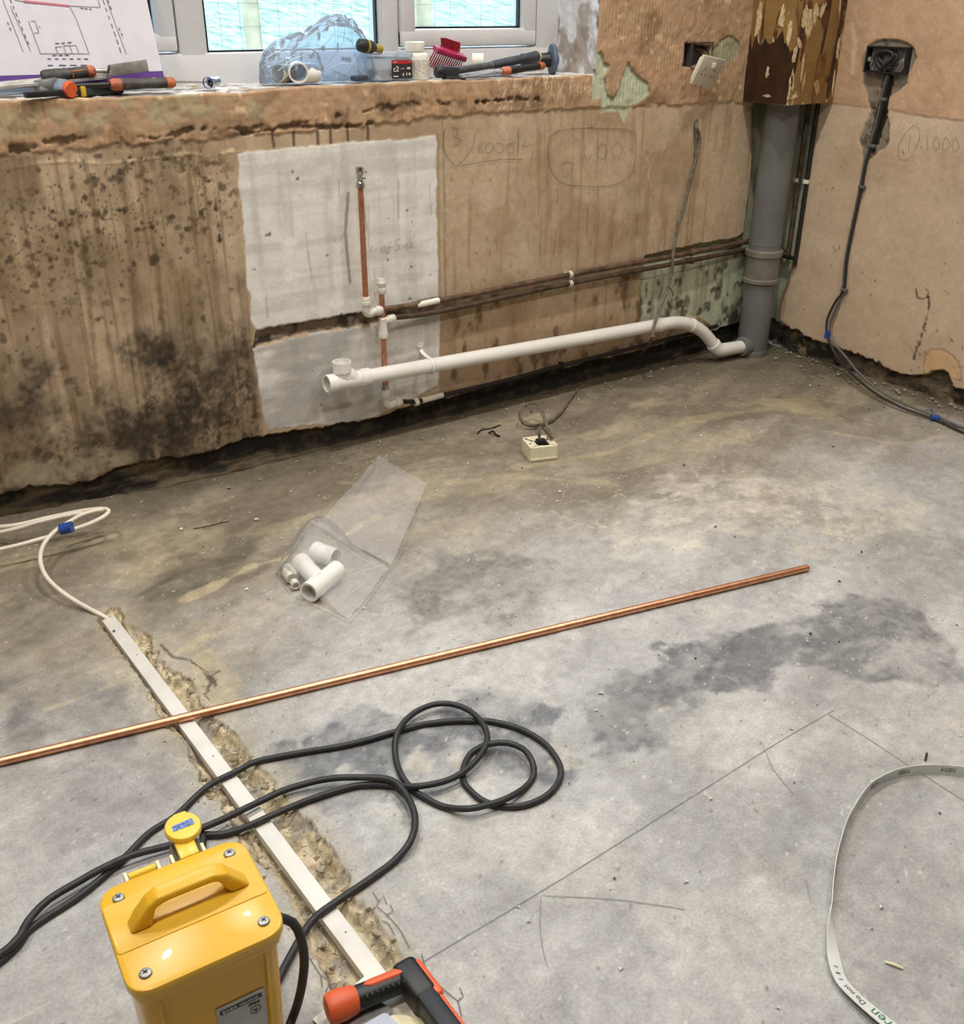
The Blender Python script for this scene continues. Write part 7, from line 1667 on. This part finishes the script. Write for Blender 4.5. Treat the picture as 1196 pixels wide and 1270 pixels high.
wl_ = [sm_([(-0.0025, -0.4791, 0.8003), (-0.0025, -0.4532, 0.7681), (-0.0025, -0.4425, 0.7275), (-0.0025, -0.4573, 0.6985), (-0.0025, -0.4862, 0.7065), (-0.0025, -0.5049, 0.7456), (-0.0025, -0.5039, 0.7866), (-0.0025, -0.4791, 0.8003)]), [(-0.0025, -0.4760, 0.7771), (-0.0025, -0.4795, 0.7244)], [(-0.0025, -0.5295, 0.7799), (-0.0025, -0.5428, 0.7334)], sm_([(-0.0025, -0.5622, 0.7762), (-0.0025, -0.5538, 0.7551), (-0.0025, -0.5662, 0.7359), (-0.0025, -0.5780, 0.7530), (-0.0025, -0.5622, 0.7762)]), sm_([(-0.0025, -0.5928, 0.7792), (-0.0025, -0.5847, 0.7582), (-0.0025, -0.5969, 0.7392), (-0.0025, -0.6085, 0.7561), (-0.0025, -0.5928, 0.7792)]), sm_([(-0.0025, -0.6235, 0.7799), (-0.0025, -0.6156, 0.7591), (-0.0025, -0.6277, 0.7402), (-0.0025, -0.6391, 0.7570), (-0.0025, -0.6235, 0.7799)])]
multi_line('pencil_writing', wl_, .0010, RN, mat('faint_pencil', (142, 116, 88), .9), wall_right)
FN = (0, 0, 1)
M_set = mat('set_out_line', (136, 134, 130), .9, var=.1)
for q in ([(-2.4522, -1.5658, 0.0010), (-2.3543, -1.5643, 0.0010), (-2.2109, -1.5622, 0.0010), (-2.0470, -1.5562, 0.0010), (-1.8613, -1.5493, 0.0010), (-1.7159, -1.5441, 0.0010), (-1.5762, -1.5436, 0.0010)], [(-1.5919, -1.5436, 0.0010), (-1.5920, -1.6236, 0.0010), (-1.5949, -1.7111, 0.0010), (-1.5961, -1.8065, 0.0010)]):
    flat_line('set_out_line', spline(q, .02), .0011, FN, M_set, floor, .0006)
for q in ([(-2.2573, -1.5687, 0.0010), (-2.2332, -1.5892, 0.0010), (-2.1806, -1.6316, 0.0010), (-2.1333, -1.6789, 0.0010), (-2.1108, -1.7033, 0.0010)], [(-2.2600, -1.5703, 0.0010), (-2.2934, -1.6107, 0.0010), (-2.3141, -1.6437, 0.0010), (-2.3244, -1.6668, 0.0010)], [(-1.7474, -1.5271, 0.0010), (-1.7862, -1.5858, 0.0010), (-1.8045, -1.6418, 0.0010)], [(-1.9294, -1.7649, 0.0010), (-1.9569, -1.7951, 0.0010)]):
    flat_line('scratch', spline(q, .02), .0011, FN, mat('faint_scratch', (150, 148, 144), .9), floor, .0006)
M_crack = mat('hairline_crack', (104, 96, 86), .9)
for q in ([(-2.4479, -1.5551, 0.0010), (-2.4527, -1.5684, 0.0010), (-2.4569, -1.5848, 0.0010), (-2.4615, -1.5977, 0.0010)], [(-2.4615, -1.5977, 0.0010), (-2.4556, -1.6018, 0.0010), (-2.4526, -1.6197, 0.0010), (-2.4479, -1.6400, 0.0010)], [(-2.4479, -1.6400, 0.0010), (-2.4383, -1.6385, 0.0010), (-2.4352, -1.6250, 0.0010)], [(-2.4479, -1.6400, 0.0010), (-2.4564, -1.6615, 0.0010)], [(-2.4484, -1.4265, 0.0010), (-2.4496, -1.4465, 0.0010), (-2.4566, -1.4519, 0.0010), (-2.4524, -1.4734, 0.0010), (-2.4503, -1.4996, 0.0010)], [(-2.4496, -1.4465, 0.0010), (-2.4398, -1.4431, 0.0010), (-2.4433, -1.4579, 0.0010)], [(-2.4524, -1.4734, 0.0010), (-2.4417, -1.4726, 0.0010), (-2.4396, -1.4605, 0.0010)], [(-2.4503, -1.4996, 0.0010), (-2.4518, -1.5147, 0.0010), (-2.4556, -1.5373, 0.0010)], [(-2.4627, -1.4778, 0.0010), (-2.4582, -1.4875, 0.0010), (-2.4606, -1.5084, 0.0010)], [(-2.5707, -1.4542, 0.0010), (-2.5705, -1.4774, 0.0010), (-2.5706, -1.5072, 0.0010), (-2.5772, -1.5243, 0.0010)], [(-2.5705, -1.4774, 0.0010), (-2.5622, -1.4771, 0.0010), (-2.5588, -1.4887, 0.0010)], [(-2.5706, -1.5072, 0.0010), (-2.5650, -1.5229, 0.0010), (-2.5766, -1.5319, 0.0010)], [(-2.4526, -0.7463, 0.0010), (-2.4472, -0.7691, 0.0010), (-2.4401, -0.7989, 0.0010), (-2.4442, -0.8325, 0.0010), (-2.4606, -0.8506, 0.0010)], [(-2.4401, -0.7989, 0.0010), (-2.4259, -0.8027, 0.0010)], [(-2.4666, -0.8346, 0.0010), (-2.4503, -0.8401, 0.0010), (-2.4331, -0.8283, 0.0010)], [(-2.4714, -0.8547, 0.0010), (-2.4691, -0.8793, 0.0010)]):
    flat_line('crack', q, .0011, FN, M_crack, floor, .0012)

# ------------------------------------------------------------------ broken concrete along the trench, crumbs on the floor
M_chunk = mat('broken_concrete', (160, 152, 136), .9, var=.15, scale=60, bump=.5, rgb2=(134, 118, 88))
def rock(seed, size):
    R = np.random.RandomState(seed); bm = bmesh.new(); bmesh.ops.create_icosphere(bm, subdivisions=1, radius=1)
    for vt in bm.verts:
        k_ = R.uniform(.72, 1.2); vt.co = Vector((vt.co.x * size * k_, vt.co.y * size * .75 * k_, max(-.5, min(.55, vt.co.z)) * size * .62 * k_))
    me = bpy.data.meshes.new('rubble_chunk'); bm.to_mesh(me); bm.free(); me.materials.append(M_chunk); return me
rocks = [rock(i, .0085 + .0012 * (i % 4)) for i in range(7)]
R_ = np.random.RandomState(31)
tl_, tr_ = np.array(TR_LEFT), np.array(TR_RIGHT)
def along(poly, s):
    d_ = np.concatenate([[0], np.cumsum(np.hypot(*np.diff(poly, axis=0).T))]); s *= d_[-1]
    return np.array([np.interp(s, d_, poly[:, 0]), np.interp(s, d_, poly[:, 1])])
cnt = 0
for k in range(64):
    s = R_.uniform(.30, .97); sidep = along(tl_ if R_.rand() < .55 else tr_, s)
    tc_ = np.array([TRUNK_A[0] + (TRUNK_B[0] - TRUNK_A[0]) * s, TRUNK_A[1] + (TRUNK_B[1] - TRUNK_A[1]) * s])
    w_ = R_.uniform(-.1, .55); p = sidep * (1 - w_) + tc_ * w_
    if abs(p[0] - (TRUNK_A[0] + (TRUNK_B[0] - TRUNK_A[0]) * (p[1] - TRUNK_A[1]) / (TRUNK_B[1] - TRUNK_A[1]))) < .026: continue
    o = bpy.data.objects.new('rubble_chunk', rocks[k % 7]); COL.objects.link(o); o.parent = floor
    sc = R_.uniform(.5, 1.25); o.location = (p[0], p[1], -.006 + R_.uniform(-.004, .002)); o.scale = (sc, sc, sc * .8); o.rotation_euler = (R_.uniform(-.4, .4), R_.uniform(-.4, .4), R_.uniform(0, 6.3))
# crumbs nobody would count
def crumbs(name, n, box_, zf, smin, smax, m, seed, parent, cond=None):
    R = np.random.RandomState(seed); v = []; f = []
    base = [(1, 0, 0), (-.6, .8, 0), (-.5, -.8, 0), (.1, .1, .9), (0, 0, -.6)]
    tri = [(0, 1, 3), (1, 2, 3), (2, 0, 3), (1, 0, 4), (2, 1, 4), (0, 2, 4)]
    k = 0
    while k < n:
        x, y = R.uniform(box_[0], box_[1]), R.uniform(box_[2], box_[3])
        if cond and not cond(x, y, R): continue
        s = smin + (smax - smin) * R.rand() ** 3; a = R.uniform(0, 6.28); c, q = math.cos(a), math.sin(a); st = R.uniform(.6, 1.6); i0 = len(v)
        for b in base: v.append((x + s * (b[0] * c * st - b[1] * q), y + s * (b[0] * q * st + b[1] * c), zf + s * .4 + s * b[2] * .7))
        f += [tuple(i + i0 for i in t_) for t_ in tri]; k += 1
    o = MB().add(v, f, False).build(name, m, parent); o['kind'] = 'stuff'; return o
M_crumbw = mat('white_plaster_crumb', (222, 218, 210), .9, var=.05); M_crumbd = mat('dark_grit', (66, 62, 56), .9, var=.3)
crumbs('plaster_crumbs', 260, (-2.3, -.05, -2.0, -.05), .0008, .0012, .0055, M_crumbw, 41, floor)
crumbs('dark_grit', 150, (-2.7, -.05, -2.0, -.02), .0008, .001, .0045, M_crumbd, 43, floor)
crumbs('wall_foot_debris', 260, (-2.5, -.03, -.16, -.005), .003, .001, .0065, M_chunk, 45, floor, lambda x, y, R: R.rand() < math.exp(y / .05))
crumbs('wall_foot_debris', 220, (-.14, -.004, -1.1, -.05), .003, .0015, .010, M_chunk, 47, floor, lambda x, y, R: R.rand() < math.exp(x / .04))
def tr_ok(x, y, R):
    s = (y - TRUNK_A[1]) / (TRUNK_B[1] - TRUNK_A[1]); a = along(tl_, s)[0]; b = along(tr_, s)[0]; xc_ = TRUNK_A[0] + (TRUNK_B[0] - TRUNK_A[0]) * s
    return a - .03 < x < b + .02 and abs(x - xc_) > .020
crumbs('trench_rubble', 900, (-2.68, -2.36, -1.60, -.52), -.004, .0015, .0065, M_chunk, 49, floor, tr_ok)
for lb, q0, q1, m in (('white splinter lying on the floor inside the curve of the strap', (-1.9593, -1.9160, 0.0020), (-1.9490, -1.9353, 0.0020), M_cream), ('short dark sliver on the floor near the top of the strap', (-1.5622, -1.7162, 0.0020), (-1.5437, -1.7072, 0.0020), M_black)):
    t = MB().tube([q0, (Vector(q0) * .5 + Vector(q1) * .5 + Vector((0, 0, .0012))), q1], .0018, 6).build('splinter', m); tag(t, lb, 'splinter')
# torn twig of dark wire by the wall
t = MB().tube(spline([(-1.3627, -0.1392, 0.0030), (-1.3334, -0.1221, 0.0030), (-1.3028, -0.1280, 0.0030), (-1.2664, -0.1225, 0.0030)], .005), .002, 6).build('wire_scrap', M_black); tag(t, 'dark scrap of wire on the floor left of the cream socket box', 'scrap')
t = MB().tube(spline([(-1.3322, -0.1528, 0.0030), (-1.3235, -0.1646, 0.0100), (-1.3235, -0.1766, 0.0040), (-1.3196, -0.1910, 0.0030)], .004), .003, 6).build('wire_scrap', M_black); tag(t, 'small twisted dark scrap just in front of the long wire scrap', 'scrap')
t = MB().tube(spline([(-2.2507, -0.2340, 0.0030), (-2.2227, -0.2385, 0.0030), (-2.1896, -0.2413, 0.0030), (-2.1657, -0.2426, 0.0030)], .006), .0018, 6).build('wire_scrap', M_chunk); tag(t, 'thin pale twig on the floor right of the white cable loops', 'scrap')

bpy.context.view_layer.update()
